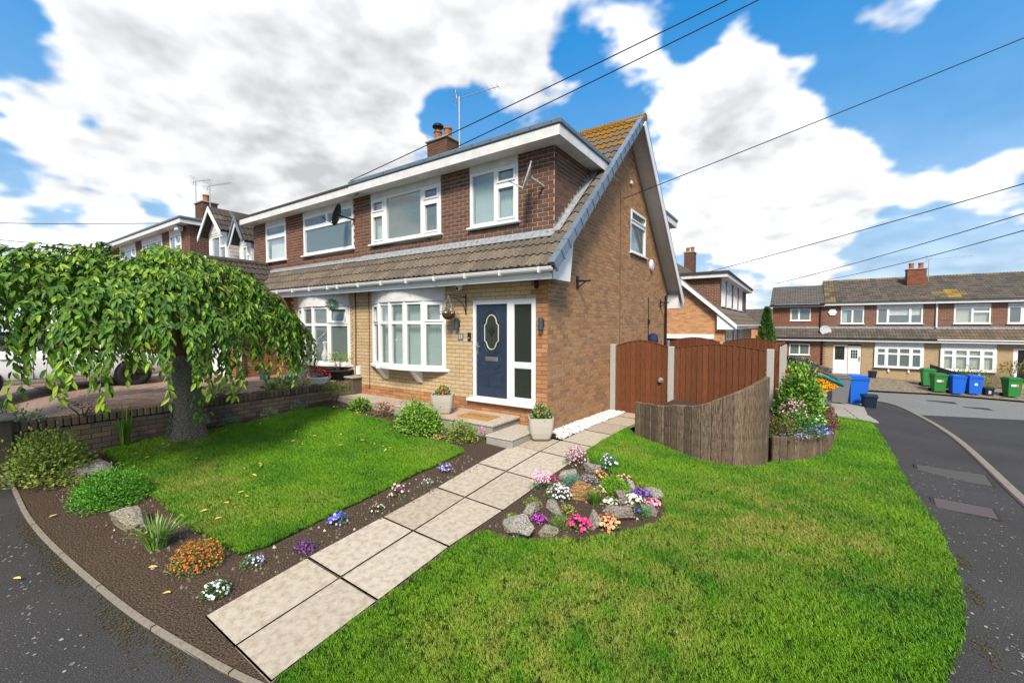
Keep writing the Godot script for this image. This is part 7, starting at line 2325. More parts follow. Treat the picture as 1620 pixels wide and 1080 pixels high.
# ---------- vehicles and bins
func car(label: String, at: Vector3, turn: float, col: Color) -> void:
	# nose towards +x
	var t := thing("parked_car", label, "car", at, turn)
	var paint := mat(col, 0.25)
	paint.clearcoat_enabled = true
	paint.clearcoat = 0.8
	paint.clearcoat_roughness = 0.05
	var glassy := mat(lin(0.02, 0.025, 0.03), 0.06)
	glassy.metallic_specular = 0.7
	# stations: x, underside, top of body side, half width
	var st := [[2.02, 0.42, 0.55, 0.45], [1.96, 0.3, 0.68, 0.68], [1.8, 0.24, 0.76, 0.79], [1.35, 0.22, 0.86, 0.85], [0.85, 0.22, 0.93, 0.865], [0.3, 0.22, 0.95, 0.87], [-0.6, 0.22, 0.97, 0.87], [-1.3, 0.23, 0.98, 0.86], [-1.75, 0.27, 0.99, 0.8], [-1.92, 0.36, 0.96, 0.7], [-1.97, 0.45, 0.85, 0.6]]
	var ring := func(s: Array) -> Array:
		var o := []
		var h: float = s[2] - s[1]
		for p in [[0.0, s[1]], [s[3] * 0.85, s[1]], [s[3] * 0.97, s[1] + h * 0.14], [s[3], s[1] + h * 0.4], [s[3] * 0.985, s[1] + h * 0.75], [s[3] * 0.94, s[2] - 0.02], [s[3] * 0.8, s[2] + 0.02], [0.0, s[2] + 0.05]]:
			o.append(V(s[0], p[1], p[0]))
		for i in range(6, 0, -1): o.append(V(o[i].x, o[i].y, -o[i].z))
		return o
	var b := MB.new()
	loft(b, st.map(ring))
	part(t, "body", b, paint)
	var g := MB.new()
	var gs := [[1.0, 0.93, 0.94, 0.72], [0.62, 0.93, 1.16, 0.72], [0.2, 0.94, 1.36, 0.68], [-0.4, 0.95, 1.42, 0.66], [-1.1, 0.96, 1.38, 0.65], [-1.6, 0.97, 1.18, 0.66], [-1.85, 0.97, 0.99, 0.66]]
	var gring := func(s: Array) -> Array:
		var o := []
		for p in [[0.0, s[1]], [s[3] + 0.1, s[1]], [s[3] * 0.86 + 0.02, s[2] - 0.03], [s[3] * 0.7, s[2]], [0.0, s[2] + 0.02]]: o.append(V(s[0], p[1], p[0]))
		for i in range(3, 0, -1): o.append(V(o[i].x, o[i].y, -o[i].z))
		return o
	loft(g, gs.map(gring))
	part(t, "windows", g, glassy)
	var rf := MB.new()
	var rs := [[0.32, 1.3, 1.345, 0.6], [0.1, 1.37, 1.405, 0.6], [-0.4, 1.415, 1.45, 0.59], [-1.1, 1.375, 1.415, 0.58], [-1.4, 1.28, 1.32, 0.58]]
	loft(rf, rs.map(gring))
	for s in [-1.0, 1.0]:
		for p in [[1.0, 0.94, 0.8, 0.25, 1.33, 0.61], [-0.35, 0.96, 0.79, -0.42, 1.42, 0.6], [-1.85, 0.97, 0.75, -1.25, 1.36, 0.6]]:
			rf.tube([V(p[0], p[1], p[2] * s), V((p[0] + p[3]) / 2, (p[1] + p[4]) / 2 + 0.02, (p[2] + p[5]) / 2 * s + 0.02 * s), V(p[3], p[4], p[5] * s)], [0.035], 6)
	part(t, "roof", rf, paint)
	for sx in [1.28, -1.22]:
		for s in [-1.0, 1.0]:
			var T := Transform3D(Basis(V(1, 0, 0), V(0, 0, s), V(0, -s, 0)), V(sx, 0.32, 0.87 * s))
			var ar := MB.new()
			ar.T = T
			ar.lathe([Vector2(0.0, -0.3), Vector2(0.37, -0.3), Vector2(0.37, 0.006), Vector2(0.0, 0.006)], 24)
			part(t, "wheel_arch", ar, M.black)
			var w := MB.new()
			w.T = T
			w.lathe([Vector2(0.2, 0.02), Vector2(0.24, 0.03), Vector2(0.3, 0.028), Vector2(0.318, 0.012), Vector2(0.318, -0.18)], 26)
			var wh := part(t, "wheel", w, M.rubber)
			var ri := MB.new()
			ri.T = T
			ri.lathe([Vector2(0.21, 0.024), Vector2(0.195, 0.018), Vector2(0.19, 0.008)], 26)
			for k in 5:
				ri.T = T * Transform3D(Basis(Vector3.UP, TAU * k / 5.0), V(0, 0.016, 0))
				ri.bev(V(0.02, -0.01, -0.025), V(0.2, 0.008, 0.025), 0.006)
			part(wh, "rim", ri, M.alu if col.r < 0.5 else M.black)
	var dl := MB.new()
	for s in [-1.0, 1.0]:
		for x in [0.72, -0.42, -1.02]:
			dl.box(V(x - 0.004, 0.34, 0.862 * s - 0.01), V(x + 0.004, 0.9, 0.862 * s + 0.01))
		dl.box(V(-1.0, 0.335, 0.845 * s - 0.01), V(0.72, 0.343, 0.845 * s + 0.012))
	part(t, "door_gap", dl, M.black)
	for s in [-1.0, 1.0]:
		var hl := MB.new()
		hl.T = Transform3D(Basis(Vector3.UP, -s * 0.75), V(1.84, 0.66, 0.66 * s))
		hl.bev(V(-0.16, -0.07, -0.05), V(0.14, 0.07, 0.05), 0.03)
		part(t, "headlight", hl, glassy)
		var mi := MB.new()
		mi.bev(V(0.62, 0.95, 0.9 * s - 0.1), V(0.78, 1.07, 0.9 * s + 0.1), 0.03)
		part(t, "mirror", mi, paint)
		var hn := MB.new()
		for x in [-0.28, -0.9]: hn.bev(V(x, 0.8, 0.868 * s - 0.012), V(x + 0.18, 0.825, 0.868 * s + 0.012), 0.005)
		part(t, "handle", hn, paint)

func loft(b: MB, rings: Array) -> void:
	var n: int = rings[0].size()
	var nrm := []
	for i in rings.size():
		var r := []
		for j in n:
			var e: Vector3 = rings[i][(j + 1) % n] - rings[i][(j + n - 1) % n]
			var f: Vector3 = rings[mini(i + 1, rings.size() - 1)][j] - rings[maxi(i - 1, 0)][j]
			var m := e.cross(f).normalized()
			var c: Vector3 = Vector3.ZERO
			for q in rings[i]: c += q / n
			if m.dot(rings[i][j] - c) < 0: m = -m
			r.append(m)
		nrm.append(r)
	for i in rings.size() - 1:
		for j in n:
			var k := (j + 1) % n
			b.sm(rings[i][j], rings[i][k], rings[i + 1][k], nrm[i][j], nrm[i][k], nrm[i + 1][k])
			b.sm(rings[i][j], rings[i + 1][k], rings[i + 1][j], nrm[i][j], nrm[i + 1][k], nrm[i + 1][j])
	for e in [0, rings.size() - 1]:
		for j in range(1, n - 1): b.t3(rings[e][0], rings[e][j], rings[e][j + 1])

func wheelie_bin(label: String, at: Vector3, turn: float, col: Array, sticker := "") -> void:
	var t := thing("wheelie_bin", label, "bin", at, turn, "wheelie bins put out by the road")
	var m := mat(lin(col[0], col[1], col[2]), 0.5)
	var b := MB.new()
	# tapered body, front towards +z
	var lo := [V(-0.21, 0.06, -0.2), V(0.21, 0.06, -0.2), V(0.23, 0.06, 0.22), V(-0.23, 0.06, 0.22)]
	var hi := [V(-0.27, 0.94, -0.3), V(0.27, 0.94, -0.3), V(0.28, 0.94, 0.32), V(-0.28, 0.94, 0.32)]
	for i in 4:
		var j := (i + 1) % 4
		b.q(lo[j], hi[j], hi[i], lo[i])
	b.q(lo[0], lo[1], lo[2], lo[3])
	b.bev(V(-0.295, 0.9, -0.31), V(0.295, 0.955, 0.345), 0.012)
	part(t, "body", b, m)
	var l := MB.new()
	l.bev(V(-0.29, 0.957, -0.34), V(0.29, 1.0, 0.36), 0.015)
	l.bev(V(-0.25, 0.999, -0.3), V(0.25, 1.05, 0.28), 0.03)
	part(t, "lid", l, m)
	var hd := MB.new()
	hd.tube([V(-0.24, 0.98, -0.38), V(0.24, 0.98, -0.38)], [0.018], 8)
	for s in [-1.0, 1.0]: hd.bev(V(0.2 * s - 0.02, 0.93, -0.4), V(0.2 * s + 0.02, 1.0, -0.3), 0.008)
	part(t, "handle", hd, m)
	for s in [-1.0, 1.0]:
		var w := MB.new()
		w.T = Transform3D(Basis(V(0, -s, 0), V(s, 0, 0), V(0, 0, 1)), V(0.23 * s, 0.1, -0.24))
		w.lathe([Vector2(0.0, 0.0), Vector2(0.1, 0.0), Vector2(0.1, 0.05), Vector2(0.04, 0.055), Vector2(0.0, 0.05)], 16)
		part(t, "wheel", w, M.rubber)
	if sticker == "panel":
		var s := MB.new()
		s.T = Transform3D(Basis(V(1, 0, 0), -0.11), V(-0.02, 0.66, 0.292))
		s.box(V(-0.15, -0.07, 0), V(0.04, 0.07, 0.004))
		part(t, "label", s, M.upvc)
		var s2 := MB.new()
		s2.T = s.T
		s2.box(V(0.041, -0.07, 0), V(0.14, 0.07, 0.004))
		part(t, "label", s2, mat(lin(0.75, 0.16, 0.2), 0.6))
	elif sticker != "":
		var tm := TextMesh.new()
		tm.text = sticker
		var f := SystemFont.new()
		f.font_names = PackedStringArray(["Droid Sans"])
		f.font_weight = 700
		tm.font = f
		tm.font_size = 64
		tm.pixel_size = 0.0042 if sticker.length() == 1 else 0.0012
		tm.depth = 0.004
		var o := part(t, "number", tm, M.upvc)
		o.transform = Transform3D(Basis(V(1, 0, 0), -0.11), V(0, 0.6 if sticker.length() == 1 else 0.78, 0.289 if sticker.length() == 1 else 0.306))

func make_vehicles_and_bins() -> void:
	car("white hatchback parked on the block-paved drive behind the weeping tree", V(-11.1, 0.47, 4.55), PI / 2, lin(0.82, 0.83, 0.85))
	car("dark car parked before the far extension, beyond the yellow skip", V(3.55, gh(3.55, -26.2) + 0.02, -26.2), -0.35, lin(0.02, 0.022, 0.04))
	var gr_ := [0.03, 0.2, 0.045]
	var bl := [0.015, 0.13, 0.62]
	wheelie_bin("green wheelie bin with pink and white label, left end of the bin row", gp(10.3, -25.9), 0.2, gr_, "panel")
	wheelie_bin("blue wheelie bin without a number, beside the labelled green bin", gp(11.0, -25.75), 0.15, bl, "")
	wheelie_bin("blue wheelie bin with a white figure 8 on its front", gp(11.72, -26.1), 0.12, bl, "8")
	wheelie_bin("green wheelie bin standing apart at the right end of the row", gp(13.15, -26.3), 0.25, gr_, "panel")
	wheelie_bin("green wheelie bin half hidden behind the left end of the bin row", gp(10.15, -27.4), 0.1, [0.04, 0.24, 0.07], "")
	wheelie_bin("blue wheelie bin beside the yellow skip", gp(5.55, -12.75), 0.3, bl, "")
	wheelie_bin("grey wheelie bin half hidden by the tip of the yellow skip", gp(5.0, -12.3), 0.3, [0.16, 0.165, 0.17], "")
	var cm := mat(lin(0.012, 0.022, 0.04), 0.5)
	for c in [["black recycling caddy with a white number beside the blue bin row", gp(12.3, -26.25), "8"], ["small dark caddy at the foot of the blue bin by the skip", gp(5.86, -12.1), ""], ["dark bucket planter by the wall of the white-doored house", gp(7.85, -29.0), ""]]:
		var t := thing("caddy", c[0], "caddy", c[1], 0.15)
		var b := MB.new()
		b.lathe([Vector2(0.0, 0.0), Vector2(0.17, 0.0), Vector2(0.2, 0.34), Vector2(0.225, 0.35), Vector2(0.225, 0.4), Vector2(0.2, 0.42), Vector2(0.0, 0.43)], 24, 6.0)
		part(t, "body", b, cm)
		var hd := MB.new()
		hd.tube([V(-0.21, 0.36, 0.0), V(-0.2, 0.45, 0.1), V(0, 0.47, 0.16), V(0.2, 0.45, 0.1), V(0.21, 0.36, 0)], [0.01], 6)
		part(t, "handle", hd, cm)
		if c[2]:
			var tm := TextMesh.new()
			tm.text = c[2]
			tm.font_size = 64
			tm.pixel_size = 0.0036
			tm.depth = 0.004
			part(t, "number", tm, M.upvc).position = V(0, 0.19, 0.2)
	# board lying against the bins
	var pl := thing("timber_board", "dark slanting board leaning behind the green and blue bins", "board", gp(10.9, -27.2))
	var pb := MB.new()
	pb.extrude(poly([-0.7, 0.0, 0.9, 0.0, 0.9, 0.75, -0.7, 1.35]), -0.05, 0.0)
	part(pl, "face", pb, M.black)
	var ht := bush("hedge", "low green hedge behind the blue bins", gp(11.9, -28.4), V(1.3, 1.15, 0.5), 1800, 0.09, 0.04, G_OLIVE + G_MID)
	var pp := pot("plant_pot", "terracotta pot by the black door at the far house", gp(13.9, -28.6), 0.34, 0.42, mat(lin(0.35, 0.12, 0.06), 0.8))
	bush("shrub", "thin leafy shrub in the terracotta pot by the black door", gp(13.9, -28.6, 0.38), V(0.75, 1.2, 0.6), 420, 0.14, 0.05, G_OLIVE + [[0.35, 0.22, 0.08]], "open")
	# skip
	var sk := thing("rubbish_skip", "yellow rusty skip with turquoise rim strip behind the planter shrub", "skip")
	var rust := tex(noise(0.03, 5, 161), [0.28, 0.38, 0.46, 0.75], [Color(0.22, 0.1, 0.05), Color(0.42, 0.2, 0.07), Color(0.93, 0.62, 0.03), Color(1.0, 0.72, 0.05)])
	var ym := mat(lin(0.85, 0.8, 0.75), 0.6, rust, 1.1, M.bump, 0.4)
	var sd := PackedVector2Array([Vector2(1.4, 0.72), Vector2(4.5, 0.40), Vector2(4.95, 0.16), Vector2(4.42, -0.2), Vector2(4.0, -0.5), Vector2(1.4, -0.4)])
	var b := MB.new()
	b.extrude(sd, -9.74, -9.7)
	b.extrude(sd, -11.3, -11.26)
	for i in [2, 3, 4]:
		var a := sd[i - 0]
		var c := sd[i - 1] if i == 2 else sd[i]
	b.q(V(4.95, 0.16, -9.74), V(4.95, 0.16, -11.26), V(4.42, -0.2, -11.26), V(4.42, -0.2, -9.74))
	b.q(V(4.42, -0.2, -9.74), V(4.42, -0.2, -11.26), V(4.0, -0.5, -11.26), V(4.0, -0.5, -9.74))
	b.q(V(4.0, -0.45, -9.74), V(4.0, -0.45, -11.26), V(1.4, -0.38, -11.26), V(1.4, -0.38, -9.74))
	part(sk, "shell", b, ym)
	var rim := MB.new()
	rim.tube([V(1.4, 0.73, -9.7), V(4.5, 0.41, -9.7)], [0.05], 8)
	rim.tube([V(1.4, 0.73, -11.28), V(4.5, 0.41, -11.28), V(4.95, 0.16, -11.28)], [0.05], 8)
	part(sk, "rim", rim, mat(lin(0.16, 0.085, 0.055), 0.9, M.blot, 2.0))
	var tq := MB.new()
	tq.tube([V(4.25, 0.44, -9.69), V(4.52, 0.40, -9.69), V(4.95, 0.16, -9.69), V(4.95, 0.16, -11.2)], [0.055], 8)
	part(sk, "rim_strip", tq, mat(lin(0.02, 0.25, 0.28), 0.6, M.blot, 2.0))
	var rb := MB.new()
	rb.box(V(3.7, -0.3, -9.7), V(3.78, 0.46, -9.66))
	rb.box(V(2.6, -0.3, -9.7), V(2.68, 0.56, -9.66))
	rb.box(V(2.0, 0.02, -9.7), V(4.7, 0.07, -9.67))
	part(sk, "rib", rb, ym)
	var rb2 := MB.new()
	for i in 90:
		rb2.k = pick([[0.16, 0.1, 0.07], [0.22, 0.18, 0.15], [0.1, 0.07, 0.05]])
		rb2.T = Transform3D(Basis.from_euler(V(rng.randf() * 3, rng.randf() * 3, 0)), V(rng.randf_range(1.5, 4.3), rng.randf_range(0.2, 0.38), rng.randf_range(-11.1, -9.9)))
		rb2.box(V(-0.12, -0.06, -0.09), V(0.12, 0.06, 0.09))
	tag(setting("rubble", rb2, M.vc), "brown rubble heaped inside the yellow skip", "", "", "stuff")

# ---------- small things
func wire(label: String, a: Vector3, e: Vector3, sag: float, r := 0.011, group := "overhead wires") -> void:
	var t := thing("overhead_wire", label, "wire", a, 0.0, group)
	var pts := []
	for i in 17:
		var u := i / 16.0
		pts.append((e - a) * u + V(0, -sag * 4.0 * u * (1 - u), 0))
	var b := MB.new()
	b.tube(pts, [r], 5)
	part(t, "cable", b, M.black)

func aerial(label: String, at: Vector3, h: float, len: float, n: int, turn: float) -> void:
	var t := thing("tv_aerial", label, "aerial", at, turn)
	var b := MB.new()
	b.tube([V(0, 0, 0), V(0, h, 0)], [0.022], 8)
	part(t, "mast", b, M.alu)
	var c := MB.new()
	c.tube([V(-0.15, h - 0.06, 0), V(len, h - 0.02, 0)], [0.012], 6)
	for i in n:
		var x := 0.1 + (len - 0.12) * i / (n - 1.0)
		c.tube([V(x, h - 0.02, -0.16), V(x, h - 0.02, 0.16)], [0.006], 4)
	for k in [-1.0, 1.0]:
		for j in 3: c.tube([V(-0.12 - j * 0.05 * 0, h + k * (0.06 + j * 0.07), -0.22), V(-0.12, h + k * (0.06 + j * 0.07), 0.22)], [0.006], 4)
		c.tube([V(-0.1, h, 0), V(-0.16, h + k * 0.26, 0)], [0.01], 5)
	part(t, "array", c, M.alu)

func dish(label: String, at: Vector3, face: Vector3, r: float, m: Material, mount: Vector3) -> void:
	var t := thing("satellite_dish", label, "satellite dish", at)
	var T := Transform3D(Basis.looking_at(face, Vector3.UP), Vector3.ZERO)  # -z looks along face
	var b := MB.new()
	b.T = T * Transform3D(Basis(V(1, 0, 0), V(0, 0, -1), V(0, 1, 0)), Vector3.ZERO)
	var pr := []
	for i in 7: pr.append(Vector2(r * i / 6.0, 0.18 * r * pow(i / 6.0, 2.0)))
	for i in 7: pr.append(Vector2(r * (6 - i) / 6.0, 0.18 * r * pow((6 - i) / 6.0, 2.0) - 0.012))
	b.lathe(pr, 22)
	part(t, "reflector", b, m)
	var a := MB.new()
	a.tube([T * V(0, -r * 0.9, 0.0), T * V(0, -r * 0.7, -r * 1.1)], [0.012], 6)
	a.T = T
	a.bev(V(-0.035, -r * 0.72, -r * 1.25), V(0.035, -r * 0.56, -r * 1.05), 0.012)
	part(t, "feed_arm", a, m)
	var k := MB.new()
	k.tube([T * V(0, 0, 0.01), mount * 0.5 + T * V(0, 0, 0.04), mount], [0.025, 0.022, 0.03], 8)
	part(t, "bracket", k, m)

func make_small_things() -> void:
	# doormat with a line of dark lettering too worn to read
	var dm := thing("doormat", "tan coir doormat with dark lettering on the door step", "doormat", V(-1.22, 0.271, 0.5))
	var b := MB.new()
	b.bev(V(-0.36, 0, -0.21), V(0.36, 0.018, 0.21), 0.006)
	part(dm, "mat", b, mat(lin(0.55, 0.3, 0.09), 1.0, M.fine, 4.0, M.bump, 1.0))
	var lt := MB.new()
	for i in 7:
		var x := -0.24 + i * 0.075
		lt.box(V(x, 0.0181, -0.045), V(x + 0.014, 0.0205, 0.03))
		if i % 2 == 0: lt.box(V(x + 0.015, 0.0181, 0.016), V(x + 0.045, 0.0205, 0.03))
		else: lt.box(V(x + 0.015, 0.0181, -0.045), V(x + 0.04, 0.0205, -0.03))
	part(dm, "lettering", lt, M.twig)
	# hanging basket and bracket
	var hb := thing("basket_bracket", "black scrolled wall bracket between bay window and door", "bracket", V(-1.93, 2.42, 0.0))
	var k := MB.new()
	k.bev(V(-0.014, -0.2, 0.008), V(0.014, 0.22, 0.024), 0.004)
	k.tube([V(0, 0.17, 0.02), V(-0.18, 0.2, 0.16), V(-0.27, 0.2, 0.25)], [0.01], 6)
	k.tube(smooth_line([V(0, -0.16, 0.02), V(-0.04, 0.0, 0.05), V(-0.14, 0.12, 0.13), V(-0.24, 0.16, 0.22)], 4), [0.008], 6)
	part(hb, "arm", k, M.black)
	var bk := thing("hanging_basket", "small hanging basket with pink and white flowers beside the door", "hanging basket", V(-2.2, 2.12, 0.25))
	var bb := MB.new()
	bb.lathe([Vector2(0.0, 0.0), Vector2(0.07, 0.01), Vector2(0.12, 0.06), Vector2(0.145, 0.13), Vector2(0.13, 0.14), Vector2(0.0, 0.12)], 16)
	part(bk, "basket", bb, mat(lin(0.09, 0.06, 0.045), 0.95, M.fine, 5.0))
	var ch := MB.new()
	for i in 3: ch.tube([V(cos(i * 2.1) * 0.13, 0.13, sin(i * 2.1) * 0.13), V(0, 0.5, 0)], [0.003], 4)
	part(bk, "chain", ch, M.alu)
	bush("basket_plant", "pink and white flowers trailing from the hanging basket", V(-2.2, 2.22, 0.25), V(0.19, 0.15, 0.17), 230, 0.05, 0.022, G_MID + G_LIME, "dome", [[0.8, 0.2, 0.5], [0.85, 0.4, 0.6], [0.85, 0.85, 0.82]], 46, 0.026)
	# wall lamps, plaque, bell, camera
	for p in [[-2.13, 2.04, "dark grey up-and-down wall lamp left of the front door"], [-0.1, 2.04, "dark grey wall lamp on the brown brick pier right of the door"]]:
		var t := thing("wall_lamp", p[2], "wall lamp", V(p[0], p[1], 0.008))
		var m := MB.new()
		m.bev(V(-0.035, -0.07, 0), V(0.035, 0.07, 0.02), 0.006)
		part(t, "backplate", m, M.black)
		var c := MB.new()
		c.T = Transform3D(Basis(), V(0, -0.11, 0.075))
		c.lathe([Vector2(0.0, 0.004), Vector2(0.045, 0.004), Vector2(0.05, 0.0), Vector2(0.05, 0.21), Vector2(0.045, 0.214), Vector2(0.0, 0.21)], 16)
		part(t, "housing", c, mat(lin(0.05, 0.07, 0.085), 0.5))
	var pq := thing("house_number_plaque", "small square slate number plaque beside the door", "plaque", V(-2.08, 1.77, 0.007))
	var pm := MB.new()
	pm.bev(V(-0.075, -0.075, 0), V(0.075, 0.075, 0.014), 0.004)
	part(pq, "plate", pm, mat(lin(0.22, 0.26, 0.24), 0.4, M.fine, 3.0))
	var tm := TextMesh.new()
	tm.text = "13"
	tm.font_size = 64
	tm.pixel_size = 0.00145
	tm.depth = 0.003
	part(pq, "number", tm, mat(lin(0.6, 0.66, 0.62), 0.5)).position = V(0, 0, 0.0155)
	var db := thing("doorbell", "black video doorbell on the cream bricks beside the door frame", "doorbell", V(-1.84, 1.77, 0.007))
	var dm2 := MB.new()
	dm2.bev(V(-0.04, -0.085, 0), V(0.04, 0.085, 0.03), 0.008)
	part(db, "body", dm2, M.black)
	var dbb := MB.new()
	dbb.T = Transform3D(Basis(V(1, 0, 0), V(0, 0, 1), V(0, -1, 0)), V(0, -0.03, 0.03))
	dbb.lathe([Vector2(0.022, 0.0), Vector2(0.02, 0.006), Vector2(0.0, 0.007)], 14)
	part(db, "button", dbb, M.alu)
	var cc := thing("security_camera", "white dome security camera under the soffit above the door", "camera", V(-1.94, 2.835, 0.2))
	var cb := MB.new()
	cb.lathe([Vector2(0.0, -0.01), Vector2(0.07, 0.0), Vector2(0.075, -0.03), Vector2(0.06, -0.04)], 16)
	part(cc, "base", cb, M.upvc)
	var cl := MB.new()
	cl.T = Transform3D(Basis(V(1, 0, 0), V(0, -0.35, 0.94), V(0, -0.94, -0.35)), V(0, -0.06, 0.0))
	cl.lathe([Vector2(0.0, 0.08), Vector2(0.045, 0.08), Vector2(0.05, 0.07), Vector2(0.05, -0.03), Vector2(0.0, -0.045)], 16)
	part(cc, "housing", cl, M.upvc)
	var le := MB.new()
	le.T = cl.T
	le.lathe([Vector2(0.0, 0.088), Vector2(0.03, 0.086), Vector2(0.034, 0.08)], 14)
	part(cc, "lens", le, M.black)
	var sn := thing("motion_sensor", "small black sensor under the soffit near the corner pier", "sensor", V(-0.22, 2.74, 0.007))
	var sb := MB.new()
	sb.bev(V(-0.035, -0.06, 0), V(0.035, 0.09, 0.07), 0.015)
	part(sn, "body", sb, M.black)
	# gable wall fittings
	for p in [[-1.2, 2.88, "black arm bracket high on the gable wall near the house corner"], [-7.5, 2.72, "black arm bracket on the gable wall near the rear downpipe"]]:
		var t := thing("wall_bracket", p[2], "bracket", V(0.008, p[1], p[0]))
		var m := MB.new()
		m.bev(V(0, -0.13, -0.04), V(0.03, 0.13, 0.04), 0.006)
		m.tube([V(0.02, 0.03, 0), V(0.2, 0.02, 0), V(0.3, 0.02, 0)], [0.025, 0.02, 0.018], 6)
		m.tube([V(0.02, -0.1, 0), V(0.18, 0.0, 0)], [0.012], 6)
		part(t, "arm", m, M.black)
	var al := thing("alarm_box", "pale oval alarm box on the gable wall below the window", "alarm", V(0.008, 3.82, -6.4))
	var am := MB.new()
	am.T = Transform3D(Basis(V(0, -1.25, 0), V(1, 0, 0), V(0, 0, 1)), Vector3.ZERO)
	am.lathe([Vector2(0.15, 0.0), Vector2(0.145, 0.05), Vector2(0.1, 0.075), Vector2(0.0, 0.08)], 20)
	part(al, "cover", am, mat(lin(0.62, 0.66, 0.7), 0.4))
	var vn := thing("wall_vent", "small white vent high on the gable wall above the window", "vent", V(0.008, 5.78, -4.44))
	var vm := MB.new()
	vm.bev(V(0, -0.05, -0.06), V(0.06, 0.05, 0.06), 0.015)
	part(vn, "cover", vm, M.upvc)
	var pr := thing("downpipe", "black downpipe at the rear end of the gable wall", "pipe", V(0.06, 0, -8.05))
	var pm2 := MB.new()
	pm2.tube([V(0, -0.3, 0), V(0, 3.0, 0)], [0.04], 8)
	part(pr, "pipe", pm2, M.black)
	var cp := thing("wall_conduit", "thin dark conduit with junction box on the gable wall", "conduit", V(0.016, 0, -6.2))
	var cm := MB.new()
	cm.tube([V(0, 0.2, 0), V(0, 2.85, 0)], [0.012], 6)
	cm.bev(V(-0.008, 2.05, -0.05), V(0.04, 2.18, 0.05), 0.008)
	part(cp, "conduit", cm, M.black)
	var mj := thing("movement_joint", "thin dark vertical cable down the middle of the gable wall", "cable", V(0.012, 0, -3.75))
	var mm := MB.new()
	mm.tube([V(0, -0.1, 0), V(0, 5.4, 0.05)], [0.006], 5)
	part(mj, "cable", mm, M.twig)
	var hr := thing("hose_cover", "dark blue cover hanging on the wall above the gate", "cover", V(0.12, 1.62, -6.35))
	var hm := MB.new()
	hm.lathe([Vector2(0.0, -0.3), Vector2(0.13, -0.28), Vector2(0.16, -0.05), Vector2(0.13, 0.1), Vector2(0.0, 0.15)], 14)
	part(hr, "body", hm, mat(lin(0.02, 0.03, 0.09), 0.7))
	# pipes and cables at the party line
	for p in [[-5.62, 2.82, 0.45, 0.018, "dark cable down the cream bricks at the party line"], [-5.08, 2.82, 0.5, 0.009, "thin cable down the cream bricks beside the bay window"]]:
		var t := thing("wall_cable", p[4], "cable", V(p[0], 0, 0.02))
		var m := MB.new()
		m.tube(smooth_line([V(0, p[1], 0), V(0.01, 1.9, 0), V(-0.008, 1.2, 0), V(0, p[2], 0), V(-0.04, p[2] - 0.06, 0.02)], 3), [p[3]], 6)
		part(t, "cable", m, M.twig)
	var mb := thing("meter_box", "small white junction box low on the party wall bricks", "box", V(-5.5, 0.85, 0.007))
	var mbm := MB.new()
	mbm.bev(V(-0.06, -0.11, 0), V(0.06, 0.11, 0.07), 0.01)
	part(mb, "box", mbm, M.upvc)
	# satellite dishes and aerials
	dish("white satellite dish seen edge-on beside the small dormer window", V(-0.36, 4.72, 0.08), V(-0.75, 0.28, 0.62), 0.27, mat(lin(0.6, 0.58, 0.55), 0.5, M.blot, 2.0), V(0.06, -0.08, -0.42))
	dish("black satellite dish on the neighbour's dormer between two windows", V(-6.22, 4.87, 0.06), V(-0.72, 0.3, 0.64), 0.29, M.black, V(0.12, -0.06, -0.4))
	dish("grey satellite dish on the far house between the two roofs", V(5.35, 1.62, -29.7), V(0.4, 0.3, 0.85), 0.36, mat(lin(0.4, 0.41, 0.42), 0.5), V(-0.05, -0.1, -0.5))
	aerial("tall TV aerial on a pale pole behind the dormer roof", V(-5.85, 7.2, -4.3), 2.5, 1.5, 9, 0.15)
	aerial("short TV aerial strapped to the left side of the chimney", V(-7.2, 7.6, -4.3), 0.95, 0.9, 6, 0.3)
	aerial("TV aerial on a dark pole left of the distant left chimney", V(-21.6, 6.4, -2.2), 2.9, 0.9, 6, 0.4)
	aerial("TV aerial on the pole right of the distant left chimney", V(-19.7, 6.4, -2.1), 2.3, 1.3, 8, 0.3)
	aerial("TV aerial beside the chimney of the far row", V(11.05, 4.6, -33.0), 1.9, 2.0, 6, -0.15)
	aerial("TV aerial on the chimney of the gabled house", V(-3.3, 6.6, -29.0), 1.6, 1.9, 7, -0.1)
	var cw := thing("flue_cowl", "black flue cowl on the left chimney pot", "cowl", V(-6.83, 8.72, -4.3))
	var cwm := MB.new()
	cwm.lathe([Vector2(0.11, 0.0), Vector2(0.12, 0.18), Vector2(0.2, 0.2), Vector2(0.2, 0.24), Vector2(0.16, 0.3), Vector2(0.0, 0.33)], 16)
	part(cw, "cowl", cwm, M.black)
	var hx := thing("alarm_box", "white hexagonal alarm box on the far house wall", "alarm", V(5.76, 2.9, -30.24))
	var hxm := MB.new()
	hxm.T = Transform3D(Basis(V(1, 0, 0), V(0, 0, 1), V(0, -1, 0)), Vector3.ZERO)
	hxm.lathe([Vector2(0.26, 0.0), Vector2(0.25, 0.07), Vector2(0.0, 0.08)], 6)
	part(hx, "cover", hxm, M.upvc)
	# green topiary ball hanging at the neighbour's bay
	var tb := bush("topiary_ball", "dark green artificial topiary ball hanging at the neighbour's window", V(-5.99, 2.52, 0.42), V(0.15, 0.15, 0.15), 1500, 0.03, 0.014, [[0.015, 0.09, 0.05], [0.03, 0.13, 0.07]], "ball", [], 0, 0.02, false)
	var hcm := MB.new()
	hcm.tube([V(0, 0.14, 0), V(0, 0.32, -0.06)], [0.004], 4)
	part(tb, "cord", hcm, M.black)
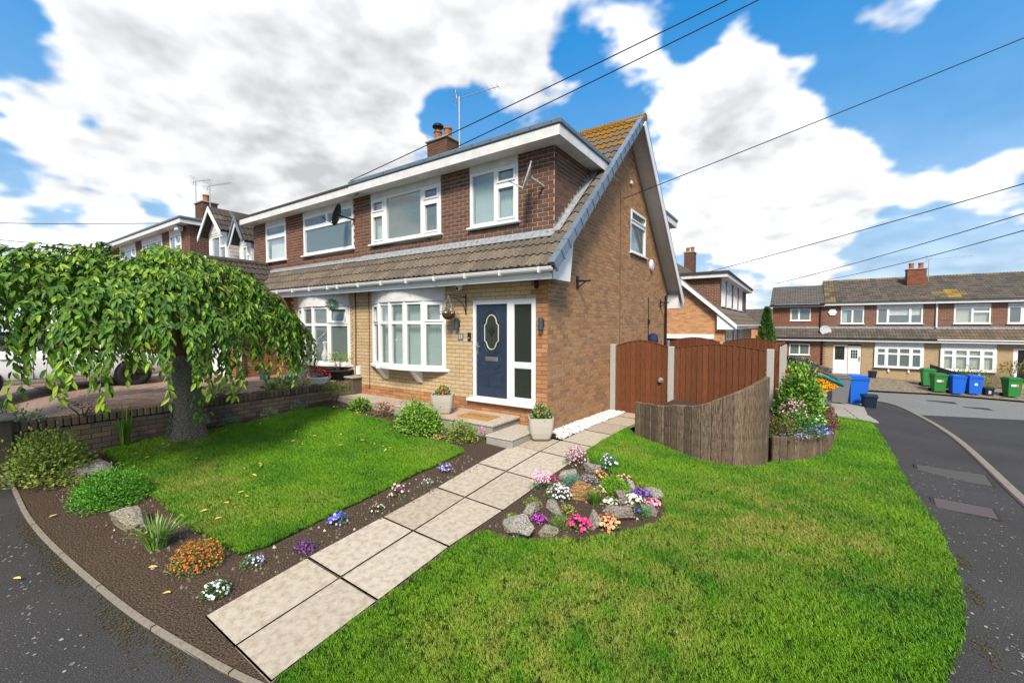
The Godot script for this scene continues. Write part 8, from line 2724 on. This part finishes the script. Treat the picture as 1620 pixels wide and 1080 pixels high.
	# vases on the neighbour's sill
	for p in [[-7.0, 1.05, 0.02, 0.5, "tall slim white vase behind the neighbour's bay glass"], [-4.55, 1.12, -0.12, 0.32, "white ornament behind the left light of the bay window"]]:
		var t := thing("vase", p[4], "vase", V(p[0], p[1], p[2]))
		var m := MB.new()
		m.lathe([Vector2(0.0, 0.0), Vector2(0.07, 0.0), Vector2(0.09, p[3] * 0.25), Vector2(0.035, p[3] * 0.6), Vector2(0.03, p[3] * 0.8), Vector2(0.07, p[3])], 14)
		part(t, "body", m, M.upvc)
	# overhead wires
	var ext := func(a: Vector3, e: Vector3, f: float): return a + (e - a) * f
	wire("upper of two wires rising from the dormer fascia to the top edge", V(-5.61, 5.62, 0.12), ext.call(V(-5.61, 5.62, 0.12), V(2.51, 7.39, -1.12), 1.9), 0.1)
	wire("lower of two wires rising from the dormer fascia to the top edge", V(-5.75, 5.34, -0.1), ext.call(V(-5.75, 5.34, -0.1), V(2.94, 7.39, -1.41), 1.9), 0.1)
	wire("wire rising from the gable wall to the upper right sky", V(0.05, 5.2, -3.8), ext.call(V(0.05, 5.2, -3.8), V(7.2, 7.5, -5.51), 2.2), 0.06)
	wire("wire rising right from the roof of the gabled house", V(-0.6, 4.78, -18.0), ext.call(V(-0.6, 4.78, -18.0), V(9.0, 6.16, -11.5), 1.6), 0.15, 0.016)
	wire("wire rising right from the extension of the far row", V(2.45, 5.1, -30.3), ext.call(V(2.45, 5.1, -30.3), V(9.89, 5.86, -14.51), 1.4), 0.2, 0.018)
	wire("lowest wire rising right above the far row of houses", V(5.61, 5.5, -34.0), ext.call(V(5.61, 5.5, -34.0), V(9.91, 5.28, -14.49), 1.3), 0.2, 0.018)
	wire("upper wire in the sky above the weeping tree at far left", V(-38.0, 8.3, 3.4), V(-27.0, 8.35, -4.2), 0.1, 0.02)
	wire("lower wire in the sky above the weeping tree at far left", V(-41.0, 7.75, 3.0), V(-31.0, 6.9, -4.0), 0.1, 0.02)
	var lp := thing("street_lamp", "dark street lamp head far off above the tree at left", "street lamp", V(-40.0, 0.4, -0.3))
	var lm := MB.new()
	lm.tube([V(0, 0, 0), V(0, 7.0, 0)], [0.09, 0.06], 8)
	part(lp, "column", lm, M.alu)
	var lh := MB.new()
	lh.bev(V(-0.15, 7.0, -0.25), V(0.15, 7.12, 0.9), 0.03)
	part(lp, "head", lh, M.black)
